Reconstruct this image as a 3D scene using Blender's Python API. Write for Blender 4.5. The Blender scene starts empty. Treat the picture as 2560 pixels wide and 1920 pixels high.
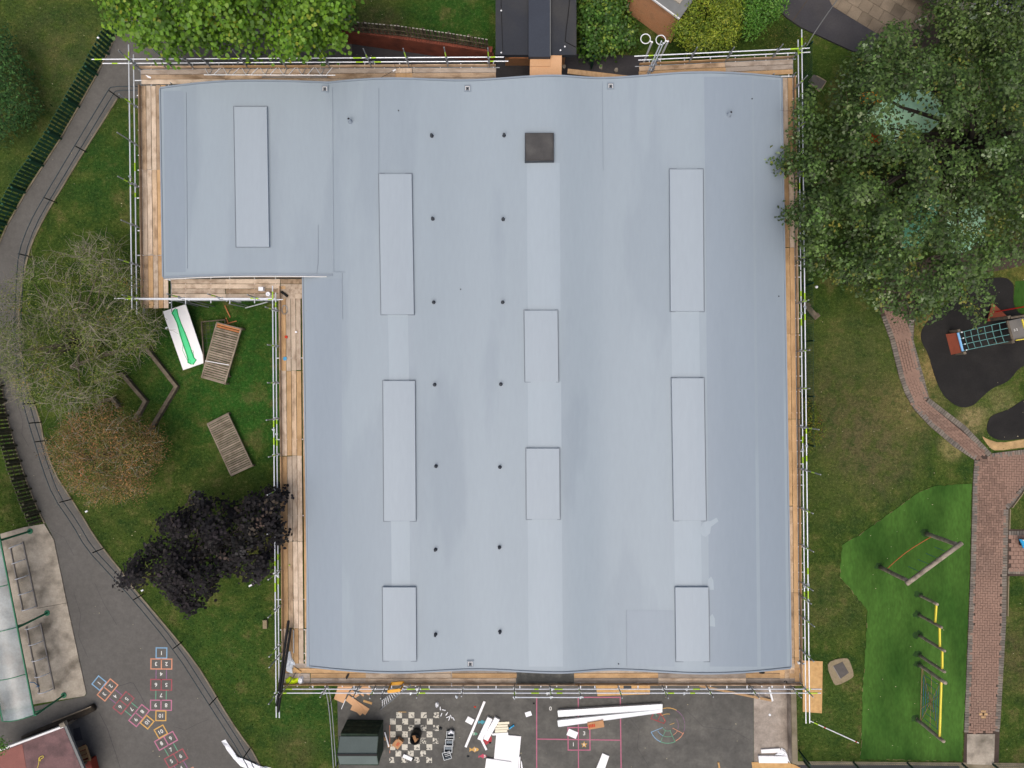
import bpy, math, random
import numpy as np
from mathutils import Vector, Matrix

# ------------------------------------------------------------------ camera, sky, sun, exposure
H = 35.5          # drone height above the ground (m)
F = 1780.0        # focal length in photograph pixels (2560 wide)
scene = bpy.context.scene
COL = scene.collection
cam_d = bpy.data.cameras.new('camera'); cam = bpy.data.objects.new('camera', cam_d); COL.objects.link(cam)
cam.location = (0, 0, H); cam.rotation_euler = (0, 0, 0)
cam_d.sensor_width = 36.0; cam_d.lens = 36.0 * F / 2560.0; cam_d.clip_end = 500; cam_d.clip_start = 0.5
scene.camera = cam
SUN_EL, SUN_AZ = math.radians(70), math.radians(200)
world = bpy.data.worlds.new('World'); scene.world = world; world.use_nodes = True
wn = world.node_tree.nodes; wn.clear()
sky = wn.new('ShaderNodeTexSky'); sky.sky_type = 'NISHITA'; sky.sun_disc = False
sky.sun_elevation = SUN_EL; sky.sun_rotation = SUN_AZ; sky.dust_density = 6.0; sky.ozone_density = 0.6; sky.air_density = 0.7
bg = wn.new('ShaderNodeBackground'); bg.inputs['Strength'].default_value = 0.15
wo = wn.new('ShaderNodeOutputWorld')
world.node_tree.links.new(sky.outputs[0], bg.inputs['Color']); world.node_tree.links.new(bg.outputs[0], wo.inputs['Surface'])
sd = bpy.data.lights.new('sun', 'SUN'); sd.energy = 1.3; sd.angle = math.radians(60); sd.color = (1.0, 0.985, 0.965)
sun = bpy.data.objects.new('sun', sd); COL.objects.link(sun)
sdir = Vector((math.sin(SUN_AZ) * math.cos(SUN_EL), math.cos(SUN_AZ) * math.cos(SUN_EL), math.sin(SUN_EL)))
sun.location = sdir * 60; sun.rotation_euler = sdir.to_track_quat('Z', 'Y').to_euler()
scene.view_settings.view_transform = 'Standard'; scene.view_settings.look = 'None'
scene.view_settings.gamma = 1.0; scene.view_settings.exposure = 0.0; scene.view_settings.use_curve_mapping = False
scene.cycles.max_bounces = 6; scene.cycles.diffuse_bounces = 3; scene.cycles.transparent_max_bounces = 6
random.seed(7); R = random.Random(11); NR = np.random.default_rng(5)

# ------------------------------------------------------------------ helpers
def P(x, y, z=0.0):
    "photograph pixel (2560x1920) at height z -> point of the place"
    k = (H - z) / F
    return Vector(((x - 1280) * k, -(y - 960) * k, z))
def tile(ox, oy, s=3.456):
    return lambda x, y, z=0.0: P(ox + x / s, oy + y / s, z)
TA, TB, TC, TD = tile(0, 0), tile(640, 0), tile(1280, 0), tile(1920, 0)
TE, TF, TG, TH = tile(0, 480), tile(1920, 480), tile(0, 960), tile(1920, 960)
TI, TJ, TK, TL = tile(0, 1440), tile(640, 1440), tile(1280, 1440), tile(1920, 1440)
C1, C2, C3, C4 = tile(820, 1680, 6.144), tile(1140, 1680, 6.144), tile(0, 1300, 2.677), tile(2260, 660, 5.53)
C5, C6, C7, C8 = tile(2120, 180, 3.606), tile(640, 1560, 6.381), tile(2400, 1200, 6.913), tile(1860, 1640, 5.925)
C9 = tile(320, 640, 3.814)
def FU(x, y, z=0.0): return P(x * 1.1573, y * 1.1573, z)

def lin(h):
    if not isinstance(h, str): return tuple(h)
    h = h.lstrip('#'); o = []
    for i in (0, 2, 4):
        v = int(h[i:i + 2], 16) / 255
        o.append(v / 12.92 if v <= 0.04045 else ((v + 0.055) / 1.055) ** 2.4)
    return tuple(o)

MATS = {}
def mat(name, col, rough=0.8, var=0.15, scale=3.0, bump=0.0, bscale=60.0, metal=0.0, spec=0.3, objvar=0.0, alpha=1.0,
        dirt=None, dirt_amt=0.0, dirt_scale=1.0, attr=None, stretch=None, trans=0.0, local=False, mottle=0.0):
    m = bpy.data.materials.new(name); m.use_nodes = True; MATS[name] = m
    nt = m.node_tree; N, L = nt.nodes, nt.links; b = N['Principled BSDF']
    col = lin(col)
    b.inputs['Roughness'].default_value = rough; b.inputs['Metallic'].default_value = metal
    b.inputs['Specular IOR Level'].default_value = spec
    g = N.new('ShaderNodeTexCoord') if local else N.new('ShaderNodeNewGeometry')
    vec = g.outputs['Object'] if local else g.outputs['Position']
    if stretch:
        mp = N.new('ShaderNodeMapping'); mp.inputs['Scale'].default_value = stretch
        L.new(vec, mp.inputs['Vector']); vec = mp.outputs[0]
    if objvar > 0 and local:
        oi0 = N.new('ShaderNodeObjectInfo'); ad = N.new('ShaderNodeVectorMath'); ad.operation = 'MULTIPLY_ADD'
        cm = N.new('ShaderNodeCombineXYZ')
        for i in range(3): L.new(oi0.outputs['Random'], cm.inputs[i])
        ad.inputs[1].default_value = (37, 53, 71); L.new(cm.outputs[0], ad.inputs[0]); L.new(vec, ad.inputs[2]); vec = ad.outputs[0]
    if attr:
        a = N.new('ShaderNodeAttribute'); a.attribute_name = attr; cur = a.outputs['Color']
    else:
        rgb = N.new('ShaderNodeRGB'); rgb.outputs[0].default_value = (*col, 1); cur = rgb.outputs[0]
    def noise(sc, det=6):
        n = N.new('ShaderNodeTexNoise'); n.inputs['Scale'].default_value = sc; n.inputs['Detail'].default_value = det
        L.new(vec, n.inputs['Vector']); return n.outputs['Fac']
    def scaled(cur, fac, lo, hi):
        mr = N.new('ShaderNodeMapRange'); mr.inputs[1].default_value = 0.25; mr.inputs[2].default_value = 0.75
        mr.inputs[3].default_value = lo; mr.inputs[4].default_value = hi; L.new(fac, mr.inputs[0])
        mx = N.new('ShaderNodeVectorMath'); mx.operation = 'SCALE'; L.new(cur, mx.inputs[0]); L.new(mr.outputs[0], mx.inputs['Scale'])
        return mx.outputs[0]
    if dirt:
        mr = N.new('ShaderNodeMapRange'); mr.inputs[1].default_value = 0.45; mr.inputs[2].default_value = 0.7; mr.inputs[4].default_value = dirt_amt
        L.new(noise(dirt_scale, 8), mr.inputs[0])
        mx = N.new('ShaderNodeMix'); mx.data_type = 'RGBA'; L.new(mr.outputs[0], mx.inputs[0]); L.new(cur, mx.inputs[6])
        mx.inputs[7].default_value = (*lin(dirt), 1); cur = mx.outputs[2]
    if var > 0:
        cur = scaled(cur, noise(scale), 1 - var, 1 + var)
        cur = scaled(cur, noise(scale * 14, 3), 1 - var * 0.7, 1 + var * 0.7)
        if mottle > 0: cur = scaled(cur, noise(scale * 5, 8), 1 - mottle, 1 + mottle)
    if objvar > 0:
        oi = N.new('ShaderNodeObjectInfo'); cur2 = scaled(cur, oi.outputs['Random'], 1 - objvar, 1 + objvar); cur = cur2
    L.new(cur, b.inputs['Base Color'])
    if bump > 0:
        bp = N.new('ShaderNodeBump'); bp.inputs['Strength'].default_value = bump; bp.inputs['Distance'].default_value = 0.02
        L.new(noise(bscale, 4), bp.inputs['Height']); L.new(bp.outputs[0], b.inputs['Normal'])
    if alpha < 1: b.inputs['Alpha'].default_value = alpha
    if trans > 0:
        tr = N.new('ShaderNodeBsdfTranslucent'); L.new(cur, tr.inputs['Color'])
        ms = N.new('ShaderNodeMixShader'); ms.inputs[0].default_value = trans
        out = N['Material Output']; L.new(b.outputs[0], ms.inputs[1]); L.new(tr.outputs[0], ms.inputs[2]); L.new(ms.outputs[0], out.inputs['Surface'])
    return m

ORG = {}
def tag(o, label=None, cat=None, group=None, kind=None):
    if label: o['label'] = label
    if cat: o['category'] = cat
    if group: o['group'] = group
    if kind: o['kind'] = kind
    return o
def thing(name, label, cat, at=(0, 0, 0), group=None):
    o = bpy.data.objects.new(name, None); o.empty_display_size = 0.2; COL.objects.link(o); o.location = at
    ORG[o.name] = Vector(at); return tag(o, label, cat, group)
def org(o): return ORG.get(o.name, Vector((0, 0, 0))) if o else Vector((0, 0, 0))
WM = {}
def place(name, me, parent=None, loc=None, rz=0.0, scale=(1, 1, 1), mtx=None):
    "an object that shares the mesh me, at a world position"
    o = bpy.data.objects.new(name, me); COL.objects.link(o)
    W = mtx if mtx is not None else Matrix.Translation(Vector(loc or (0, 0, 0))) @ Matrix.Rotation(rz, 4, 'Z') @ Matrix.Diagonal((*scale, 1))
    hang(o, parent, W); WM[o.name] = W.copy(); return o
def hang(o, parent, W):
    if parent is None: o.matrix_basis = W; return
    o.parent = parent
    if parent.name in WM:
        o.matrix_parent_inverse = WM[parent.name].inverted(); o.matrix_basis = W
    else: o.matrix_basis = Matrix.Translation(-org(parent)) @ W
class MB:
    def __init__(s): s.v = []; s.f = []; s.mi = []; s.m = 0
    def add(s, vs, fs):
        n = len(s.v); s.v += [tuple(v) for v in vs]; s.f += [tuple(i + n for i in f) for f in fs]; s.mi += [s.m] * len(fs); return s
    def prism(s, pts, z0, z1):
        pts = [(p[0], p[1]) for p in pts]
        a = sum(pts[i][0] * pts[(i + 1) % len(pts)][1] - pts[(i + 1) % len(pts)][0] * pts[i][1] for i in range(len(pts)))
        if a < 0: pts = pts[::-1]
        n = len(pts); vs = [(x, y, z0) for x, y in pts] + [(x, y, z1) for x, y in pts]
        fs = [tuple(range(n))[::-1], tuple(range(n, 2 * n))] + [(i, (i + 1) % n, n + (i + 1) % n, n + i) for i in range(n)]
        return s.add(vs, fs)
    def sheet(s, pts, z=None):
        pts = [(p[0], p[1], p[2] if z is None else z) for p in pts]
        a = sum(pts[i][0] * pts[(i + 1) % len(pts)][1] - pts[(i + 1) % len(pts)][0] * pts[i][1] for i in range(len(pts)))
        if a < 0: pts = pts[::-1]
        return s.add(pts, [tuple(range(len(pts)))])
    def box(s, c, size, rz=0.0, M=None):
        hx, hy, hz = size[0] / 2, size[1] / 2, size[2] / 2
        vs = [Vector((x, y, z)) for z in (-hz, hz) for x, y in ((-hx, -hy), (hx, -hy), (hx, hy), (-hx, hy))]
        T = Matrix.Translation(Vector(c)) @ (M if M is not None else Matrix.Rotation(rz, 4, 'Z'))
        return s.add([T @ v for v in vs], [(3, 2, 1, 0), (4, 5, 6, 7), (0, 1, 5, 4), (1, 2, 6, 5), (2, 3, 7, 6), (3, 0, 4, 7)])
    def bar(s, a, b, w, h):
        "box of width w and height h along a-b"
        a, b = Vector(a), Vector(b); d = b - a; L = d.length
        x = d.normalized(); up = Vector((0, 0, 1)) if abs(x.z) < 0.95 else Vector((0, 1, 0))
        y = up.cross(x).normalized(); z = x.cross(y)
        M = Matrix((x, y, z)).transposed().to_4x4()
        return s.box((a + b) / 2, (L, w, h), M=M)
    def tube(s, pts, r, n=8, caps=True):
        pts = [Vector(p) for p in pts]; rs = r if isinstance(r, (list, tuple)) else [r] * len(pts); vs = []; fs = []
        pu = None
        for i, p in enumerate(pts):
            d = (pts[min(i + 1, len(pts) - 1)] - pts[max(i - 1, 0)]).normalized()
            if pu is None: pu = d.orthogonal().normalized()
            else:
                pu = (pu - d * pu.dot(d)); pu = pu.normalized() if pu.length > 1e-6 else d.orthogonal().normalized()
            w = d.cross(pu)
            for k in range(n):
                a = 2 * math.pi * k / n; vs.append(p + (pu * math.cos(a) + w * math.sin(a)) * rs[i])
        for i in range(len(pts) - 1):
            for k in range(n):
                fs.append((i * n + k, i * n + (k + 1) % n, (i + 1) * n + (k + 1) % n, (i + 1) * n + k))
        if caps: fs += [tuple(range(n))[::-1], tuple(range((len(pts) - 1) * n, len(pts) * n))]
        return s.add(vs, fs)
    def lathe(s, c, prof, n=16):
        vs = []; fs = []
        for r, z in prof:
            for k in range(n):
                a = 2 * math.pi * k / n; vs.append((c[0] + r * math.cos(a), c[1] + r * math.sin(a), c[2] + z))
        for i in range(len(prof) - 1):
            for k in range(n): fs.append((i * n + k, i * n + (k + 1) % n, (i + 1) * n + (k + 1) % n, (i + 1) * n + k))
        fs += [tuple(range(n))[::-1], tuple(range((len(prof) - 1) * n, len(prof) * n))]
        return s.add(vs, fs)
    def strip(s, pts, w0, w1, z0, z1):
        "a kerb-like strip along a polyline, offsets w0..w1 to its left"
        pts = [Vector((p[0], p[1], 0)) for p in pts]; n = len(pts); vs = []
        for i, p in enumerate(pts):
            d = (pts[min(i + 1, n - 1)] - pts[max(i - 1, 0)]).normalized(); q = Vector((-d.y, d.x, 0))
            a, b = p + q * w0, p + q * w1
            vs += [(a.x, a.y, z0), (b.x, b.y, z0), (b.x, b.y, z1), (a.x, a.y, z1)]
        fs = []
        for i in range(n - 1):
            for k in range(4): fs.append((i * 4 + k, i * 4 + (k + 1) % 4, i * 4 + 4 + (k + 1) % 4, i * 4 + 4 + k))
        fs += [(3, 2, 1, 0), tuple((n - 1) * 4 + k for k in range(4))]
        return s.add(vs, fs)
    def mesh(s, name, m=None, smooth=False, off=Vector((0, 0, 0))):
        me = bpy.data.meshes.new(name); me.from_pydata([(v[0] - off.x, v[1] - off.y, v[2] - off.z) for v in s.v], [], s.f); me.update()
        if m is not None:
            for q in (m if isinstance(m, (list, tuple)) else [m]): me.materials.append(q if not isinstance(q, str) else MATS[q])
            if isinstance(m, (list, tuple)): me.polygons.foreach_set('material_index', s.mi)
        if smooth: me.polygons.foreach_set('use_smooth', [True] * len(me.polygons))
        return me
    def build(s, name, m=None, parent=None, smooth=False):
        off = Vector((0, 0, 0)) if parent and parent.name in WM else org(parent)
        o = bpy.data.objects.new(name, s.mesh(name, m, smooth, off)); COL.objects.link(o)
        if parent: o.parent = parent
        if parent and parent.name in WM: o.matrix_parent_inverse = WM[parent.name].inverted(); WM[o.name] = Matrix.Identity(4)
        ORG[o.name] = off.copy(); return o
def single(name, label, cat, mb, m, at, group=None, smooth=False):
    "a thing that is one mesh, its origin at at"
    at = Vector(at); o = bpy.data.objects.new(name, mb.mesh(name, m, smooth, at)); COL.objects.link(o); o.location = at
    ORG[o.name] = at; return tag(o, label, cat, group)
def struct(name, mb, m): return tag(mb.build(name, m), kind='structure')
def inpoly(px, py, poly):
    px = np.asarray(px, float); py = np.asarray(py, float); c = np.zeros(px.shape, bool); n = len(poly)
    for i in range(n):
        x0, y0 = poly[i][0], poly[i][1]; x1, y1 = poly[i - 1][0], poly[i - 1][1]
        if y0 == y1: continue
        k = ((y0 > py) != (y1 > py)) & (px < (x1 - x0) * (py - y0) / (y1 - y0) + x0); c ^= k
    return c
def edgedist(px, py, poly):
    d = np.full(px.shape, 1e9); n = len(poly)
    for i in range(n):
        a = np.array(poly[i][:2], float); b = np.array(poly[i - 1][:2], float); ab = b - a; l2 = ab @ ab + 1e-9
        t = np.clip(((px - a[0]) * ab[0] + (py - a[1]) * ab[1]) / l2, 0, 1)
        d = np.minimum(d, np.hypot(px - a[0] - t * ab[0], py - a[1] - t * ab[1]))
    return d
def smooth_poly(pts, it=2):
    for _ in range(it):
        q = []
        for i in range(len(pts)):
            a, b = Vector(pts[i]), Vector(pts[(i + 1) % len(pts)]); q += [a * 0.75 + b * 0.25, a * 0.25 + b * 0.75]
        pts = q
    return pts
def smooth_line(pts, it=2):
    for _ in range(it):
        q = [Vector(pts[0])]
        for i in range(len(pts) - 1):
            a, b = Vector(pts[i]), Vector(pts[i + 1]); q += [a * 0.75 + b * 0.25, a * 0.25 + b * 0.75]
        pts = q + [Vector(pts[-1])]
    return pts
_T = {}
def text_mb(ch):
    if ch not in _T:
        c = bpy.data.curves.new('t', 'FONT'); c.body = ch; c.size = 1.0; c.align_x = 'CENTER'; c.align_y = 'CENTER'; c.offset = 0.015
        o = bpy.data.objects.new('t', c); COL.objects.link(o); dg = bpy.context.evaluated_depsgraph_get(); dg.update()
        me = bpy.data.meshes.new_from_object(o.evaluated_get(dg)); vs = [v.co.copy() for v in me.vertices]; fs = [tuple(p.vertices) for p in me.polygons]
        bpy.data.objects.remove(o); bpy.data.curves.remove(c); bpy.data.meshes.remove(me)
        xs = [v.x for v in vs]; ys = [v.y for v in vs]; cx, cy = (min(xs) + max(xs)) / 2, (min(ys) + max(ys)) / 2
        _T[ch] = ([Vector((v.x - cx, v.y - cy, 0)) for v in vs], fs)
    return _T[ch]
def text(name, ch, at, size, ang, m, parent):
    vs, fs = text_mb(ch); mb = MB(); Mx = Matrix.Translation(Vector(at)) @ Matrix.Rotation(ang, 4, 'Z') @ Matrix.Scale(size * 1.35, 4)
    mb.add([Mx @ v for v in vs], fs); return mb.build(name, m, parent)
# ------------------------------------------------------------------ materials
mat('asphalt', '#5f5d59', 0.92, 0.12, 0.7, 0.35, 120, dirt='#53514d', dirt_amt=0.7, dirt_scale=0.35, spec=0.2, mottle=0.10)
mat('asphalt_yard', '#595854', 0.92, 0.15, 0.6, 0.4, 110, dirt='#686660', dirt_amt=0.7, dirt_scale=0.6, spec=0.2, mottle=0.16)
mat('asphalt_dark', '#3c3b3e', 0.85, 0.14, 0.8, 0.3, 90, dirt='#4c4947', dirt_amt=0.5, dirt_scale=0.6)
mat('concrete', '#a2998a', 0.9, 0.16, 0.9, 0.3, 70, dirt='#585247', dirt_amt=0.9, dirt_scale=1.1, mottle=0.12)
mat('concrete_strip', '#9a9085', 0.9, 0.2, 0.8, 0.3, 70, dirt='#675d53', dirt_amt=0.8, dirt_scale=0.9, mottle=0.16)
mat('kerb', '#7d7461', 0.9, 0.2, 2.0, 0.3, 60, dirt='#57513a', dirt_amt=0.7, dirt_scale=1.5)
mat('flag', '#7f7260', 0.9, 0.16, 1.2, 0.3, 60, objvar=0.14, dirt='#5d5446', dirt_amt=0.6, dirt_scale=1.1)
mat('mortar', '#4a4138', 0.95, 0.2, 3)
mat('brick_red', '#836a5c', 0.88, 0.12, 1.1, 0.3, 80, objvar=0.13, dirt='#705e53', dirt_amt=0.5, dirt_scale=0.5)
mat('brick_grey', '#6d675f', 0.9, 0.16, 1.2, 0.3, 80, objvar=0.16, dirt='#857b6b', dirt_amt=0.6, dirt_scale=0.7)
mat('brick_joint', '#453a33', 0.95, 0.2, 3)
mat('wall_brick', '#cc9870', 0.9, 0.25, 2.5, 0.3, 50, objvar=0.1, dirt='#a87350', dirt_amt=0.6, dirt_scale=2.5)
mat('wall_brick_red', '#7c4434', 0.9, 0.2, 2.5, 0.3, 50, dirt='#4c2f28', dirt_amt=0.6, dirt_scale=1.5)
mat('rubber', '#232221', 0.9, 0.2, 1.2, 0.4, 140, dirt='#302e2b', dirt_amt=0.6, dirt_scale=0.7, spec=0.2)
mat('rubber_red', '#8c4a36', 0.9, 0.14, 2, 0.3, 120)
mat('turf', '#406127', 0.95, 0.26, 0.45, 0.5, 90, dirt='#2b4b1b', dirt_amt=0.95, dirt_scale=0.33, stretch=(1.5, 0.6, 1), mottle=0.14, spec=0.1)
mat('woodchip', '#a88c62', 0.95, 0.35, 3, 0.8, 40)
mat('soil', '#4a3f30', 0.95, 0.3, 2, 0.5, 40)
mat('membrane', '#8f9ba3', 0.5, 0.03, 0.5, 0.02, 20, spec=0.35, dirt='#86929b', dirt_amt=0.65, dirt_scale=0.3, stretch=(1.1, 0.22, 1))
mat('membrane_light', '#96a2aa', 0.5, 0.03, 0.5, 0.02, 20, spec=0.35, stretch=(1.1, 0.22, 1))
mat('membrane_dark', '#86929c', 0.5, 0.03, 0.5, 0.02, 20, spec=0.4, stretch=(1.1, 0.22, 1))
mat('membrane_panel', '#96a1a9', 0.5, 0.03, 0.5, 0.02, 20, spec=0.35, stretch=(1.1, 0.22, 1))
mat('trim', '#838e98', 0.5, 0.05, 2)
mat('white_fascia', '#dcdcda', 0.5, 0.05, 3)
mat('rooflight', '#403f3e', 0.5, 0.14, 2.5, 0.1, 30, dirt='#51504d', dirt_amt=0.7, dirt_scale=2.0)
mat('pipe_grey', '#5d6268', 0.6, 0.1, 6)
mat('pipe_dark', '#3c4045', 0.6, 0.1, 6)
mat('felt_black', '#2f3238', 0.8, 0.1, 0.7, 0.25, 90, dirt='#45433f', dirt_amt=0.55, dirt_scale=0.5)
mat('felt_blue', '#373c45', 0.8, 0.08, 0.9, 0.25, 90)
mat('black', '#191919', 0.7, 0.1, 4)
mat('black_plastic', '#101113', 0.5, 0.1, 4, spec=0.25)
mat('wall_render', '#8c8376', 0.9, 0.1, 2)
mat('plank', '#b39b80', 0.85, 0.16, 1.2, 0.25, 30, objvar=0.24, local=True, stretch=(3, 1.4, 1.4), dirt='#7a644c', dirt_amt=0.8, dirt_scale=2.6)
mat('plank_pale', '#c0ae99', 0.85, 0.15, 1.2, 0.25, 30, objvar=0.16, local=True, stretch=(3, 1.4, 1.4), dirt='#8b7560', dirt_amt=0.75, dirt_scale=2.6)
mat('plank_grey', '#9c9185', 0.85, 0.12, 1.2, 0.25, 30, objvar=0.16, local=True, stretch=(3, 1.4, 1.4), dirt='#6a5a4b', dirt_amt=0.6, dirt_scale=2.6)
mat('plank_orange', '#b8976f', 0.85, 0.12, 1.2, 0.25, 30, objvar=0.12, local=True, stretch=(3, 1.4, 1.4), dirt='#8b6b48', dirt_amt=0.5, dirt_scale=2.6)
mat('plywood', '#c99f78', 0.75, 0.07, 1.2, 0.1, 30, objvar=0.08, dirt='#b58a61', dirt_amt=0.6, dirt_scale=1.2)
mat('osb', '#bf9a66', 0.8, 0.12, 6, 0.15, 40, dirt='#a97f50', dirt_amt=0.6, dirt_scale=5)
mat('steel', '#d6dade', 0.35, 0.06, 8, metal=0.25, spec=0.5)
mat('steel_dull', '#8e9396', 0.5, 0.12, 8, metal=0.5)
mat('steel_grey', '#85807b', 0.55, 0.1, 8, metal=0.3)
mat('lime_paint', '#a9cf3a', 0.5, 0.1, 6)
mat('coupler', '#8f959b', 0.4, 0.2, 20, metal=0.6)
mat('green_paint', '#1b4430', 0.6, 0.2, 5, objvar=0.2)
mat('green_weathered', '#4b4c3a', 0.85, 0.25, 5, objvar=0.25, dirt='#66604a', dirt_amt=0.8, dirt_scale=5)
mat('picket_brown', '#453e30', 0.9, 0.25, 5, objvar=0.25, dirt='#6c6452', dirt_amt=0.8, dirt_scale=6)
mat('picket_tip', '#9a958a', 0.9, 0.2, 6)
mat('fence_green', '#12382c', 0.5, 0.1, 5)
mat('shelter_green', '#1f6b4a', 0.5, 0.1, 5)
mat('rail_black', '#23282a', 0.5, 0.15, 6)
mat('rail_blue', '#2c3a40', 0.45, 0.15, 6)
mat('clear_sheet', '#8f9a9c', 0.25, 0.16, 0.8, spec=0.5, alpha=0.72, dirt='#6d7272', dirt_amt=0.9, dirt_scale=0.9)
mat('maroon_felt', '#6e5554', 0.9, 0.16, 1.3, 0.5, 60, dirt='#4f4040', dirt_amt=0.9, dirt_scale=1.6)
mat('red_felt', '#855850', 0.9, 0.12, 1.5, 0.4, 60)
mat('gutter_grey', '#6f716f', 0.7, 0.1, 5)
mat('red_paint', '#8f3a2a', 0.5, 0.12, 5)
mat('timber_bright', '#9c7d55', 0.8, 0.15, 5, objvar=0.15)
mat('timber_grey', '#6d6355', 0.9, 0.2, 5, 0.4, 30, objvar=0.18, dirt='#4d4437', dirt_amt=0.7, dirt_scale=4)
mat('timber_slat', '#8c8171', 0.9, 0.16, 4, 0.3, 30, objvar=0.18, dirt='#655a4b', dirt_amt=0.7, dirt_scale=3)
mat('slat_orange', '#b0754c', 0.9, 0.16, 4, objvar=0.1)
mat('log', '#9b9080', 0.9, 0.2, 6, 0.5, 25, objvar=0.12, dirt='#5f5546', dirt_amt=0.7, dirt_scale=4)
mat('log_dark', '#3a332a', 0.95, 0.3, 5, 0.6, 25)
mat('yellow_paint', '#e2cf45', 0.45, 0.06, 5)
mat('yellow_gate', '#d79a1f', 0.45, 0.08, 5)
mat('rope_orange', '#a8643a', 0.9, 0.15, 20)
mat('rope_blue', '#2e5f86', 0.8, 0.15, 20)
mat('rope_brown', '#8a6f52', 0.9, 0.15, 20)
mat('rope_teal', '#5d8a86', 0.8, 0.15, 20)
mat('bar_blue', '#7fb4e0', 0.4, 0.05, 5)
mat('slide_blue', '#1f8fbe', 0.3, 0.05, 5, spec=0.5)
mat('platform_grey', '#6d6a65', 0.8, 0.1, 4)
mat('red_pole', '#a5201c', 0.4, 0.05, 5)
mat('mint', '#c6f0c8', 0.5, 0.07, 1.4, dirt='#95d1ae', dirt_amt=0.6, dirt_scale=1.2)
mat('mint_dark', '#6fb08c', 0.6, 0.1, 2)
mat('orange_panel', '#e79a2a', 0.5, 0.08, 4)
mat('red_orange', '#c1531c', 0.5, 0.1, 4)
mat('foam', '#ececec', 0.8, 0.02, 2, spec=0.2)
mat('foam_cream', '#e3ddc6', 0.8, 0.03, 2, spec=0.2)
mat('card', '#b58a63', 0.85, 0.1, 4, objvar=0.08)
mat('card_print', '#c23a22', 0.8, 0.15, 10)
mat('paper', '#e9ebee', 0.7, 0.04, 5)
mat('plastic_film', '#dfe6ea', 0.3, 0.06, 8, spec=0.5)
mat('hivis', '#d9f21c', 0.6, 0.1, 12)
mat('crate', '#66727a', 0.5, 0.1, 6)
mat('crate_in', '#454e55', 0.6, 0.1, 6)
mat('shed_roof', '#5f6a67', 0.8, 0.08, 1.5, 0.2, 70)
mat('shed_green', '#27362b', 0.85, 0.2, 5, objvar=0.2, dirt='#45503f', dirt_amt=0.6, dirt_scale=4)
mat('white_metal', '#e4e6e6', 0.4, 0.04, 5)
mat('mat_grey', '#4a4b48', 0.95, 0.15, 1.5, 0.5, 90, dirt='#6e6d66', dirt_amt=0.5, dirt_scale=3)
mat('iron', '#54504c', 0.8, 0.15, 6, 0.3, 60)
mat('stone_ring', '#8d8067', 0.95, 0.25, 3, 0.5, 50, dirt='#615a40', dirt_amt=0.7, dirt_scale=3)
mat('paint_white', '#d8d6cf', 0.8, 0.1, 6)
def sharpen(name, lo, hi):
    for n in MATS[name].node_tree.nodes:
        if n.type == 'MAP_RANGE' and abs(n.inputs[1].default_value - 0.45) < 1e-4: n.inputs[1].default_value = lo; n.inputs[2].default_value = hi
sharpen('membrane', 0.5, 0.56)
mat('turf_shade_worn', '#25401a', 0.95, 0.3, 2, 0.5, 60)
mat('leaf_dry', '#6f6b45', 0.9, 0.3, 4)
def worn(name, col, keep=0.5):
    "road paint that has worn through to the asphalt in places"
    m = mat(name, col, 0.85, 0.12, 5, dirt='#595854', dirt_amt=1.0, dirt_scale=9)
    for n in m.node_tree.nodes:
        if n.type == 'MAP_RANGE' and abs(n.inputs[1].default_value - 0.45) < 1e-4: n.inputs[1].default_value = keep; n.inputs[2].default_value = keep + 0.08
    return m
worn('chess_white', '#c4c0b2', 0.56); worn('chess_worn', '#c4c0b2', 0.47)
worn('p_blue', '#7a9fba', 0.66); worn('p_orange', '#c48a6e', 0.66); worn('p_red', '#955056', 0.6); worn('p_pink', '#ad7086', 0.64)
worn('p_green', '#619277', 0.66); worn('p_yellow', '#c59c58', 0.66); worn('p_purple', '#84607f', 0.6); worn('p_court', '#a9667a', 0.68)
worn('p_white', '#d5d4ce', 0.7); worn('p_teal', '#4f99a5', 0.6); worn('p_crimson', '#a13a40', 0.62); worn('p_rose', '#bb4d62', 0.56)

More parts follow.
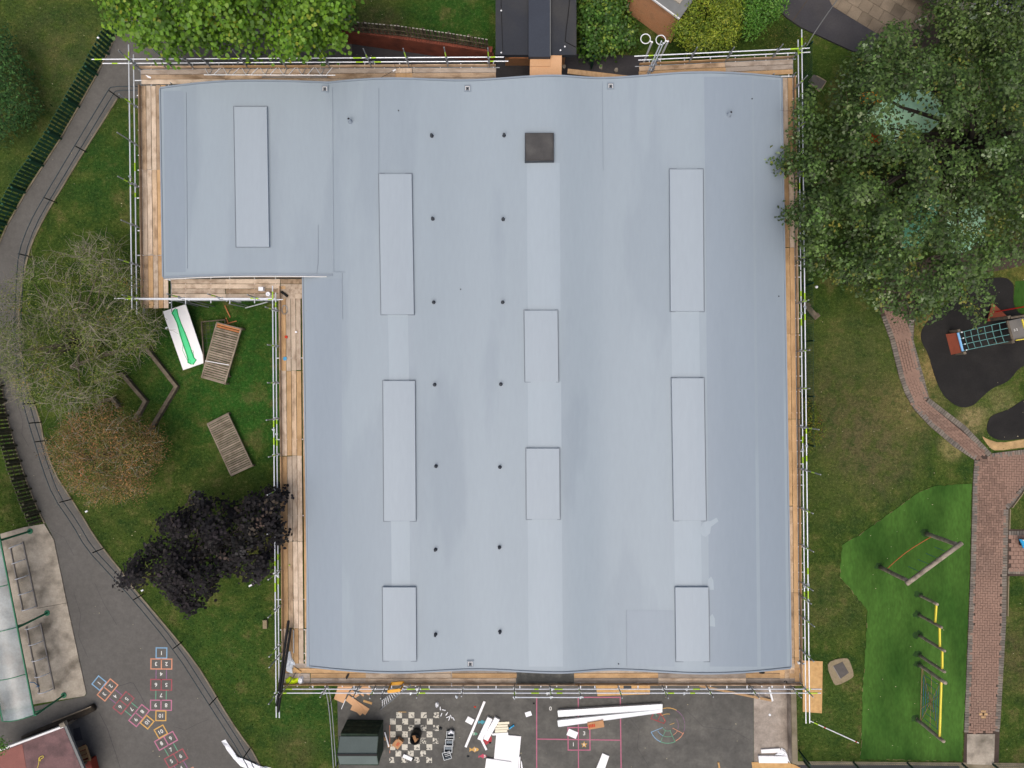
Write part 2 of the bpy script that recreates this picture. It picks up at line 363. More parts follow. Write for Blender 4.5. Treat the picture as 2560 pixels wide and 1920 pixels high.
def ground_material():
    m = bpy.data.materials.new('lawn'); m.use_nodes = True; MATS['lawn'] = m
    nt = m.node_tree; N, L = nt.nodes, nt.links; b = N['Principled BSDF']; b.inputs['Roughness'].default_value = 0.95; b.inputs['Specular IOR Level'].default_value = 0.1
    g = N.new('ShaderNodeNewGeometry'); pos = g.outputs['Position']
    def noise(s, d=8, rough=0.6):
        n = N.new('ShaderNodeTexNoise'); n.inputs['Scale'].default_value = s; n.inputs['Detail'].default_value = d; n.inputs['Roughness'].default_value = rough
        L.new(pos, n.inputs['Vector']); return n.outputs['Fac']
    def mr(v, a, bb, c, d):
        n = N.new('ShaderNodeMapRange'); n.interpolation_type = 'SMOOTHSTEP'
        for i, q in enumerate((a, bb, c, d)): n.inputs[i + 1].default_value = q
        L.new(v, n.inputs[0]); return n.outputs[0]
    def mix(f, a, c):
        n = N.new('ShaderNodeMix'); n.data_type = 'RGBA'
        if hasattr(f, 'links') or hasattr(f, 'node'): L.new(f, n.inputs[0])
        else: n.inputs[0].default_value = f
        if isinstance(a, tuple): n.inputs[6].default_value = (*a, 1)
        else: L.new(a, n.inputs[6])
        if isinstance(c, tuple): n.inputs[7].default_value = (*c, 1)
        else: L.new(c, n.inputs[7])
        return n.outputs[2]
    def mul(a, c):
        n = N.new('ShaderNodeMath'); n.operation = 'MULTIPLY'; L.new(a, n.inputs[0])
        if isinstance(c, float): n.inputs[1].default_value = c
        else: L.new(c, n.inputs[1])
        return n.outputs[0]
    big, mid, fine, tuft = noise(0.22, 5), noise(0.9, 9, 0.68), noise(30, 3), noise(7.5, 6, 0.75)
    patch = mr(noise(1.7, 7, 0.7), 0.36, 0.6, 0.25, 1.0)
    cur = mix(mr(mid, 0.36, 0.64, 0, 1), lin('#2d4219'), lin('#42531f'))
    # where the grass itself is greener, drier or worn thin, plus dark ground under the oak: x, y (photograph px), radius m, colour, amount
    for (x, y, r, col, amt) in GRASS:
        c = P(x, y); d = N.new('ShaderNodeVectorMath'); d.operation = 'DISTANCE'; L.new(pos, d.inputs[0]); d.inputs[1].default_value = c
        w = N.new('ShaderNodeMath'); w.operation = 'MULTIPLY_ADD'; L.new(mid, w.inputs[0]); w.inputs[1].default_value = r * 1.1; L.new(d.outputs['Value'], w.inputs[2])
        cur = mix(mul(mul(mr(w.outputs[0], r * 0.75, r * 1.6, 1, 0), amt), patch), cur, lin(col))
    cur = mix(mul(mr(mid, 0.50, 0.66, 0, 1), mr(big, 0.36, 0.6, 0.1, 0.6)), cur, lin('#5f5838'))
    cur = mix(mul(mr(mid, 0.34, 0.46, 1, 0), 0.55), cur, lin('#27401a'))
    cur = mix(mul(mr(tuft, 0.54, 0.72, 0, 1), 0.4), cur, lin('#726a45'))
    def sc(cur, f, lo, hi):
        n = N.new('ShaderNodeVectorMath'); n.operation = 'SCALE'; L.new(cur, n.inputs[0]); L.new(mr(f, 0.3, 0.7, lo, hi), n.inputs['Scale']); return n.outputs[0]
    cur = sc(sc(cur, fine, 0.66, 1.36), tuft, 0.7, 1.3)
    L.new(cur, b.inputs['Base Color'])
    bp = N.new('ShaderNodeBump'); bp.inputs['Strength'].default_value = 0.5; bp.inputs['Distance'].default_value = 0.04; L.new(noise(45, 3), bp.inputs['Height']); L.new(bp.outputs[0], b.inputs['Normal'])
GRASS = [(120, 180, 5.0, '#464c2c', 0.8), (60, 420, 3.5, '#384720', 0.7), (560, 900, 6.0, '#274f1c', 0.9), (630, 1050, 3.2, '#2b551e', 0.8), (560, 1240, 3.0, '#3f4d21', 0.8),
         (300, 1280, 3.5, '#3c481f', 0.6), (560, 1640, 3.5, '#314d1d', 0.8), (760, 1800, 2.5, '#2a4d1c', 0.8), (740, 1880, 1.5, '#4f4a2e', 0.6), (640, 1350, 1.2, '#5d5230', 0.8), (260, 420, 3.4, '#29481b', 0.85),
         (1150, 40, 3.6, '#2a4f1b', 0.9), (950, 60, 1.5, '#4f4a31', 0.8), (2110, 1000, 4.2, '#4f4b30', 0.8), (2180, 1130, 3.4, '#585238', 0.8), (2060, 1250, 2.6, '#475028', 0.6),
         (2280, 1010, 2.4, '#6d643f', 0.8), (2150, 860, 3.0, '#48502a', 0.8), (2070, 1500, 2.5, '#484f2b', 0.7), (2050, 1780, 2.6, '#3e5122', 0.8), (2330, 830, 1.6, '#7d6a40', 0.8), (2320, 930, 1.2, '#85724a', 0.9),
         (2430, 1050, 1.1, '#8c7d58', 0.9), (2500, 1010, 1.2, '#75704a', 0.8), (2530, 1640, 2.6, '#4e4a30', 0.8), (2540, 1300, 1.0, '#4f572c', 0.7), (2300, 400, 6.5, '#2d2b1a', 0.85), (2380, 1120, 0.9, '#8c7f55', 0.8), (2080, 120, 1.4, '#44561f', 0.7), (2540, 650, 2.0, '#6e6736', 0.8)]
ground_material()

# ------------------------------------------------------------------ ground, paths, yards
mb = MB(); n = 40; g = 90.0
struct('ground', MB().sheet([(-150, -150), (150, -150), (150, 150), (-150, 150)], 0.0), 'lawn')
inner_px = [(350, 246), (292, 246), (249, 315), (208, 379), (150, 475), (127, 512), (87, 587), (69, 636), (52, 720), (44, 810), (54, 910), (75, 985), (88, 1018), (103, 1067),
            (107, 1099), (133, 1180), (174, 1243), (208, 1296), (231, 1336), (269, 1388), (307, 1434), (333, 1472), (405, 1556), (486, 1654), (529, 1723), (550, 1761), (596, 1833), (640, 1891), (680, 1990)]
outer_px = [(304, 60), (292, 92), (240, 196), (150, 354), (66, 484), (20, 565), (-30, 680), (-45, 800), (-20, 900), (7, 965), (17, 1032), (42, 1122), (72, 1212), (96, 1270), (114, 1307)]
path_px = [(880, 20), (880, 108), (880, 215), (350, 215)] + inner_px + [(680, 2060), (-200, 2060), (-200, 1790), (0, 1790), (90, 1765), (213, 1740)] + [(217, 1733), (168, 1503), (136, 1348)] + outer_px[::-1] + [(330, 20)]
walk = struct('path', MB().sheet([P(*p) for p in path_px], 0.012), 'asphalt')
MB().strip([P(*p) for p in smooth_line([Vector((a, b, 0)) for a, b in inner_px[1:]], 1)], 0.0, 0.07, 0, 0.04).build('edging', 'kerb', walk)
MB().strip([P(*p) for p in outer_px], -0.07, 0.0, 0, 0.05).build('edging', 'kerb', walk)
side_px = [(880, 105), (1090, 140), (1240, 165), (1240, 215), (880, 215)]
struct('service_path', MB().sheet([P(*p) for p in side_px], 0.014), 'asphalt_dark')
yard_px = [(842, 1660), (848, 1990), (1884, 1990), (1884, 1660)]
yard = struct('yard', MB().sheet([P(*p) for p in yard_px], 0.012), 'asphalt_yard')
struct('concrete_strip', MB().sheet([P(*p) for p in [(1884, 1660), (1885, 1990), (1978, 1990), (1970, 1660)]], 0.016), 'concrete_strip')
slab_px = [(-150, 1380), (0, 1335), (60, 1318), (112, 1309), (136, 1349), (168, 1504), (217, 1732), (212, 1739), (100, 1757), (0, 1775), (-150, 1790)]
slab = struct('concrete_slab', MB().prism([P(*p) for p in slab_px], 0, 0.06), 'concrete')
MB().bar(P(92, 1521, 0.063), P(169, 1507, 0.063), 0.02, 0.004).build('joint', 'soil', slab)
gap_px = [(1238, 130), (1620, 140), (1620, 215), (1238, 215)]
struct('rear_yard', MB().sheet([P(*p) for p in gap_px], 0.013), 'asphalt_dark')
turf_px = [(2428, 1209), (2331, 1215), (2290, 1235), (2146, 1338), (2105, 1362), (2099, 1440), (2169, 1527), (2166, 1579), (2156, 1729), (2151, 1897), (2404, 1902), (2412, 1729), (2422, 1440)]
tl = []
for a, b in zip(turf_px, turf_px[1:] + turf_px[:1]):
    a, b = P(*a), P(*b); k = max(2, int((b - a).length / 0.18)); tl += [a + (b - a) * (i / k) + Vector((R.uniform(-0.035, 0.035), R.uniform(-0.035, 0.035), 0)) for i in range(k)]
struct('artificial_turf', MB().prism(tl, 0, 0.03), 'turf')
edge = MB(); turf_o = bpy.data.objects['artificial_turf']
for i in range(len(tl)):
    if R.random() < 0.3 and tl[i].x < 21: edge.bar(tl[i] + Vector((0, 0, 0.02)), tl[(i + 1) % len(tl)] + Vector((0, 0, 0.02)), R.uniform(0.01, 0.03), 0.03)
edge.build('worn_margin', 'leaf_dry', turf_o)
struct('turf_patch', MB().sheet([P(*p) for p in [(2538, 703), (2600, 700), (2600, 790), (2546, 782), (2533, 755)]], 0.02), 'turf')
rub1 = [(2448, 699), (2513, 691), (2531, 707), (2535, 718), (2531, 761), (2549, 787), (2620, 810), (2620, 890), (2549, 917), (2531, 942), (2513, 958), (2481, 969), (2449, 998), (2432, 1015), (2400, 1021), (2366, 998), (2348, 972),
        (2332, 928), (2321, 886), (2303, 855), (2301, 832), (2312, 810), (2336, 783), (2368, 761), (2400, 735)]
rub2 = [(2600, 975), (2551, 1003), (2522, 1024), (2478, 1038), (2470, 1053), (2465, 1073), (2473, 1090), (2499, 1102), (2536, 1099), (2620, 1090)]
struct('rubber_surface', MB().prism(smooth_poly([P(*p) for p in rub1], 2), 0, 0.02), 'rubber')
struct('rubber_surface', MB().prism(smooth_poly([P(*p) for p in rub2], 2), 0, 0.02), 'rubber')
struct('woodchip_bed', MB().sheet(smooth_poly([P(*p) for p in [(2452, 1088), (2468, 1098), (2500, 1108), (2560, 1098), (2620, 1090), (2620, 1116), (2560, 1118), (2490, 1128), (2474, 1120)]], 1), 0.006), 'woodchip')
struct('road_verge', MB().sheet([P(*p) for p in [(1990, 1903), (2650, 1908), (2650, 2100), (1990, 2100)]], 0.010), 'kerb')
struct('road', MB().sheet([P(*p) for p in [(1990, 1912), (2398, 1914), (2398, 2100), (1990, 2100)]], 0.014), 'asphalt_dark')

# --- block path: herringbone field with a grey soldier border
bpath = struct('block_path', MB().sheet([P(*p) for p in [(2190, 730), (2215, 690), (2330, 640), (2600, 600), (2600, 655), (2440, 688), (2340, 730), (2288, 780), (2283, 850), (2311, 952), (2322, 995), (2412, 1064), (2478, 1133), (2600, 1118), (2600, 1185),
      (2522, 1273), (2518, 1322), (2600, 1325), (2600, 1440), (2516, 1440), (2514, 1556), (2499, 1816), (2496, 1906), (2408, 1906), (2425, 1434), (2431, 1209), (2435, 1150), (2383, 1116), (2325, 1067), (2284, 1024), (2267, 995), (2247, 943), (2224, 850), (2203, 792)]], 0.02), 'brick_joint')
lead_px = [[(2203, 792), (2224, 850), (2247, 943), (2262, 985), (2285, 1024), (2325, 1067), (2383, 1116), (2435, 1150), (2431, 1209), (2425, 1434), (2409, 1830)],
           [(2496, 1830), (2499, 1816), (2514, 1556), (2516, 1434), (2520, 1273), (2600, 1185)],
           [(2600, 1119), (2478, 1133), (2412, 1064), (2322, 995), (2311, 952), (2282, 850), (2284, 800)],
           [(2600, 1325), (2520, 1327)], [(2518, 1434), (2600, 1436)]]
BL, BW, BJ = 0.226, 0.107, 0.008
bk = MB().box((0, 0, -0.03), (BL, BW, 0.06)).mesh('brick', 'brick_red')
bg_ = MB().box((0, 0, -0.03), (0.245, BW, 0.06)).mesh('border_block', 'brick_grey')
border_n = 0
for line in lead_px:
    pts = [P(*p) for p in line]
    for a, b in zip(pts[:-1], pts[1:]):
        d = (b - a); L = d.length; d.normalize(); q = Vector((-d.y, d.x, 0)); k = int(L / 0.124)
        for i in range(k):
            c = a + d * ((i + 0.5) * L / k) - q * -0.128 * (1 if line is not None else 1)
            place('border_block', bg_, bpath, (c.x, c.y, 0.05 + R.uniform(-0.004, 0.004)), math.atan2(q.y, q.x) + R.uniform(-0.03, 0.03)); border_n += 1
field = [[(2438, 1160), (2476, 1136), (2600, 1132), (2600, 1176), (2512, 1264), (2505, 1440), (2503, 1556), (2488, 1832), (2420, 1832), (2435, 1434), (2441, 1209)]]
ang = math.radians(-0.9); ca, sa = math.cos(ang), math.sin(ang); o0 = P(2436, 1165); spots = []
u_ = 0.122
for i in range(-30, 60):
    for j in range(-140, 60):
        m4 = (i - j) % 4
        # 90 degree herringbone on a unit grid: a brick of two cells starts where (i - j) mod 4 is 0 (flat) or 2 (upright)
        if m4 == 0: cx, cy, rz = (i + 1.0) * u_, (j + 0.5) * u_, 0.0
        elif m4 == 3: cx, cy, rz = (i + 0.5) * u_, (j + 1.0) * u_, math.pi / 2
        else: continue
        spots.append((o0.x + cx * ca - cy * sa, o0.y + cx * sa + cy * ca, rz + ang))
fp = [[P(*p) for p in f] for f in field]
ok = np.zeros(len(spots), bool); sx = np.array([s[0] for s in spots]); sy = np.array([s[1] for s in spots])
for f in fp: ok |= inpoly(sx, sy, f)
sel = [s for s, k in zip(spots, ok) if k and s[0] < 27 and s[1] > -18]
# the two diagonal stretches run in stretcher rows along the path
def rows(a, b, w, nrow):
    a, b = P(*a), P(*b); d = (b - a).normalized(); a, b = a - d * 0.22, b + d * 0.22; L = (b - a).length; q = Vector((d.y, -d.x, 0)); out = []
    for r in range(nrow):
        s = (r % 2) * 0.12
        while s < L:
            c = a - q * 0 + d * s + q * (-(r + 0.5) * w / nrow); out.append((c.x, c.y, math.atan2(d.y, d.x))); s += 0.244
    return out
diag = rows((2237, 850), (2261, 948), 0.80, 6) + rows((2261, 948), (2281, 996), 0.74, 6) + rows((2287, 1021), (2438, 1147), 0.61, 5) + rows((2214, 792), (2237, 850), 0.86, 7)
allb = sel + diag
yc = lambda s: abs(s[1] + 9) + abs(s[0] - 23.5) * 0.1
allb.sort(key=lambda s: math.hypot(s[0] - 20, s[1] + 6))
rest = MB()
for i, s in enumerate(allb):
    z = 0.052 + R.uniform(-0.004, 0.004)
    if i < 300: place('brick', bk, bpath, (s[0], s[1], z), s[2] + R.uniform(-0.02, 0.02))
    else: rest.box((s[0], s[1], z - 0.03), (BL, BW, 0.06), s[2])
# side arm to the right
for i in range(8):
    for j in range(9):
        c = P(2526 + i * 12.3 + (j % 2) * 6, 1342 + j * 10.2); rest.box((c.x, c.y, 0.022), (BL, 0.19, 0.06), 0)
tag(rest.build('bricks', 'brick_red', bpath), kind='stuff')
# inlaid yellow diamond near the bottom of the path
for i, (x, y) in enumerate([(1855, 1165), (1840, 1190), (1868, 1190), (1855, 1215)]):
    c = TL(x, y); place('inlay_brick', MB().box((0, 0, -0.03), (0.24, 0.11, 0.07)).mesh('inlay_brick', 'plank_orange'), bpath, (c.x, c.y, 0.062))
struct('concrete_pad', MB().prism([TL(1715, 1362), TL(1955, 1362), TL(1945, 1628), TL(1712, 1620)], 0, 0.056), 'concrete')

# --- top right: dark footpath and flagstones
fp_px = [(1925, 0), (1960, 42), (2000, 70), (2130, 130), (2170, 135), (2200, 92), (2080, 20), (2040, -60), (1940, -60)]
struct('footpath', MB().prism([P(*p) for p in fp_px], 0, 0.10), 'asphalt_dark')
MB().bar(TD(215, 180, 0.103), TD(340, 0, 0.103), 0.03, 0.006).build('footpath_joint', 'soil', bpy.data.objects['footpath'])
flags = struct('flagstone_paving', MB().sheet([P(*p) for p in [(2040, -60), (2055, 3), (2080, 20), (2190, 86), (2300, 150), (2420, 40), (2420, -60)]], 0.012), 'mortar')
d = (P(2190, 86) - P(2055, 3)).normalized(); q = Vector((-d.y, d.x, 0)); base = P(2050, 0)
flag_m = MB().box((0, 0, 0.02), (0.585, 0.585, 0.05)).mesh('paving_slab', 'flag')
for r in range(5):
    for k in range(9):
        c = base + d * (0.3 + k * 0.6 + (r % 2) * 0.3 - 0.3) + q * (0.31 + r * 0.6)
        if c.y > 19.6 or c.x > 22.5: continue
        place('paving_slab', flag_m, flags, (c.x, c.y, 0.02 + R.uniform(-0.006, 0.006)), math.atan2(d.y, d.x))
# ------------------------------------------------------------------ main building
def interp(knots, u):
    if u <= knots[0][0]: return knots[0][1]
    for (a, za), (b, zb) in zip(knots[:-1], knots[1:]):
        if u <= b:
            t = (u - a) / (b - a)
            if a == knots[0][0]: t = math.sin(t * math.pi / 2)
            elif b == knots[-1][0]: t = 1 - math.cos(t * math.pi / 2)
            else: t = t * t * (3 - 2 * t)
            return za + (zb - za) * t
    return knots[-1][1]
KW = [(406, 3.25), (618, 3.86), (836, 3.522)]
KM = [(757, 3.18), (985, 3.85), (1180, 3.52), (1385, 3.86), (1518, 3.52), (1745, 3.95), (1970, 3.32)]
def plan(qx, qy): return Vector(((qx - 1280) * 32 / F, -(qy - 960) * 32 / F, 0))
def uof(qx, qy): return qx - 0.016 * (qy - 930)
def ytop(qx): return 209.5 - 0.0165 * (qx - 818)
def ybot(qx): return 1671.0
def roofz(qx, qy, wing=False): return interp(KW if wing else KM, uof(qx, qy))
def roof_at(px, py, dz=0.0, wing=None):
    "photograph pixel -> point on the roof, dz above it"
    z = 3.5
    for _ in range(3):
        k = (H - z - dz) / 32; qx, qy = 1280 + (px - 1280) * k, 960 + (py - 960) * k
        w = wing if wing is not None else (qy < 688 and uof(qx, qy) < 834)
        z = roofz(qx, qy, w)
    v = plan(qx, qy); v.z = z + dz; return v
mat('flash', '#737b84', 0.6, 0.05, 3)
house = thing('school_building', 'large flat-roofed school building with pale grey wavy membrane roof', 'building', (0, 0, 0))
def roof_grid(name, us, v0, v1, wing, m, parent, th=0.16, nv=40):
    mb = MB(); nu = len(us); top = []; bot = []
    for j in range(nv + 1):
        for u in us:
            t = j / nv; qy = v0(u) * (1 - t) + v1(u) * t; qx = u + 0.016 * (qy - 930)
            p = plan(qx, qy); z = interp(KW if wing else KM, u); top.append((p.x, p.y, z)); bot.append((p.x, p.y, z - th))
    n = len(top); W = nu; fs = []
    for j in range(nv):
        for i in range(W - 1):
            a = j * W + i; fs.append((a, a + W, a + W + 1, a + 1)); fs.append((n + a, n + a + 1, n + a + W + 1, n + a + W))
    for i in range(W - 1):
        a = i; fs.append((a, a + 1, n + a + 1, n + a)); a = nv * W + i; fs.append((a + 1, a, n + a, n + a + 1))
    for j in range(nv):
        a = j * W; fs.append((a + W, a, n + a, n + a + W)); a = j * W + W - 1; fs.append((a, a + W, n + a + W, n + a))
    mb.add(top + bot, fs); o = mb.build(name, m, parent, smooth=True)
    o.data.set_sharp_from_angle(angle=math.radians(40)); return o
us = sorted(list(np.linspace(757, 1968, 98)) + [831.5, 832.0]); usw = list(np.linspace(406, 836, 44))
vt = lambda u: ytop(u - 11.5); vb = lambda u: ybot(u)
main_roof = roof_grid('roof', us, lambda u: vt(u) if u > 831.8 else 560, vb, False, 'membrane', house)
wing_roof = roof_grid('wing_roof', usw, vt, lambda u: 690 - 4 * (u - 406) / 430, True, 'membrane', house, nv=24)
# verge trims follow the waves
def trim(parent, us, vf, wing, off=0.0, w=0.07, h=0.05, name='edge_trim', m='trim', dz=0.0):
    mb = MB(); vs = []
    for u in us:
        qy = vf(u); qx = u + 0.016 * (qy - 930); p = plan(qx, qy); z = interp(KW if wing else KM, u) + dz
        s = 1 if off >= 0 else -1
        vs += [(p.x, p.y + off, z - 0.10), (p.x, p.y + off + w * s, z - 0.10), (p.x, p.y + off + w * s, z + h), (p.x, p.y + off, z + h)]
    fs = []
    for i in range(len(us) - 1):
        for k in range(4): fs.append((i * 4 + k, i * 4 + (k + 1) % 4, i * 4 + 4 + (k + 1) % 4, i * 4 + 4 + k))
    fs += [(3, 2, 1, 0), tuple((len(us) - 1) * 4 + k for k in range(4))]
    mb.add(vs, fs); return mb.build(name, m, parent)
trim(main_roof, [u for u in us if u > 831.8], vt, False, 0.004)
trim(main_roof, us, vb, False, -0.004)
trim(wing_roof, usw, vt, True, 0.004)
trim(wing_roof, usw, lambda u: 690 - 4 * (u - 406) / 430, True, -0.004)
trim(wing_roof, usw, lambda u: 690 - 4 * (u - 406) / 430, True, -0.08, 0.03, 0.0, 'white_fascia', 'white_fascia', -0.10)
# side trims
def side_trim(parent, u, y0, y1, wing, m='trim'):
    a = [(u + 0.016 * (y - 930), y) for y in (y0, y1)]; z = interp(KW if wing else KM, u)
    p, q = plan(*a[0]), plan(*a[1]); p.z = q.z = z - 0.02; MB().bar(p, q, 0.06, 0.12).build('edge_trim', m, parent)
side_trim(main_roof, 1969.5, vt(1969), 1671, False); side_trim(main_roof, 755.5, 690, 1671, False); side_trim(wing_roof, 404.5, vt(406), 690, True)
# walls under the roof
def wallbox(pts, z1): return MB().prism([plan(*p) for p in pts], 0, z1)
wallbox([(425, 235), (1935, 210), (1955, 1650), (785, 1652), (780, 672), (430, 675)], 3.0).build('wall', 'wall_render', house)
# raised panels over the old rooflights, skinned in membrane
def panel(x0, y0, x1, y1, skew=0.0, h=0.15):
    x0, y0, x1, y1 = [v * 1.1573 for v in (x0, y0, x1, y1)]; mb = MB(); W = 5; HN = 2; top = []; bot = []
    for j in range(HN):
        for i in range(W):
            px = x0 + (x1 - x0) * i / (W - 1) + skew * 1.157 * j; py = y0 + (y1 - y0) * j
            t = roof_at(px, py, h); top.append(t); bot.append((t.x, t.y, t.z - h - 0.02))
    n = len(top); fs = []
    for i in range(W - 1): fs.append((i, i + W, i + W + 1, i + 1))
    ring = list(range(W)) + list(range(2 * W - 1, W - 1, -1))
    for a, b in zip(ring, ring[1:] + ring[:1]): fs.append((a, b, n + b, n + a))
    mb.add(top + bot, fs); return mb.build('roof_panel', 'membrane_panel', house)
PAN = [(506, 231, 576, 533, 5), (819, 376, 889, 679, 5), (828, 823, 896, 1125, 2), (827, 1269, 898, 1427, 1), (1133, 671, 1204, 824, 2), (1137, 969, 1208, 1121, 1), (1447, 366, 1518, 672, 2), (1451, 817, 1520, 1124, 5), (1459, 1269, 1530, 1428, 2)]
for (x0, y0, x1, y1, sk) in PAN:
    o = panel(x0, y0, x1, y1, sk)
    # base flashing round the upstand
    mb = MB(); cs = [roof_at(a * 1.1573, b * 1.1573, 0.012) for a, b in ((x0 - 1.6, y0 - 1.6), (x1 + 1.6, y0 - 1.6), (x1 + sk + 1.6, y1 + 1.6), (x0 + sk - 1.6, y1 + 1.6))]
    for a, b in zip(cs, cs[1:] + cs[:1]): mb.bar(a, b, 0.022, 0.016)
    mb.build('flashing', 'flash', o)
# overlapping membrane sheets: laps a few millimetres proud; dark side-slope ones hold painted slope shade
def lap(x0, y0, x1, y1, m='membrane_light', skew=0.0, dz=0.006, ny=2):
    x0, y0, x1, y1 = [v * 1.1573 for v in (x0, y0, x1, y1)]; mb = MB(); W = max(4, int(abs(x1 - x0) / 10)); top = []
    for j in range(2):
        for i in range(W):
            px = x0 + (x1 - x0) * i / (W - 1) + skew * 1.157 * j; top.append(roof_at(px, y0 + (y1 - y0) * j, dz + (0.0 if 0 < i < W - 1 else -0.004)))
    mb.add(top, [(i, i + W, i + W + 1, i + 1) for i in range(W - 1)]); return mb.build('membrane_sheet', m, house, smooth=True)
for a in [(1138, 352, 1209, 671, 'membrane_light', 2), (1140, 824, 1212, 969, 'membrane_light', 1), (1140, 1122, 1214, 1440, 'membrane_light', 2), (838, 680, 881, 823, 'membrane_light', 3), (845, 1126, 885, 1269, 'membrane_light', 1),
          (1450, 673, 1510, 817, 'membrane_light', 2), (1456, 1125, 1514, 1269, 'membrane_light', 2), (353, 196, 396, 588, 'membrane_dark', 5), (661, 602, 738, 1440, 'membrane_dark', 1), (1353, 1318, 1455, 1440, 'membrane_dark', 2),
          (1628, 172, 1684, 1440, 'membrane_dark', 16), (1521, 166, 1624, 1440, 'membrane_dark', 12), (770, 188, 818, 372, 'membrane', 2), (1000, 700, 1075, 1440, 'membrane', 4), (1214, 180, 1300, 660, 'membrane', 3)]:
    lap(a[0], a[1], a[2], a[3], a[4], a[5])
def dab(cx, cy, pts, m='membrane_light'):
    MB().sheet([roof_at((cx + a) * 1.1573, (cy + b) * 1.1573, 0.009) for a, b in pts]).build('membrane_patch', m, house)
dab(1522, 1138, [(-10, 6), (-4, -8), (4, -14), (12, -12), (26, -20), (30, -12), (14, 0), (12, 14), (2, 22), (-6, 18)])
dab(1532, 1262, [(-5, 12), (-2, -10), (4, -17), (9, -8), (10, 12)]); dab(1536, 1340, [(-5, 12), (-3, -8), (3, -14), (8, -4), (9, 14)])

# seams
for (a, b) in [((718, 188), (721, 587)), ((1301, 176), (1303, 368)), ((739, 590), (740, 690)), ((687, 486), (687, 594)), ((1353, 1318), (1354, 1440)), ((722, 587), (745, 588)), ((402, 200), (405, 580)), ((818, 190), (818, 375))]:
    pts = [roof_at((a[0] + (b[0] - a[0]) * t) * 1.1573, (a[1] + (b[1] - a[1]) * t) * 1.1573, 0.012) for t in np.linspace(0, 1, 5)]
    mb = MB()
    for p, q in zip(pts[:-1], pts[1:]): mb.bar(p, q, 0.022, 0.02)
    mb.build('seam', 'trim', house)
# vents
for i, (x, y) in enumerate([(933, 294), (1089, 293), (935, 473), (1087, 474), (937, 653), (1086, 653), (939, 831), (1082, 830), (942, 1007), (1080, 1009), (941, 1187), (1079, 1182), (941, 1370), (1080, 1364)]):
    c = roof_at(x * 1.1573, y * 1.1573, 0.0)
    o = MB().lathe(c, [(0.085, -0.02), (0.085, 0.012), (0.05, 0.02), (0.045, 0.2), (0.06, 0.2), (0.057, 0.225), (0.03, 0.27)], 12).build('roof_vent', 'pipe_dark', house, True)
for (x, y) in [(757, 263), (1574, 249)]:
    c = roof_at(x * 1.1573, y * 1.1573, 0.0)
    o = MB().lathe(c, [(0.11, -0.02), (0.11, 0.012), (0.07, 0.03), (0.065, 0.4), (0.05, 0.4), (0.048, 0.15)], 14).build('vent_pipe', 'trim', house, True)
    MB().lathe(c, [(0.047, 0.2), (0.047, 0.36), (0.02, 0.365)], 12).build('bore', 'black', o)
for (x, y) in [(861, 239), (995, 625), (1336, 1434), (1682, 640), (1880 / 1.1573, 247 / 1.1573)]:
    c = roof_at(x * 1.1573, y * 1.1573, 0.0); MB().lathe(c, [(0.03, -0.01), (0.03, 0.03), (0.01, 0.04)], 8).build('debris_speck', 'pipe_dark', house)
# outlets: framed sumps
for (x, y) in [(702, 192), (1010, 191), (1319, 186), (1016, 1433)]:
    c = roof_at(x * 1.1573, y * 1.1573, 0.0); o = MB().box((c.x, c.y, c.z + 0.012), (0.27, 0.27, 0.03)).build('roof_outlet', 'pipe_grey', house)
    mb = MB()
    for dx, dy, sx, sy in ((0, 0.13, 0.3, 0.035), (0.13, 0, 0.035, 0.225), (-0.13, 0, 0.035, 0.225), (0, -0.13, 0.3, 0.035)): mb.box((c.x + dx, c.y + dy, c.z + 0.03), (sx, sy, 0.05))
    mb.build('frame', 'membrane_dark', o)
    mb = MB()
    for dx, dy, sx, sy in ((0, 0.075, 0.19, 0.022), (0.085, -0.02, 0.022, 0.165), (-0.085, -0.02, 0.022, 0.165)): mb.box((c.x + dx, c.y + dy, c.z + 0.034), (sx, sy, 0.02))
    mb.build('clamp', 'white_fascia', o)
    MB().lathe((c.x, c.y - 0.02, c.z + 0.027), [(0.035, 0), (0.035, 0.012), (0.01, 0.014)], 10).build('drain_hole', 'black', o)
# the one rooflight left uncovered
c = roof_at(1165 * 1.1573, 321 * 1.1573, 0.0)
o = MB().box((c.x, c.y, c.z + 0.1), (1.22, 1.2, 0.26), 0.02).build('rooflight', 'rooflight', house)
MB().box((c.x, c.y, c.z + 0.242), (1.12, 1.10, 0.03), 0.02).build('lid', 'rooflight', o)
mb = MB()
for dx, dy, sx, sy in ((0, 0.615, 1.29, 0.03), (0, -0.615, 1.29, 0.03), (0.63, 0, 0.03, 1.2), (-0.63, 0, 0.03, 1.2)): mb.box((c.x + dx, c.y + dy, c.z + 0.06), (sx, sy, 0.3))
mb.build('upstand', 'pipe_dark', o)

# ------------------------------------------------------------------ scaffolds
ZD = 2.9
PLANKS = {m: MB().box((0, 0, -0.019), (1, 0.207, 0.038)).mesh('board', m) for m in ('plank', 'plank_pale', 'plank_grey', 'plank_orange')}
END = MB().box((0, 0, 0), (0.03, 0.223, 0.042)).mesh('end_band', 'steel_dull')
COUP = MB().box((0, 0, 0), (0.09, 0.09, 0.07)).box((0.055, 0.025, 0.0), (0.045, 0.04, 0.1)).box((-0.02, -0.055, 0.02), (0.04, 0.045, 0.04)).mesh('coupler', 'coupler')
TUB = MB().tube([(0, 0, -0.5), (0, 0, 0.5)], 0.026, 8).mesh('tube', 'steel')
TUBD = MB().tube([(0, 0, -0.5), (0, 0, 0.5)], 0.026, 8).mesh('tube', 'steel_dull')
BAND = MB().tube([(0, 0, -0.5), (0, 0, 0.5)], 0.0285, 8).mesh('paint_band', 'lime_paint')
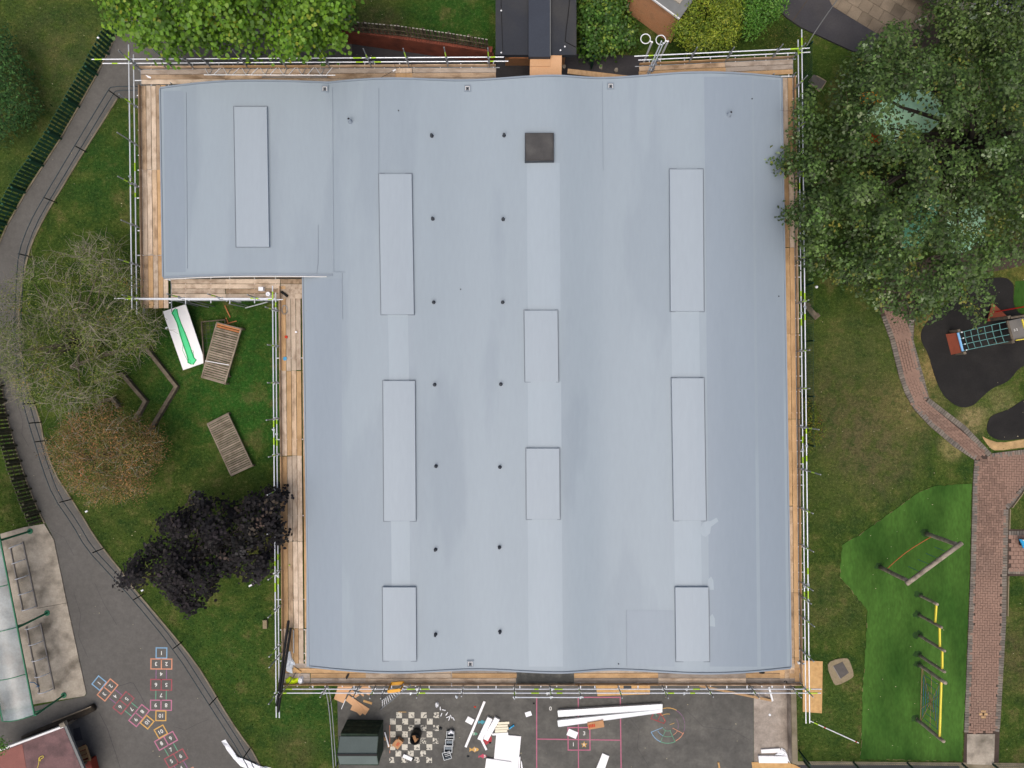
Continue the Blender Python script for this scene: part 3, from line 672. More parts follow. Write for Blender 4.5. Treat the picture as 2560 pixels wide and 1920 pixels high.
def between(a, b):
    a, b = Vector(a), Vector(b); d = b - a
    return Matrix.Translation((a + b) / 2) @ d.to_track_quat('Z', 'Y').to_matrix().to_4x4() @ Matrix.Diagonal((1, 1, d.length, 1))
def stick(name, a, b, parent, me=None, band=0.0):
    o = place(name, me or TUB, parent, mtx=between(a, b))
    return o
def put_band(a, b, t, L, parent):
    a, b = Vector(a), Vector(b); d = (b - a).normalized(); c = a + (b - a) * t
    return place('paint_band', BAND, parent, mtx=between(c - d * L / 2, c + d * L / 2))
def scaffold(name, label, A, B, side, rows, joints, stands, rail_over=(0.3, 0.3), height=1.85, gap=None, toe=True, mats=('plank', 'plank_pale', 'plank_grey', 'plank_orange'), tr=0.9, hts=None, inner=True, tr_out=(0.12, 0.3), axis=0, rails=(0.45, 0.86), trs=None):
    "A-B: outer deck edge in photograph px at deck height; side: +1 when the deck lies left of A->B; joints and stands in px along axis"
    a, b = P(*A, ZD), P(*B, ZD); d = (b - a); L = d.length; d.normalize(); q = Vector((-d.y, d.x, 0)) * side
    s = thing(name, label, 'scaffold', (a.x, a.y, 0)); rz = math.atan2(d.y, d.x)
    def along(v):
        t = (v - A[axis]) / (B[axis] - A[axis]); return a + d * (L * t)
    for r in range(rows):
        off = 0.03 + (r + 0.5) * 0.2275 + (gap if gap and r == rows - 1 else 0)
        for j0, j1 in zip(joints[:-1], joints[1:]):
            p0, p1 = along(j0 + R.uniform(-1.2, 1.2)), along(j1 + R.uniform(-1.2, 1.2)); c = (p0 + p1) / 2 + q * off; l = (p1 - p0).length - 0.012
            m = R.choice(mats); z = ZD + R.uniform(-0.006, 0.006)
            o = place('board', PLANKS[m], s, (c.x, c.y, z), rz + R.uniform(-0.002, 0.002), (l, 1, 1))
    if toe:
        for j0, j1 in zip(joints[:-1], joints[1:]):
            p0, p1 = along(j0), along(j1); c = (p0 + p1) / 2; M = Matrix.Translation((c.x, c.y, ZD + 0.11)) @ Matrix.Rotation(rz, 4, 'Z') @ Matrix.Rotation(math.pi / 2, 4, 'X') @ Matrix.Diagonal(((p1 - p0).length - 0.02, 0.95, 1, 1))
            place('toe_board', PLANKS[R.choice(('plank', 'plank_orange'))], s, mtx=M)
    e0, e1 = a - d * rail_over[0] - q * 0.05, b + d * rail_over[1] - q * 0.05
    for k, zz in enumerate(rails):
        p0 = e0 - d * (0.25 if k else 0); p1 = e1 + d * (0.0 if k else 0.2); p0 = Vector((p0.x, p0.y, ZD + zz)); p1 = Vector((p1.x, p1.y, ZD + zz))
        nseg = max(1, round((p1 - p0).length / 6.2))
        for i in range(nseg):
            u0, u1 = p0 + (p1 - p0) * (i / nseg), p0 + (p1 - p0) * ((i + 1) / nseg); g = stick('guard_rail', u0, u1, s)
            put_band(u0, u1, R.uniform(0.03, 0.1), R.uniform(0.2, 0.4), g)
            if R.random() < 0.7: put_band(u0, u1, R.uniform(0.85, 0.97), R.uniform(0.2, 0.4), g)
            if i: place('sleeve', COUP, g, (u0.x, u0.y, u0.z), rz)
    l0, l1 = a - d * 0.15, b + d * 0.15
    for off in (-0.03, rows * 0.2275 + 0.1):
        p0, p1 = l0 + q * off, l1 + q * off; stick('ledger', (p0.x, p0.y, ZD - 0.15), (p1.x, p1.y, ZD - 0.15), s, TUBD)
    for i, v in enumerate(stands):
        p = along(v) - q * 0.0; hh = (hts[i] if hts and hts[i] else height + R.uniform(-0.15, 0.15))
        o = stick('standard', (p.x, p.y, 0.02), (p.x, p.y, ZD + hh), s, TUBD)
        if R.random() < 0.75: put_band((p.x, p.y, 0), (p.x, p.y, ZD + hh), 1 - 0.28 * hh / (ZD + hh) - R.uniform(0, 0.05), R.uniform(0.25, 0.5), o)
        for zz in (-0.12,) + tuple(rails): place('coupler', COUP, o, (p.x - q.x * 0.02 + R.uniform(-0.01, 0.01), p.y - q.y * 0.02, ZD + zz), rz + R.choice((0, 1.57, 3.14, 4.71)))
        if inner:
            pi = p + q * (rows * 0.2275 + 0.1 + (gap or 0)); stick('inner_standard', (pi.x, pi.y, 0.02), (pi.x, pi.y, ZD + 0.32), s, TUBD)
    tl = trs if trs else []
    t = 0.4 + R.uniform(0, 0.4)
    while t < L and not trs:
        tl.append(A[axis] + (B[axis] - A[axis]) * t / L); t += tr * R.uniform(0.5, 1.35)
    for v in tl:
        p = along(v); ext = R.uniform(*tr_out); p0 = p - q * ext; p1 = p + q * (rows * 0.2275 + 0.12 + (gap or 0)); z = ZD - 0.075
        stick('transom', (p0.x, p0.y, z), (p1.x, p1.y, z), s)
    return s
scaffold('scaffold_run', 'scaffold walkway along the upper left roof edge beneath the bright green tree', (350, 172), (1241, 167), -1, 3, [352, 562, 775, 988, 1030, 1240], [351, 434, 485, 529, 620, 717, 825, 929, 1023, 1120, 1223], (1.45, 0.35), 1.9, axis=0)
scaffold('scaffold_run', 'scaffold walkway beside the left end of the roof, above the grass wedge', (350, 172), (357.5, 772), 1, 5, [214, 425, 638, 771], [173, 275, 369, 472, 572, 667, 749], (0.45, 0.1), 1.85, axis=1, mats=('plank', 'plank_pale', 'plank_pale', 'plank_orange'))
scaffold('scaffold_run', 'short scaffold walkway in the inner corner above the leaning white painted board', (428, 748.5), (701, 748.5), 1, 5, [428, 564, 700, 760], [469.5, 565, 653], (1.9, 0.05), 1.85, gap=0.06, toe=False, axis=0, mats=('plank', 'plank_pale', 'plank_pale'), tr_out=(0.15, 0.3), rails=(0.4, 0.8))
scaffold('scaffold_run', 'long scaffold walkway beside the purple tree on the inner left roof edge', (700, 740), (708.5, 1712), 1, 5, [716, 927, 1140, 1354, 1572, 1668], [779, 867, 957, 1045, 1133, 1221, 1313, 1421, 1509, 1603, 1628, 1712], (0.1, 1.1), 1.85, gap=0.05, axis=1, mats=('plank_pale', 'plank_pale', 'plank', 'plank_orange'), trs=[895, 1099, 1290, 1500, 1576, 1635, 1654])
bot = scaffold('scaffold_run', 'scaffold walkway along the bottom roof edge over the play yard', (709, 1709.5), (2002, 1709.5), 1, 4, [709, 776, 915, 1129, 1291, 1436, 1645, 1865, 2000], [709, 821, 900, 941, 967, 1052, 1159, 1286, 1374, 1445, 1543, 1653, 1762, 1870, 1971, 2001], (-0.1, 0.55), 1.45, axis=0, mats=('plank_pale', 'plank_pale', 'plank_grey', 'plank_orange'))
p0, p1 = P(1282, 1709.5, ZD), P(1452, 1709.5, ZD); g = stick('guard_rail', (p0.x, p0.y - 0.05, ZD + 1.3), (p1.x, p1.y - 0.05, ZD + 1.3), bot)
for x in (1286, 1374, 1445):
    c = P(x, 1709.5, ZD); place('coupler', COUP, g, (c.x, c.y - 0.03, ZD + 1.3), 0)
scaffold('scaffold_run', 'long scaffold walkway of orange boards down the right roof edge past the oak', (1983, 152), (2001, 1709), -1, 4, [193, 406, 619, 834, 1048, 1265, 1482, 1644, 1706], [225, 330, 440, 545, 653, 759, 879, 971, 1066, 1170, 1268, 1359, 1453, 1488, 1537, 1622], (0.75, 1.4), 1.45, axis=1, mats=('plank', 'plank_orange', 'plank_orange', 'plank_pale'),
         hts=[0, 0, 0, 0, 1.4, 1.4, 1.45, 1.4, 2.3, 2.4, 1.6, 1.6, 1.5, 1.3, 1.6, 1.5], tr=0.8)
scaffold('scaffold_run', 'short scaffold walkway at the upper right roof edge beside the netball hoops', (1597, 164), (1985, 146), -1, 3, [1597, 1813, 1982], [1721, 1812, 1927, 1981], (0.1, 0.35), 1.5, axis=0, mats=('plank', 'plank_orange', 'plank_grey'))
# ------------------------------------------------------------------ fences and railings
PK = {m: MB().prism([(-0.062, -0.016), (0.062, -0.016), (0.062, 0.016), (-0.062, 0.016)], 0, 1).mesh('picket', m) for m in ('green_paint', 'green_weathered', 'picket_brown')}
TIP = MB().box((0, 0, 0), (0.112, 0.032, 0.03)).mesh('picket_tip', 'picket_tip')
def picket_fence(label, pts, pitch, h, m, z0=0.0, tips=False, railm=None, lean=0.0):
    pts = [P(*p, z0) for p in pts]; s = thing('picket_fence', label, 'fence', pts[0]); tot = 0; cnt = 0; rm = railm or m
    for a, b in zip(pts[:-1], pts[1:]):
        d = b - a; L = d.length; d.normalize(); rz = math.atan2(d.y, d.x); k = max(1, round(L / pitch))
        for i in range(k):
            c = a + d * ((i + 0.5) * L / k); o = place('picket', PK[m], s, (c.x, c.y, z0 + 0.03), rz + R.uniform(-0.08, 0.08), (R.uniform(0.92, 1.08), 1, h * R.uniform(0.96, 1.03)))
            if tips: place('tip', TIP, o, (c.x, c.y, z0 + 0.03 + h), rz)
            cnt += 1
        q = Vector((-d.y, d.x, 0)) * 0.04
        for zz in (0.2, 0.62): MB().bar(a - q + Vector((0, 0, h * zz)), b - q + Vector((0, 0, h * zz)), 0.03, 0.05).build('rail', rm, s)
        for e in (a, a + d * L * 0.5): MB().box(e + q * 2.3 + Vector((0, 0, h * 0.48)), (0.09, 0.09, h * 0.96), rz).build('post', rm, s)
    return s
picket_fence('dark green picket fence along the tarmac path at upper left', [(296, 82), (240, 186), (150, 345), (60, 480), (14, 560), (-30, 660)], 0.205, 1.05, 'green_paint')
picket_fence('weathered brown-green picket fence beside the path at the left edge, above the cycle shelter', [(-40, 840), (-8, 930), (5, 965), (17, 1040), (38, 1115), (62, 1192), (86, 1255), (108, 1306)], 0.19, 1.0, 'green_weathered')
# brick boundary wall with weathered pickets on it
wl = [(855, 106), (1000, 127), (1130, 146), (1232, 160)]
wall = thing('boundary_wall', 'red brick boundary wall under weathered pickets beside the small top lawn', 'wall', P(*wl[0]))
mb = MB(); pts = [P(*p) for p in wl]
mb.strip(pts, 0.0, 0.24, 0, 1.22).build('core', 'mortar', wall)
bricks = MB(); joint_n = 0
for a, b in zip(pts[:-1], pts[1:]):
    d = b - a; L = d.length; d.normalize(); rz = math.atan2(d.y, d.x); q = Vector((-d.y, d.x, 0))
    for r in range(16):
        x = -(r % 2) * 0.11
        while x < L - 0.05:
            c = a + d * (x + 0.107) - q * 0.004; bricks.box((c.x, c.y, 0.04 + r * 0.075), (0.213, 0.02 + R.uniform(0, 0.006), 0.064), rz); x += 0.225
tag(bricks.build('bricks', 'wall_brick_red', wall), kind='stuff')
CB = MB().box((0, 0, 0), (0.212, 0.27, 0.075)).mesh('coping_brick', 'wall_brick_red')
for a, b in zip(pts[:-1], pts[1:]):
    d = b - a; L = d.length; d.normalize(); rz = math.atan2(d.y, d.x); q = Vector((-d.y, d.x, 0)); k = int(L / 0.12)
    CBh = MB().box((0, 0, 0), (0.108, 0.27, 0.075)).mesh('coping_brick', 'wall_brick_red')
    for i in range(k):
        c = a + d * ((i + 0.5) * L / k) + q * 0.12; place('coping_brick', CBh, wall, (c.x, c.y, 1.26 + R.uniform(-0.004, 0.004)), rz)
picket_fence('dark weathered picket fence with pale tips standing on the red brick wall', [(853 - 14, 104 - 28), (1000, 90), (1125, 108), (1222, 124)], 0.17, 0.95, 'picket_brown', 1.30, True)

def weldmesh(label, pts, h, step=0.11):
    pts = [P(*p) for p in pts]; s = thing('mesh_fence', label, 'fence', pts[0])
    for a, b in zip(pts[:-1], pts[1:]):
        d = b - a; L = d.length; d.normalize(); rz = math.atan2(d.y, d.x)
        MB().box(a + Vector((0, 0, (h + 0.1) / 2)), (0.07, 0.07, h + 0.1), rz).build('post', 'fence_green', s)
        mb = MB(); k = int(L / step)
        for i in range(1, k): mb.bar(a + d * (i * L / k) + Vector((0, 0, 0.05)), a + d * (i * L / k) + Vector((0, 0, h)), 0.009, 0.009)
        for zz in np.arange(0.08, h + 0.01, 0.16): mb.bar(a + d * 0.03 + Vector((0.012, 0.0, zz)), b - d * 0.03 + Vector((0.012, 0.0, zz)), 0.012, 0.012)
        mb.build('mesh_panel', 'fence_green', s)
    MB().box(pts[-1] + Vector((0, 0, (h + 0.1) / 2)), (0.07, 0.07, h + 0.1), 0).build('post', 'fence_green', s)
    return s
weldmesh('dark green wire mesh fence running beside the right-hand scaffold', [(2004, 135), (2004, 260), (2004, 385), (2004, 515), (2005, 655), (2006, 716), (2007, 855), (2008, 990), (2009, 1110)], 1.2)
weldmesh('dark green wire mesh fence along the bottom right roadside', [(1997, 1876), (2010, 1903), (2133, 1905), (2268, 1907), (2405, 1909)], 1.25)
weldmesh('green mesh gate posts and fence at the bottom end of the block path', [(2480, 1909), (2600, 1912)], 1.25)
weldmesh('leaning dark green mesh fence beside the ivy, below the black felt roof', [(1452, 130), (1478, 172)], 1.3, 0.07)

def railing(label, pts, posts, h=0.95, m='rail_blue', pm='rail_black', mid=0.5):
    w = [P(*p) for p in pts]; s = thing('railing', label, 'railing', w[0])
    for zz in (mid, h):
        MB().tube([v + Vector((0, 0, zz)) for v in smooth_line(w, 1)], 0.021, 6).build('rail', m, s, True)
    for p in posts:
        v = P(*p); MB().tube([v, v + Vector((0, 0, h + 0.02))], 0.028, 8).build('post', pm, s)
    return s
# base line of the railing = tile line minus its parallax; posts listed at their feet
def foot(x, y, z=0.95):
    k = (H - z) / H; return (1280 + (x - 1280) * k, 960 + (y - 960) * k)
topl = [(345, 216), (278, 216), (270, 226), (186, 365), (110, 492), (72, 560), (46, 632), (41, 700), (36, 800), (40, 900), (55, 1000), (72, 1060), (86, 1105), (106, 1172), (133, 1243), (180, 1310), (215, 1372), (278, 1440), (333, 1500), (433, 1622), (523, 1763), (608, 1895), (640, 1960)]
railing('dark double-rail handrail curving along the tarmac path at left', [foot(*p) for p in topl], [foot(*p) for p in [(272, 226), (188, 365), (110, 494), (46, 634), (38, 820), (56, 1010), (72, 1058), (86, 1105), (149, 1256), (231, 1382), (333, 1500), (433, 1622), (523, 1763), (608, 1895)]])
railing('thin grey handrail crossing the grass beside the green shed', [foot(*p) for p in [(812, 1718), (822, 1760), (830, 1860), (838, 1990)]], [foot(*p) for p in [(812, 1718), (820, 1766), (834, 1930)]], 0.95, 'steel_dull', 'rail_black')

# ------------------------------------------------------------------ neighbours at the top
lb = thing('link_building', 'low link building with black felt roof and raised middle strip at top', 'building', P(1340, 60))
def rect(mb, x0, y0, x1, y1, z0, z1): return mb.prism([P(x0, y0, z1), P(x1, y0, z1), P(x1, y1, z1), P(x0, y1, z1)], z0, z1)
rect(MB(), 1239, -90, 1441, 137, 2.5, 2.75).build('roof', 'felt_black', lb)
rect(MB(), 1262, -90, 1420, 104, 0, 2.5).build('wall', 'wall_brick', lb)
ra = rect(MB(), 1321.5, -90, 1375, 142, 2.75, 2.98).build('raised_roof', 'felt_blue', lb)
MB().bar(P(1321, 143.5, 2.86), P(1376, 143.5, 2.86), 0.04, 0.22).build('fascia', 'black', ra)
MB().bar(P(1375.8, -60, 2.99), P(1375.8, 140, 2.99), 0.03, 0.02).build('flashing', 'gutter_grey', ra)
mb = MB(); mb.tube([P(1426, -20, 2.77), P(1420, 40, 2.77), P(1416, 70, 2.77), P(1413, 104, 2.77), P(1420, 108, 2.77), P(1440, 118, 2.77)], 0.018, 6); mb.build('cable', 'black', lb)
MB().tube([P(1252, -20, 2.77), P(1254, 50, 2.77), P(1257, 130, 2.77)], 0.012, 5).build('cable', 'black', lb)
for x, y in [(1412, 117), (1401, 126), (1253, 132), (1253, 27)]:
    c = P(x, y, 2.76); MB().box(c + Vector((0, 0, 0.015)), (0.06, 0.06, 0.03), 0.7).build('tile_weight', 'white_metal', lb)
# timber sheets bridging the gap
c = P(1327, 168, 3.0)
single('plywood_sheet', 'pale plywood sheet bridging the gap between black roof and grey roof', 'plywood', MB().prism([P(1325, 146, 2.6), P(1375, 146, 2.6), P(1375, 169, 2.6), P(1325, 169, 2.6)], 2.72, 2.74), 'plywood', P(1350, 160, 2.72))
single('plywood_sheet', 'darker plywood sheet under the pale one, touching the grey roof edge', 'plywood', MB().prism([P(1325, 137, 2.5), P(1404, 137, 2.5), P(1403, 196, 2.5), P(1324, 196, 2.5)], 2.66, 2.69), 'plywood', P(1364, 190, 2.66))
single('loose_scaffold_board', 'single loose scaffold board angled across the gap under the plywood', 'board', MB().bar(P(1419, 178, 2.6), P(1580, 197, 2.6), 0.23, 0.04), 'plank_orange', P(1500, 187, 2.6))
single('plywood_strip', 'short timber strip against the wall below the black roof left side', 'board', MB().prism([P(1273, 137, 2.3), P(1321, 137, 2.3), P(1321, 146, 2.3), P(1273, 146, 2.3)], 2.3, 2.34), 'slat_orange', P(1297, 141, 2.3))
for i, (x, y, s, lab) in enumerate([(1410, 166, 0.13, 'white rubble scrap beside the plywood gap'), (1502, 168, 0.13, 'pale torn scrap on the dark ground below the ivy'), (1541, 176, 0.11, 'pale rubble scrap near the loose scaffold board')]):
    c = P(x, y, 0.02); single('rubble_scrap', lab, 'debris', MB().prism([c + Vector((math.cos(a) * s * R.uniform(0.5, 1.2), math.sin(a) * s * R.uniform(0.5, 1.2), 0)) for a in np.linspace(0, 6.28, 7)[:-1]], 0.02, 0.07), 'concrete', c)
# brick house beyond the hoops
bh = thing('brick_building', 'orange-brown brick outbuilding with grey roof behind the netball hoops', 'building', P(1650, 40))
q0, q1 = P(1640, 0, 2.6), P(1701, 45, 2.6); d = (q1 - q0).normalized(); nrm = Vector((d.y, -d.x, 0)) * 1.0   # wall face looks down-left
if nrm.y > 0: nrm = -nrm
a0 = Vector((q0.x, q0.y, 0)) - d * 4.5; a1 = Vector((q1.x, q1.y, 0)) - d * 0.1
inn = -nrm
MB().prism([a0 + inn * 0.12, a1 + inn * 0.12, a1 + inn * 5, a0 + inn * 5], 0, 2.5).build('wall', 'wall_brick', bh)
bricks = MB(); L = (a1 - a0).length
for r in range(33):
    x = -(r % 2) * 0.11
    while x < L - 0.05:
        c = a0 + d * (x + 0.107) + inn * 0.115; bricks.box((c.x, c.y, 0.04 + r * 0.075), (0.212, 0.03 + R.uniform(0, 0.012), 0.064), math.atan2(d.y, d.x)); x += 0.225
tag(bricks.build('bricks', 'wall_brick', bh), kind='stuff')
b0, b1 = a0 + nrm * 0.05, a1 + nrm * 0.05 + d * 0.1
MB().prism([b0, b1, b1 + inn * 5.3, b0 + inn * 5.3], 2.52, 2.66).build('roof', 'gutter_grey', bh)
MB().bar(b0 + Vector((0, 0, 2.62)) + nrm * 0.03, b1 + Vector((0, 0, 2.62)) + nrm * 0.03, 0.05, 0.1).build('gutter', 'white_fascia', bh)
MB().prism([b0 + inn * 0.5, b1 + inn * 0.5 - d * 0.4, b1 + inn * 5.0 - d * 0.4, b0 + inn * 5.0], 2.66, 2.72).build('roof_sheet', 'concrete', bh)

# netball hoops
def hoop(label, base, top, ring, arm):
    bpt = P(*base); s = thing('netball_hoop', label, 'hoop', bpt); z = 3.05
    t = P(*top, z); MB().tube([bpt, Vector((bpt.x, bpt.y, z))], 0.045, 10).build('post', 'white_metal', s)
    r = P(*ring, z); rad = 12 * (H - z) / F; T = Vector((bpt.x, bpt.y, z))
    dd = (r - T); dd.z = 0; e = r - dd.normalized() * rad
    MB().tube([T, e], 0.028, 8).build('arm', 'white_metal', s)
    MB().tube([r + Vector((math.cos(a) * rad, math.sin(a) * rad, 0)) for a in np.linspace(0, 2 * math.pi, 33)], 0.024, 6).build('ring', 'white_metal', s, True)
def foot2(x, y, z): k = (H - z) / H; return (1280 + (x - 1280) * k, 960 + (y - 960) * k)
hoop('white netball hoop on a pole, left of the pair at the top', foot2(1630, 105, 3.05), (1630, 105), (1614, 97), 0)
hoop('white netball hoop on a pole, right of the pair at the top', foot2(1670, 103, 3.05), (1670, 103), (1652, 100), 0)
hp = P(1617, 187, ZD)
hs = thing('hoist_pole', 'tall steel hoist pole clamped to the scaffold below the netball hoops', 'pole', (hp.x, hp.y, 0.0))
MB().tube([(hp.x, hp.y, 0.02), (hp.x, hp.y, ZD + 3.2)], 0.03, 8).build('tube', 'steel', hs)
MB().tube([(hp.x + 0.12, hp.y + 0.02, 0.02), (hp.x + 0.12, hp.y + 0.02, ZD + 3.0)], 0.03, 8).build('tube', 'steel', hs)
h2 = P(1630, 178, ZD); MB().tube([(h2.x, h2.y, ZD - 0.2), (h2.x, h2.y, ZD + 1.3)], 0.03, 8).build('brace', 'steel_dull', hs)
for zz in (0.1, 0.5, 0.95, 1.4): place('coupler', COUP, hs, (hp.x + 0.06, hp.y, ZD + zz), zz * 3); place('coupler', COUP, hs, (h2.x, h2.y, ZD + zz * 0.8), zz)
# overhead cable
mb = MB(); ca_, cb_ = TD(335, 395, 3.4), TD(640, -60, 5.0)
single('overhead_cable', 'thin grey cable strung over the dark footpath at upper right', 'cable', MB().tube([ca_ + (cb_ - ca_) * t - Vector((0, 0, 0.5 * math.sin(math.pi * t))) for t in np.linspace(0, 1, 9)], 0.02, 5), 'gutter_grey', ca_)

# ------------------------------------------------------------------ cycle shelter, shed roof, play cart at lower left
cs = thing('cycle_shelter', 'green-framed cycle shelter with curved clear roof at lower left edge', 'shelter', C3(200, 900))
ea, eb = C3(-60, -180, 2.25), C3(230, 1305, 2.25)     # front eave
dv = (eb - ea); Ls = dv.length; dv.normalize(); back = Vector((dv.y, -dv.x, 0))
if back.x > 0: back = -back
segs = 6; bays = 5
prof = [(t * 1.5, 2.25 + 0.42 * math.sin(math.pi * (0.12 + 0.75 * t)) - 0.16) for t in np.linspace(0, 1, 9)]
lam = [0.0, 0.30, 0.485, 0.66, 0.80, 1.0]; lam = [0.0, 0.2, 0.412, 0.604, 0.815, 1.0]
for i in range(len(lam) - 1):
    mb = MB(); s0, s1 = lam[i] * Ls + 0.02, lam[i + 1] * Ls - 0.02; vs = []
    for (w, z) in prof:
        for s_ in (s0, s1): p = ea + dv * s_ + back * w; vs.append((p.x, p.y, z))
    mb.add(vs, [(2 * k, 2 * k + 1, 2 * k + 3, 2 * k + 2) for k in range(len(prof) - 1)])
    o = mb.build('roof_sheet', 'clear_sheet', cs, True)
for t in lam:
    MB().tube([(ea + dv * (t * Ls) + back * w + Vector((0, 0, z - 2.25 - 0.005))) for (w, z) in prof], 0.022, 6).build('roof_hoop', 'shelter_green', cs, True)
MB().bar(ea + Vector((0, 0, prof[0][1] - 2.25)), eb + Vector((0, 0, prof[0][1] - 2.25)), 0.05, 0.06).build('eave_rail', 'shelter_green', cs)
MB().bar(ea + back * 1.5 + Vector((0, 0, prof[-1][1] - 2.25)), eb + back * 1.5 + Vector((0, 0, prof[-1][1] - 2.25)), 0.05, 0.06).build('rear_rail', 'shelter_green', cs)
for (x, y) in [(202, 75), (316, 622), (428, 1172)]:
    c = C3(x, y, 0.06); o = MB().tube([c, Vector((c.x, c.y, 2.2))], 0.05, 10).build('post', 'shelter_green', cs)
    MB().lathe(c, [(0.14, 0), (0.14, 0.03), (0.06, 0.04)], 14).build('base_plate', 'shelter_green', o)
    e = Vector((c.x, c.y, 1.6)); t2 = Vector((c.x, c.y, 2.2)) + back * 0.9; MB().tube([e, t2], 0.035, 8).build('brace', 'shelter_green', o)
    MB().tube([Vector((c.x, c.y, 2.18)), Vector((c.x, c.y, 2.18)) + back * 1.4], 0.035, 8).build('arm', 'shelter_green', o)
def rack(label, r0, r1, l0, l1):
    r0, r1, l0, l1 = [C3(*p, 0.09) for p in (r0, r1, l0, l1)]; s = thing('cycle_rack', label, 'cycle rack', Vector((r0.x, r0.y, 0.06)), 'steel cycle racks on the concrete slab')
    for a, b in ((r0, r1), (l0, l1)): MB().tube([a, b], 0.034, 8).build('base_rail', 'steel_grey', s)
    for t in np.linspace(0.02, 0.98, 5):
        a, b = r0 + (r1 - r0) * t, l0 + (l1 - l0) * t
        MB().tube([a + (b - a) * k + Vector((0, 0, 0.42 * math.sin(math.pi * min(1, k * 1.02)) ** 0.6)) for k in np.linspace(0, 1, 11)], 0.022, 6).build('hoop', 'steel', s, True)
rack('steel toast-rack cycle stand nearest the picket fence', (152, 145), (246, 585), (68, 180), (152, 606))
rack('steel toast-rack cycle stand nearest the maroon shed roof', (270, 690), (362, 1135), (175, 715), (262, 1155))
single('cable_lock', 'small blue cable lock lying on the lower cycle stand', 'lock', MB().tube([C3(200, 1085, 0.12), C3(230, 1088, 0.2), C3(250, 1105, 0.16), C3(262, 1112, 0.12), C3(240, 1118, 0.12)], 0.02, 6), 'rope_blue', C3(240, 1105, 0.1))
ms = thing('outbuilding', 'outbuilding with mottled maroon felt roof and pale fascia at bottom left corner', 'building', C3(200, 1600))
z = 1.5; rp = [(-60, 1570), (425, 1385), (560, 1700), (560, 1800), (-60, 1800)]
MB().prism([C3(*p, z) for p in rp], 1.38, 1.5).build('roof', 'maroon_felt', ms)
MB().prism([C3(*p, z) for p in [(-60, 1575), (150, 1500), (200, 1800), (-60, 1800)]], 1.5, 1.512).build('red_roof_strip', 'red_felt', ms)
MB().bar(C3(-60, 1560, 1.46), C3(432, 1376, 1.46), 0.09, 0.2).build('fascia', 'white_fascia', ms)
MB().bar(C3(440, 1375, 1.46), C3(578, 1700, 1.46), 0.12, 0.12).build('gutter', 'gutter_grey', ms)
MB().box(C3(425, 1366, 1.46), (0.26, 0.2, 0.22), 0.4).build('corner_block', 'concrete', ms)
MB().prism([C3(*p, 1.3) for p in [(-60, 1700), (270, 1560), (390, 1850), (-60, 1950)]], 0, 1.37).build('wall', 'log_dark', ms)
for p in ((400, 1410), (510, 1680)): v = C3(*p, 1.3); MB().box((v.x, v.y, 0.69), (0.1, 0.1, 1.36)).build('post', 'timber_grey', ms)
single('yellow_rope', 'tangled yellow rope lying on the maroon roof', 'rope', MB().tube(smooth_line([C3(250, 1659, 1.53), C3(262, 1625, 1.53), C3(258, 1590, 1.53), C3(290, 1575, 1.53), C3(292, 1590, 1.53), C3(272, 1598, 1.53), C3(268, 1620, 1.53), C3(262, 1590, 1.53)], 2), 0.012, 5), 'yellow_paint', C3(262, 1620, 1.53))
pc = thing('play_cart', 'red and timber wooden play cart beside the maroon-roofed outbuilding', 'play cart', C3(555, 1600))
for i, (x0, y0, x1, y1) in enumerate([(522, 1540, 578, 1515), (534, 1565, 588, 1545), (545, 1592, 598, 1572)]): MB().bar(C3(x0, y0, 0.55), C3(x1, y1, 0.55), 0.18, 0.04).build('slat', 'timber_bright', pc)
MB().bar(C3(575, 1515, 0.6), C3(606, 1610, 0.6), 0.06, 0.08).build('side_rail', 'timber_bright', pc)
MB().prism([C3(515, 1540, 0.5), C3(535, 1535, 0.5), C3(575, 1720, 0.5), C3(548, 1720, 0.5)], 0.02, 0.5).build('side_panel', 'red_paint', pc)
MB().prism([C3(552, 1625, 0.5), C3(605, 1610, 0.5), C3(640, 1750, 0.5), C3(575, 1750, 0.5)], 0.02, 0.5).build('body', 'red_paint', pc)
MB().bar(C3(548, 1618, 0.56), C3(604, 1602, 0.56), 0.06, 0.1).build('cross_bar', 'timber_bright', pc)
lgp = [C3(628, 1252, 0.2), C3(560, 1290, 0.18), C3(480, 1325, 0.16), C3(380, 1365, 0.16), C3(270, 1405, 0.15), C3(150, 1455, 0.14)]
single('fallen_log', 'long dark weathered log lying between cycle slab and maroon roof', 'log', MB().tube(lgp, [0.19, 0.17, 0.15, 0.13, 0.11, 0.08], 9), 'log_dark', lgp[0], smooth=True)
single('timber_rail', 'thin weathered grey rail lying along the dark log', 'rail', MB().bar(C3(610, 1248, 0.42), C3(350, 1352, 0.34), 0.05, 0.06), 'timber_grey', C3(500, 1300, 0.4))

# ------------------------------------------------------------------ left lawn
def beam_line(label, pts, w=0.17, h=0.28):
    pts = [P(*p) for p in pts]; s = thing('timber_edging', label, 'timber edging', pts[0])
    for a, b in zip(pts[:-1], pts[1:]):
        d = (b - a).normalized(); MB().bar(a - d * 0.06 + Vector((0, 0, h / 2)), b + d * 0.06 + Vector((0, 0, h / 2 + R.uniform(-0.006, 0.006))), w, h).build('beam', 'timber_grey', s)
    return s
EX = lambda x, y: (x / 3.456, 480 + y / 3.456)
GX = lambda x, y: (x / 3.456, 960 + y / 3.456)
beam_line('large bent grey timber beam around the sparse left tree, nearest the building', [EX(640, 1510), EX(950, 1400), EX(1262, 1325), EX(1540, 1680), GX(1320, 390)])
beam_line('middle bent grey timber beam inside the larger one', [EX(850, 1640), EX(1075, 1575), GX(1275, 150), GX(1185, 310)])
beam_line('smallest bent grey timber beam above the brown tree', [GX(890, 150), GX(990, 128), GX(1040, 195)])
pb = thing('painted_board', 'large white board with a green painted stroke leaning on the grass', 'board', C9(530, 770))
zb = 0.55
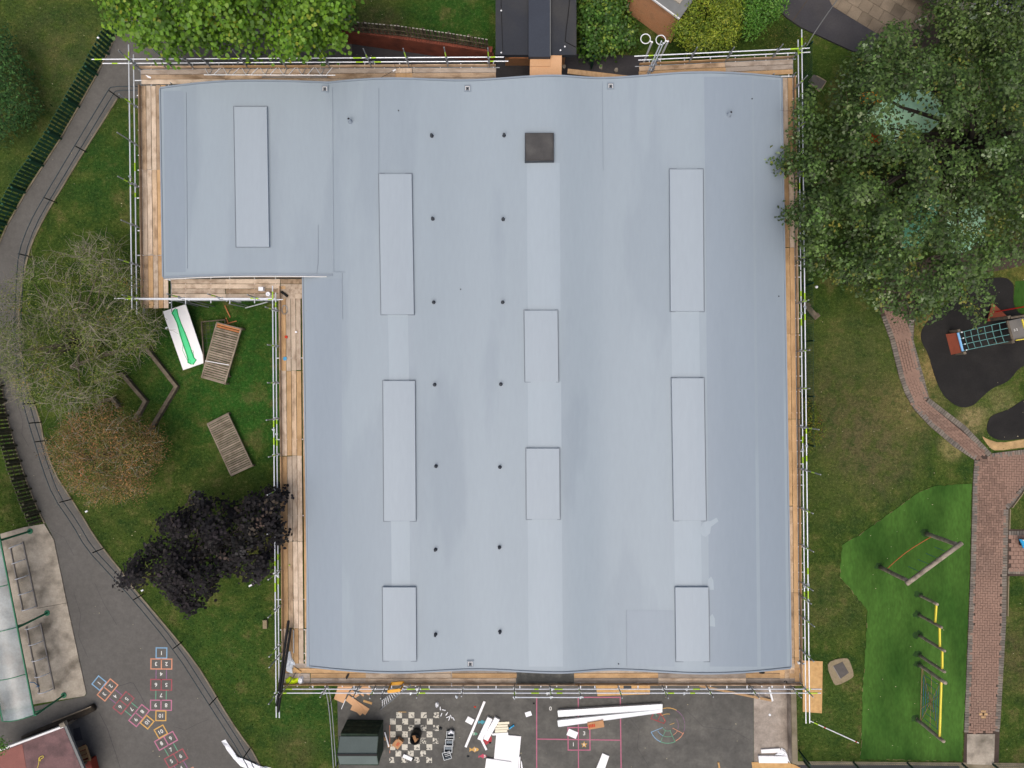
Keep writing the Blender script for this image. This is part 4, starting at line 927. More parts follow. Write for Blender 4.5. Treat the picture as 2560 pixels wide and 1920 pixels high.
corners = [C9(330, 530, 0.95), C9(550, 460, 0.95), C9(737, 1015, 0.1), C9(525, 1088, 0.1)]
mb = MB(); top = [Vector(c) for c in corners]; bt = [c - Vector((0, 0, 0.05)) for c in top]
mb.add(top + bt, [(0, 3, 2, 1), (4, 5, 6, 7)] + [(i, (i + 1) % 4, 4 + (i + 1) % 4, 4 + i) for i in range(4)]); mb.build('panel', 'foam', pb)
def onboard(x, y, lift):
    # intersect the pixel ray with the board plane
    n = (top[1] - top[0]).cross(top[3] - top[0]).normalized(); a = P(320 + x / 3.814, 640 + y / 3.814, 0); o = Vector((0, 0, H)); dd = a - o
    t = (top[0] - o).dot(n) / dd.dot(n); nn = n if n.z > 0 else -n; return o + dd * t + nn * lift
mat('stroke_green', '#4fd38e', 0.6, 0.06, 5); mat('stroke_dark', '#17a85a', 0.6, 0.1, 5)
L_ = [(440, 510), (418, 545), (435, 570), (470, 640), (500, 760), (530, 850), (560, 940), (575, 985), (572, 1015), (600, 1030)]
R_ = [(470, 505), (472, 540), (480, 580), (510, 650), (545, 740), (575, 820), (605, 910), (625, 970), (650, 990), (620, 1035)]
for a, b in [(0, len(L_) - 1)]:
    vs = [onboard(*p, 0.004) for p in L_] + [onboard(*p, 0.004) for p in R_]; n_ = len(L_); mb = MB(); mb.add(vs, [(i, i + 1, n_ + i + 1, n_ + i) for i in range(n_ - 1)]); st = mb.build('paint_stroke', 'stroke_green', pb)
for pts, w in ((L_, 0.045), (R_, 0.04), ([(500, 750), (525, 830), (520, 900), (545, 950), (568, 1000)], 0.015), ([(605, 900), (625, 905), (622, 930), (628, 965)], 0.012), ([(575, 985), (600, 1000), (585, 1025), (610, 1038)], 0.015), ([(430, 520), (455, 500), (475, 520)], 0.02)):
    MB().tube([onboard(x + R.uniform(-3, 3), y, 0.006) for x, y in pts], w * 0.6, 5).build('paint_line', 'stroke_dark', st)
MB().bar(C9(340, 540, 0.4), C9(352, 530, 0.02), 0.05, 0.05).build('support', 'timber_grey', pb)
def slat_table(label, c4, n, z, m, odd=None, off=0.0):
    "slatted timber platform: frame, slats, legs; c4 = corners in tile coords"
    a, b, c, d = [Vector(p) for p in c4]; s = thing('slatted_platform', label, 'platform', Vector((a.x, a.y, 0)))
    for p, q in ((a, b), (b, c), (c, d), (d, a)): MB().bar(p, q, 0.06, 0.1).build('frame', m, s)
    for i in range(n):
        t = (i + 0.5) / n; p, q = a + (d - a) * t, b + (c - b) * t; e = (q - p).normalized()
        w = (d - a).length / n; M = MB().bar(p + e * 0.03 + Vector((0, 0, 0.02 + R.uniform(-0.008, 0.008))), q - e * 0.03 + Vector((0, 0, 0.02)), w * R.uniform(0.66, 0.76), 0.03)
        M.build('slat', (odd if odd and i in (0, 1) else m), s)
    for p in (a, b, c, d): MB().box((p.x, p.y, p.z / 2), (0.08, 0.08, max(0.05, p.z - 0.02))).build('leg', m, s)
    return s
z = 0.42
slat_table('grey slatted timber platform with orange corner slats beside the white painted board', [C9(850, 635, z), C9(1080, 695, z), C9(925, 1218, z), C9(705, 1155, z)], 24, z, 'timber_slat', 'slat_orange')
slat_table('grey slatted timber platform lying alone in the middle of the left lawn', [TG(1795, 345, 0.25), TG(1970, 255, 0.25), TG(2182, 705, 0.25), TG(2000, 790, 0.25)], 26, 0.25, 'timber_slat')
gr = thing('mesh_grate', 'dark rectangular mesh frame half hidden under the slatted platform', 'grate', C9(780, 800))
gc = [C9(702, 628, 0.2), C9(925, 608, 0.2), C9(968, 1150, 0.2), C9(735, 1150, 0.2)]
for p, q in zip(gc, gc[1:] + gc[:1]): MB().bar(p, q, 0.05, 0.08).build('frame', 'timber_grey', gr)
for i in range(1, 6):
    t = i / 6; MB().tube([gc[0] + (gc[1] - gc[0]) * t, gc[3] + (gc[2] - gc[3]) * t], 0.009, 4).build('wire', 'rail_black', gr)
for i in range(1, 13):
    t = i / 13; MB().tube([gc[0] + (gc[3] - gc[0]) * t, gc[1] + (gc[2] - gc[1]) * t], 0.009, 4).build('wire', 'rail_black', gr)
for p in gc: MB().box((p.x, p.y, 0.09), (0.05, 0.05, 0.18)).build('foot', 'timber_grey', gr)
single('white_stick', 'thin white batten lying across the slatted platform beside the painted board', 'stick', MB().bar(C9(738, 1000, 0.47), C9(965, 1040, 0.47), 0.035, 0.02), 'white_metal', C9(850, 1020, 0.46))
for (x0, y0, x1, y1, lab) in [(923, 473, 975, 585, 'reddish timber offcut on the grass below the inner scaffold corner'), (932, 648, 1036, 620, 'reddish timber stick at the top of the slatted platform'), (935, 590, 955, 640, 'short brown stick above the mesh frame')]:
    single('timber_offcut', lab, 'offcut', MB().bar(C9(x0, y0, 0.04), C9(x1, y1, 0.05), 0.05, 0.04), 'slat_orange', C9(x0, y0, 0.02))
single('grey_sheet_scrap', 'lilac grey sheet scrap on the grass under the inner scaffold walkway', 'debris', MB().prism([C9(1003, 420), C9(1080, 418), C9(1083, 443), C9(1010, 440)], 0.01, 0.04), 'steel_dull', C9(1040, 430))
bt_ = thing('scaffold_tube_bundle', 'steel tube leaning low against the inner scaffold corner', 'tube', C9(1120, 495))
MB().tube([C9(1120, 495, 0.3), C9(1335, 437, 1.2)], 0.026, 8).build('tube', 'steel', bt_); MB().tube([C9(960, 455, 0.8), C9(1110, 485, 0.15)], 0.026, 8).build('tube', 'steel_dull', bt_); MB().tube([C9(560, 440, 1.1), C9(770, 488, 0.15)], 0.026, 8).build('tube', 'steel_dull', bt_)
single('paving_block', 'small pale block on the grass beside the lower left scaffold', 'block', MB().box(TJ(80, 415, 0.08), (0.2, 0.42, 0.16), 0.03), 'stone_ring', TJ(80, 415))
# litter on the left lawn
for (t, x, y, lab) in [(TI, 2185, 70, 'white plastic strip on the lawn right of the purple tree'), (TG, 750, 1100, 'white scrap on the lawn below the brown tree'), (TI, 1232, 123, 'white scrap on the kerb left of the purple tree'), (TA, 853, 328, 'cream pebble-like scrap at the foot of the green picket fence'), (TE, 1442, 1175, 'pale scrap beside the left edge of the painted board')]:
    c = t(x, y, 0.0); single('litter_scrap', lab, 'litter', MB().box(c + Vector((0, 0, 0.03)), (0.12 if t is not TI or x < 2000 else 0.42, 0.08, 0.05), 0.5), 'paper', c)
# ------------------------------------------------------------------ things lying on the scaffold
zt = ZD + 0.03
lg = thing('lattice_girder', 'aluminium lattice girder lying on the upper left scaffold boards', 'girder', P(510, 170, ZD))
g0a, g0b = P(510, 166, zt), P(833, 166, zt); g1a, g1b = P(510, 187, zt), P(838, 188, zt)
for a, b in ((g0a, g0b), (g1a, g1b)): MB().tube([a, b], 0.024, 8).build('chord', 'steel', lg)
for i in range(14):
    t0, t1 = i / 14, (i + 1) / 14; a0_, a1_ = g0a + (g0b - g0a) * t0, g0a + (g0b - g0a) * t1; c0, c1 = g1a + (g1b - g1a) * t0, g1a + (g1b - g1a) * t1
    MB().tube([a0_, (c0 + c1) / 2] if i % 2 == 0 else [(c0 + c1) / 2 - (c1 - c0) / 2, a1_], 0.016, 6).build('lacing', 'steel', lg)
    if i % 2 == 0: MB().tube([(c0 + c1) / 2, a1_ + (a1_ - a0_) * 0.1], 0.016, 6).build('lacing', 'steel_dull', lg)
t_ = thing('tube_pair', 'two thin greenish tubes beside the lattice girder', 'tube', P(655, 193, ZD))
for y in (191.5, 193.8): MB().tube([P(655, y, zt), P(818, y - 0.5, zt)], 0.016, 6).build('tube', 'steel_dull', t_)
single('white_offcut', 'white tapered offcut on the top left scaffold corner', 'offcut', MB().prism([TA(1255, 645, zt), TA(1305, 665, zt), TA(1300, 678, zt), TA(1275, 668, zt)], ZD + 0.01, zt), 'paper', TA(1280, 660, ZD))
single('cable_tag', 'thin black cable with white tag on the upper scaffold boards', 'cable', MB().tube(smooth_line([TB(1040, 690, zt), TB(1120, 650, zt), TB(1190, 610, zt), TB(1240, 560, zt)], 2), 0.008, 5), 'black', TB(1140, 640, ZD))
single('white_label', 'small white label on the cable over the upper scaffold boards', 'label', MB().box(TB(1195, 607, zt + 0.02), (0.16, 0.07, 0.02), 0.5), 'paper', TB(1195, 607, ZD + 0.03))
# corner items by the inner scaffold
bx = C9(1285, 320, ZD)
single('white_tub', 'white rectangular tub on the inner corner scaffold boards', 'tub', MB().box(bx + Vector((0, 0, 0.13)), (0.2, 0.16, 0.24), 0.0).box(bx + Vector((0, 0, 0.26)), (0.21, 0.17, 0.02)).lathe(bx + Vector((-0.03, 0.03, 0.27)), [(0.03, 0), (0.03, 0.015), (0.01, 0.02)], 10), 'paper', bx + Vector((0, 0, 0.01)))
c = C9(1355, 370, ZD); single('white_roll', 'white roll on end near the inner scaffold corner', 'roll', MB().lathe(c, [(0.1, 0.01), (0.1, 0.3), (0.04, 0.3), (0.04, 0.25)], 14), 'paper', c)
r0, r1 = C9(1462, 340, ZD + 0.06), C9(1522, 385, ZD + 0.06); single('black_roll', 'short black roll lying on the inner corner boards', 'roll', MB().tube([r0, r1], 0.06, 12), 'black_plastic', C9(1490, 360, ZD))
wl_ = thing('wire_coil', 'loose coil of grey wire on the inner scaffold boards', 'wire', C9(1490, 510, ZD))
for i in range(5):
    c = C9(1490 + R.uniform(-8, 8), 510 + R.uniform(-10, 10), ZD + 0.03 + i * 0.006); MB().tube([c + Vector((math.cos(a) * R.uniform(0.1, 0.15), math.sin(a) * R.uniform(0.18, 0.22), 0)) for a in np.linspace(0, 6.1, 15)], 0.005, 4).build('loop', 'steel_dull', wl_)
for (x, y, m, lab, w) in [(1512, 772, 'card_print', 'small red packet on the inner scaffold boards', 0.1), (1498, 980, 'slide_blue', 'small blue packet on the inner scaffold boards', 0.12), (1605, 726, 'paper', 'white spot of litter on the inner scaffold boards', 0.06)]:
    c = C9(x, y, ZD); single('packet', lab, 'litter', MB().prism([c + Vector((math.cos(a) * w * R.uniform(0.6, 0.95), math.sin(a) * w * R.uniform(0.6, 0.95), 0)) for a in np.linspace(0, 6.28, 8)[:-1]], ZD + 0.01, ZD + 0.06), m, c)
pp = thing('black_pipe_pair', 'two long black pipes hanging over the lower left scaffold corner', 'pipe', C6(440, 700, ZD))
MB().tube([C6(518, -55, ZD + 0.3), C6(330, 1310, ZD + 0.95)], 0.06, 10).build('pipe', 'black_plastic', pp)
MB().tube([C6(555, 60, ZD + 0.3), C6(352, 1405, ZD + 1.0)], 0.06, 10).build('pipe', 'black_plastic', pp)
def rag(name, label, cat, pts, z, h, m, seed):
    "a crumpled sheet: outline filled with jittered, raised rings"
    rr = random.Random(seed); pts = [Vector(p) for p in pts]; c = sum(pts, Vector()) / len(pts); rings = [1.0, 0.72, 0.42, 0.15]; vs = []; fs = []; n = len(pts)
    for k, s_ in enumerate(rings):
        for p in pts:
            v = c + (p - c) * (s_ * rr.uniform(0.9, 1.08)); vs.append((v.x, v.y, z + (0.006 if k == 0 else h * rr.uniform(0.35, 1.0))))
    for k in range(len(rings) - 1):
        for i in range(n): fs.append((k * n + i, k * n + (i + 1) % n, (k + 1) * n + (i + 1) % n, (k + 1) * n + i))
    fs.append(tuple((len(rings) - 1) * n + i for i in range(n))); mb = MB(); mb.add(vs, fs); return single(name, label, cat, mb, m, (c.x, c.y, z))
rag('plastic_sheet', 'crumpled pale plastic sheet beside the black pipes on the scaffold corner', 'plastic sheet', [C6(x, y, ZD) for x, y in [(510, 430), (550, 440), (570, 540), (625, 620), (630, 655), (590, 650), (580, 700), (585, 780), (550, 795), (480, 760), (475, 640), (490, 520)]], ZD + 0.01, 0.1, 'plastic_film', 1)
rag('hivis_jacket', 'crumpled fluorescent yellow jacket on the lower left scaffold corner', 'jacket', [C6(x, y, ZD) for x, y in [(475, 890), (540, 840), (575, 835), (600, 860), (670, 860), (665, 930), (620, 960), (570, 980), (520, 975), (485, 940)]], ZD + 0.01, 0.14, 'hivis', 2)
rag('white_bag', 'white bag next to the fluorescent jacket', 'bag', [C6(x, y, ZD) for x, y in [(690, 840), (740, 828), (762, 850), (755, 930), (715, 970), (680, 930), (675, 870)]], ZD + 0.01, 0.16, 'paper', 3)
single('yellow_offcut', 'yellowish timber offcut beside the crumpled plastic sheet', 'offcut', MB().bar(C6(605, 700, ZD + 0.03), C6(715, 775, ZD + 0.03), 0.1, 0.04), 'osb', C6(660, 740, ZD))
single('leaning_pole', 'thin grey-yellow pole leaning over the fluorescent jacket', 'pole', MB().tube([C6(635, 780, ZD + 0.05), C6(375, 1170, ZD + 1.1)], 0.022, 6), 'timber_slat', C6(635, 780, ZD))
single('spirit_level', 'grey spirit level lying along the inner scaffold boards near the black pipes', 'level', MB().bar(C6(600, 90, ZD + 0.04), C6(602, 460, ZD + 0.04), 0.04, 0.05), 'steel_dull', C6(600, 280, ZD))
single('orange_batten', 'thin orange batten beside the black pipes', 'batten', MB().bar(C6(540, 200, ZD + 0.03), C6(572, 450, ZD + 0.03), 0.05, 0.03), 'plank_orange', C6(560, 330, ZD))
single('tennis_ball', 'yellow-green ball on the inner scaffold boards', 'ball', MB().lathe(P(723.5, 1413, ZD + 0.04), [(0.005, -0.035), (0.03, -0.02), (0.036, 0), (0.03, 0.02), (0.005, 0.035)], 12), 'lime_paint', P(723.5, 1413, ZD), smooth=True)
single('work_glove', 'dark glove lying on the bottom scaffold boards', 'glove', MB().prism([C6(x, y, ZD) for x, y in [(1440, 870), (1432, 840), (1450, 810), (1470, 785), (1490, 800), (1480, 830), (1455, 872)]], ZD + 0.01, ZD + 0.05), 'black', C6(1460, 830, ZD))
mt = thing('rubber_mat', 'dark grey mineral felt mat draped over the bottom scaffold boards', 'mat', P(1363, 1694, ZD))
mb = MB(); mp_ = []
for i in range(19):
    for j in range(5): mp_.append(P(1291.5 + 143.5 * i / 18, 1673 + 34.5 * j / 4 + R.uniform(-0.4, 0.4), ZD + 0.045 + R.uniform(0, 0.02)))
mb.add(mp_, [(i * 5 + j, i * 5 + j + 1, i * 5 + j + 6, i * 5 + j + 5) for i in range(18) for j in range(4)]); mb.build('sheet', 'mat_grey', mt)
gt = thing('access_gate', 'yellow scaffold access gate above the ladder', 'gate', C1(1040, 230, ZD))
for a, b in ((C1(970, 180, ZD + 0.4), C1(1165, 165, ZD + 0.4)), (C1(920, 300, ZD + 1.0), C1(1110, 275, ZD + 1.0))): MB().bar(a, b, 0.14, 0.05).build('rail', 'yellow_gate', gt)
for a, b in ((C1(970, 180, ZD + 0.4), C1(920, 300, ZD + 1.0)), (C1(1165, 165, ZD + 0.4), C1(1115, 275, ZD + 1.0))): MB().bar(a, b, 0.06, 0.05).build('stile', 'yellow_gate', gt)
ld = thing('access_ladder', 'aluminium ladder rising from the yard to the yellow gate', 'ladder', C1(820, 510))
la0, la1, lb0, lb1 = C1(805, 440, 0.05), C1(1085, 255, 2.9), C1(800, 578, 0.05), C1(1270, 205, 3.6)
ra0, ra1 = C1(835, 430, 0.2), C1(1130, 240, 3.3)
sa0, sa1 = C1(812, 440, 0.02), C1(1160, 190, 3.7); sb0, sb1 = C1(805, 575, 0.02), C1(1265, 200, 3.7)
MB().bar(sa0, sa1, 0.035, 0.07).build('stile', 'steel_dull', ld); MB().bar(sb0, sb1, 0.035, 0.07).build('stile', 'steel_dull', ld)
for i in range(1, 13):
    t = i / 13; MB().tube([sa0 + (sa1 - sa0) * t, sb0 + (sb1 - sb0) * t], 0.018, 6).build('rung', 'steel', ld)
for (x, y, lab) in [(2160, 845, 'dark glove on the pale boards near the bottom right roof corner')]:
    pass
rag('dark_cloth', 'dark cloth scrap on boards at the bottom right scaffold corner', 'cloth', [C8(x, y, ZD) for x, y in [(222, 240), (300, 235), (312, 248), (290, 262), (225, 260)]], ZD + 0.01, 0.04, 'black', 6)
single('strap', 'dark curled strap on the corner board at bottom right', 'strap', MB().tube(smooth_line([C8(590, 385, ZD + 0.02), C8(612, 368, ZD + 0.02), C8(638, 380, ZD + 0.02), C8(628, 408, ZD + 0.02)], 2), 0.018, 5), 'black', C8(610, 385, ZD))
rag('clear_bag', 'pale crumpled bag at the bottom right roof corner', 'bag', [C8(x, y, ZD) for x, y in [(780, 75), (820, 80), (832, 110), (815, 125), (795, 118)]], ZD + 0.01, 0.06, 'plastic_film', 9)

# ------------------------------------------------------------------ painted yard markings (parts of the tarmac)
def line_on(parent, pts, w, m, z=0.018, name='painted_line'):
    mb = MB()
    for a, b in zip(pts[:-1], pts[1:]):
        a, b = Vector(a), Vector(b); d = (b - a).normalized(); q = Vector((-d.y, d.x, 0)) * w / 2; a2, b2 = a - d * w / 2, b + d * w / 2
        mb.add([(v.x, v.y, z) for v in (a2 - q, b2 - q, b2 + q, a2 + q)], [(0, 1, 2, 3)]); z += 0.0003
    return mb.build(name, m, parent)
def group_part(name, parent):
    o = bpy.data.objects.new(name, None); COL.objects.link(o); o.parent = parent; ORG[o.name] = org(parent).copy(); return o
def hopscotch(end1, end10, parent):
    a, b = TI(*end1), TI(*end10); ax = (b - a); Ls_ = ax.length; ax.normalize(); k = Ls_ / 628.0; lt = Vector((-ax.y, ax.x, 0)); ang = math.atan2(ax.y, ax.x) - math.pi / 2
    h = group_part('hopscotch_marking', parent)
    def pt(s_, w): v = a + ax * (s_ * k) + lt * (w * k); return Vector((v.x, v.y, 0))
    def sq(s0, s1, w0, w1, m): line_on(h, [pt(s0, w0), pt(s1, w0), pt(s1, w1), pt(s0, w1), pt(s0, w0)], 0.055, m)
    sq(0, 88, -46, 46, 'p_blue'); sq(96, 182, 0, 90, 'p_orange'); sq(96, 182, -90, 0, 'p_orange')
    for w in (-45, 45): line_on(h, [pt(188, w), pt(265, w)], 0.045, 'p_purple'); line_on(h, [pt(370, w), pt(447, w)], 0.045, 'p_green')
    sq(273, 365, 0, 90, 'p_red'); sq(273, 365, -90, 0, 'p_red'); sq(452, 538, 0, 90, 'p_pink'); sq(452, 538, -90, 0, 'p_pink'); sq(544, 628, -43, 43, 'p_yellow')
    for ch, s_, w in (('1', 44, 0), ('2', 139, 45), ('3', 139, -45), ('4', 226, 0), ('5', 319, 45), ('6', 319, -45), ('7', 408, 0), ('8', 495, 45), ('9', 495, -45), ('10', 586, 0)):
        v = pt(s_, w); v.z = 0.02; text('painted_number', ch, v, 0.2, ang, 'p_white', h)
hopscotch((1397, 620), (1391, 1248), walk)
hopscotch((825, 897), (1305, 1287), walk)
hopscotch((1679, 1853), (1371, 1307), walk)
# cracks in the tarmac
for pts in ([(1010, 955), (1080, 935), (1130, 918), (1155, 925), (1210, 1020), (1260, 1110)], [(860, 1180), (930, 1320), (1010, 1560), (1040, 1659)]):
    line_on(walk, [TI(*p) for p in pts], 0.02, 'asphalt_dark', 0.016, 'tar_crack')
for pts in ([(120, 30), (160, 180), (200, 330), (190, 430), (250, 540)],): line_on(walk, [TG(*p) for p in pts], 0.015, 'asphalt_dark', 0.016, 'tar_crack')
for pts in ([(1500, 1300), (1600, 1330), (1720, 1270), (1800, 1240)], [(640, 150), (700, 330), (680, 520), (760, 700)], [(820, 60), (900, 240), (1010, 420)]):
    line_on(walk, [TI(*p) for p in pts], 0.014, 'asphalt_dark', 0.016, 'tar_crack')
for pts in ([(330, 560), (420, 700), (470, 900), (560, 1060)], [(430, 1250), (560, 1330), (640, 1480)]): line_on(walk, [TG(*p) for p in pts], 0.012, 'asphalt_dark', 0.016, 'tar_crack')
for pts in ([(1000, 1200), (1100, 1330), (1080, 1480), (1180, 1640)], [(1500, 1150), (1650, 1300), (1900, 1330), (2060, 1420)]): line_on(yard, [TK(*p) for p in pts], 0.012, 'asphalt_dark', 0.0165, 'tar_crack')
struct_patch = MB().sheet([C3(490, 1400), C3(535, 1385), C3(555, 1470), C3(500, 1480)], 0.017).build('tar_patch', 'asphalt_dark', walk)
cb = group_part('chessboard_marking', yard)
for i in range(8):
    for j in range(8):
        if (i + j) % 2 == 1 and not (i == 7 and j in (6,)):
            x0, y0 = 955 + i * 94.5 - j * 1.8, 615 + j * 98.2; ww = 88
            if (i, j) in ((0, 7), (7, 4), (7, 6), (2, 7), (4, 7), (6, 7), (5, 4), (5, 2), (7, 2), (7, 0), (5, 6), (3, 2)): m = 'chess_worn'
            else: m = 'chess_white'
            MB().sheet([C1(x0, y0), C1(x0 + ww, y0 + 2), C1(x0 + ww, y0 + 90), C1(x0, y0 + 90)], 0.018).build('painted_square', m, cb)
line_on(cb, [C1(950, 820), C1(950, 1240)], 0.03, 'p_orange'); line_on(cb, [C1(1085, 613), C1(1200, 613)], 0.025, 'p_yellow')
ct = group_part('court_marking', yard)
kx = lambda *p: [TK(*q) for q in p]
line_on(ct, kx((213, 1700), (213, 1047), (935, 1047), (943, 1700)), 0.055, 'p_court'); line_on(ct, kx((572, 1050), (574, 1700)), 0.05, 'p_court', 0.0195)
line_on(ct, kx((215, 1407), (940, 1417)), 0.055, 'p_court', 0.0205); line_on(ct, kx((483, 1308), (672, 1308), (674, 1502), (485, 1502), (483, 1308)), 0.055, 'p_court', 0.0215)
for ch, x, y in (('3', 623, 1357), ('1', 530, 1453), ('0', 332, 1143)): v = TK(x, y, 0.0); v.z = 0.024; text('painted_number', ch, v, 0.2, 0.0, 'p_white', ct)
cc = TK(623, 1455); MB().sheet([cc + Vector((math.sin(a) * r, math.cos(a) * r, 0)) for a, r in [(k * math.pi / 5, 0.17 if k % 2 == 0 else 0.075) for k in range(10)]], 0.0245).build('painted_star', 'p_yellow', ct)
cc.z = 0.028; text('painted_letter', 'R', cc, 0.12, 0.0, 'p_white', ct)
wh = group_part('wheel_marking', yard); wc = TK(1345, 1290)
def arc(r, a0, a1, m, w=0.035, z=0.018):
    s_ = H / F / 3.456; line_on(wh, [wc + Vector((math.cos(math.radians(a)) * r * s_, math.sin(math.radians(a)) * r * s_, 0)) for a in np.linspace(a0, a1, max(3, int(abs(a1 - a0) / 8)))], w, m, z)
def spoke(r0, r1, a, m, w=0.035):
    s_ = H / F / 3.456; e = Vector((math.cos(math.radians(a)), math.sin(math.radians(a)), 0)); line_on(wh, [wc + e * r0 * s_, wc + e * r1 * s_], w, m, 0.0183)
arc(152, 60, 105, 'p_yellow'); arc(150, 20, 60, 'p_purple', 0.025); arc(148, -20, 20, 'p_purple', 0.02); arc(150, -62, -25, 'p_orange'); arc(154, -112, -65, 'p_green'); arc(154, -158, -115, 'p_blue')
arc(100, 80, 120, 'p_yellow', 0.025); arc(98, -110, -68, 'p_green', 0.025); arc(98, -150, -115, 'p_blue', 0.025); arc(96, -60, -30, 'p_orange', 0.022); arc(92, -20, 40, 'p_purple', 0.018); arc(48, -150, -60, 'p_green', 0.025)
for a, m in ((-158, 'p_blue'), (-114, 'p_green'), (-66, 'p_green'), (-28, 'p_orange'), (120, 'p_yellow')): spoke(50, 152, a, m, 0.028)
line_on(wh, kx((1200, 1230), (1225, 1180), (1285, 1190), (1325, 1250), (1310, 1272), (1200, 1230)), 0.03, 'p_crimson'); line_on(wh, kx((1258, 1250), (1285, 1192)), 0.025, 'p_crimson'); spoke(20, 60, 20, 'p_yellow', 0.02)
text('painted_number', '2', Vector((TK(1243, 1200).x, TK(1243, 1200).y, 0.019)), 0.14, 0.5, 'p_green', wh)
fm = group_part('sea_creature_marking', yard)
def fish(x, y, L, m, flip=1, t=C2):
    pts = [(0.5, 0), (0.38, 0.16), (0.1, 0.22), (0.05, 0.32), (-0.05, 0.2), (-0.22, 0.07), (-0.5, 0.22), (-0.44, 0), (-0.5, -0.22), (-0.22, -0.07), (-0.02, -0.2), (0.1, -0.3), (0.14, -0.19), (0.38, -0.14)]
    c = t(x, y); s_ = L / 6.144 * H / F; MB().sheet([c + Vector((a * s_ * flip, b * s_, 0)) for a, b in pts], 0.018).build('painted_fish', m, fm)
fish(395, 768, 120, 'p_teal'); fish(278, 1190, 150, 'p_yellow'); fish(405, 1290, 130, 'p_rose'); fish(290, 948, 90, 'p_green')
cpts = [C2(x, y) for x, y in [(420, 1040), (470, 1000), (540, 980), (552, 1020), (545, 1070), (500, 1090), (460, 1120), (440, 1090)]]; MB().sheet(cpts, 0.018).build('painted_crab', 'p_crimson', fm)
for ch, x, y in (('7', 297, 1195), ('5', 440, 1290), ('3', 272, 945), ('6', 485, 1032)): v = C2(x, y); v.z = 0.022; text('painted_number', ch, v, 0.15, 0.0, 'p_white', fm)

# ------------------------------------------------------------------ yard: shed and building debris
sh = thing('storage_shed', 'dark green timber storage shed with grey felt roof at the bottom edge', 'shed', C1(580, 730))
bne, bnw = C1(850, 735), C1(300, 725); we = 1.5
ene, enw = Vector((bne.x, bne.y, we)), Vector((bnw.x, bnw.y, we)); dn = Vector((0.0, -1.0, 0)); D = 1.5
MB().prism([bnw + Vector((0.02, -0.02, 0)), bne + Vector((-0.02, -0.02, 0)), bne + dn * D + Vector((-0.02, 0.02, 0)), bnw + dn * D + Vector((0.02, 0.02, 0))], 0.02, we - 0.02).build('body', 'shed_green', sh)
PKs = MB().box((0, 0, 0), (1, 0.02, 0.102)).mesh('cladding_board', 'shed_green')
for r in range(13):
    c = (bnw + bne) / 2; place('cladding_board', PKs, sh, (c.x, c.y - 0.004, 0.09 + r * 0.11), math.atan2((bne - bnw).y, (bne - bnw).x), ((bne - bnw).length, 1, 1))
    ce = bne + dn * D / 2; place('cladding_board', PKs, sh, (ce.x - 0.006, ce.y, 0.09 + r * 0.11), math.pi / 2, (D, 1, 1))
yr = C1(460, 1272, 1.95).y; x0_, x1_ = C1(172, 1000, 1.55).x, C1(778, 1000, 1.55).x; yn = C1(300, 992, 1.55).y; ys = 2 * yr - yn
for nm, ya in (('roof_slope', yn), ('roof_slope', ys)):
    top_ = [Vector((x0_, ya, 1.55)), Vector((x1_, ya, 1.55)), Vector((x1_, yr, 1.95)), Vector((x0_, yr, 1.95))]; mb = MB(); bt2 = [v - Vector((0, 0, 0.03)) for v in top_]
    mb.add(top_ + bt2, [(0, 1, 2, 3), (7, 6, 5, 4)] + [(i, (i + 1) % 4, 4 + (i + 1) % 4, 4 + i) for i in range(4)]); mb.build(nm, 'shed_roof', sh)
MB().bar((x0_, yr, 1.955), (x1_, yr, 1.955), 0.1, 0.03).build('ridge_cap', 'black', sh)
for xx in (x0_ + 0.01, x1_ - 0.01):
    for ya in (yn, ys): MB().bar((xx, ya, 1.50), (xx, yr, 1.90), 0.03, 0.1).build('barge_board', 'shed_green', sh)
mb = MB(); mb.add([(x1_ - 0.06, yn, 1.5), (x1_ - 0.06, ys, 1.5), (x1_ - 0.06, yr, 1.92), (x0_ + 0.06, yn, 1.5), (x0_ + 0.06, ys, 1.5), (x0_ + 0.06, yr, 1.92)], [(0, 1, 2), (3, 5, 4)]); mb.build('gable', 'shed_green', sh)
def sheet_thing(name, label, cat, t, pts, z, th, m): 
    w = [t(*p) for p in pts]; c = sum((Vector((v.x, v.y, 0)) for v in w), Vector()) / len(w); return single(name, label, cat, MB().prism(w, z, z + th), m, (c.x, c.y, z))
z = 0.02
for (pts, zz, lab) in [([(158, 215), (385, 215), (300, 320), (240, 475), (92, 410)], 0.02, 'largest pinkish plywood offcut on the grass edge below the scaffold'), ([(320, 350), (640, 560), (575, 658), (272, 430)], 0.03, 'long plywood offcut lying under a smaller one beside the shed'), ([(440, 440), (572, 590), (498, 662), (375, 540)], 0.045, 'top plywood offcut of the pile above the green shed'),
                       ([(345, 575), (375, 510), (470, 590), (440, 612)], 0.022, 'small orange plywood corner under the offcut pile'), ([(320, 320), (370, 270), (490, 350), (425, 395)], 0.02, 'pale plywood offcut just under the guard rails'), ([(530, 215), (640, 215), (680, 270), (635, 355), (470, 280)], 0.02, 'plywood offcut at the right of the pile under the guard rails'), ([(485, 320), (510, 305), (560, 345), (545, 372)], 0.03, 'tiny pointed plywood offcut under the guard rails'), ([(550, 422), (682, 462), (672, 495), (540, 455)], 0.02, 'yellowish short board offcut near the ladder foot')]:
    sheet_thing('plywood_offcut', lab, 'plywood', C1, pts, zz, 0.018, 'osb' if 'yellowish' in lab else 'plywood')
single('white_batten', 'thin white batten beside the plywood pile', 'batten', MB().bar(C1(205, 570, 0.03), C1(270, 420, 0.03), 0.03, 0.02), 'paper', C1(237, 500))
single('white_batten', 'white batten leaning by the shed corner on small orange blocks', 'batten', MB().bar(C1(872, 925, 0.1), C1(935, 1145, 0.1), 0.06, 0.03), 'paper', C1(900, 1030, 0.05))
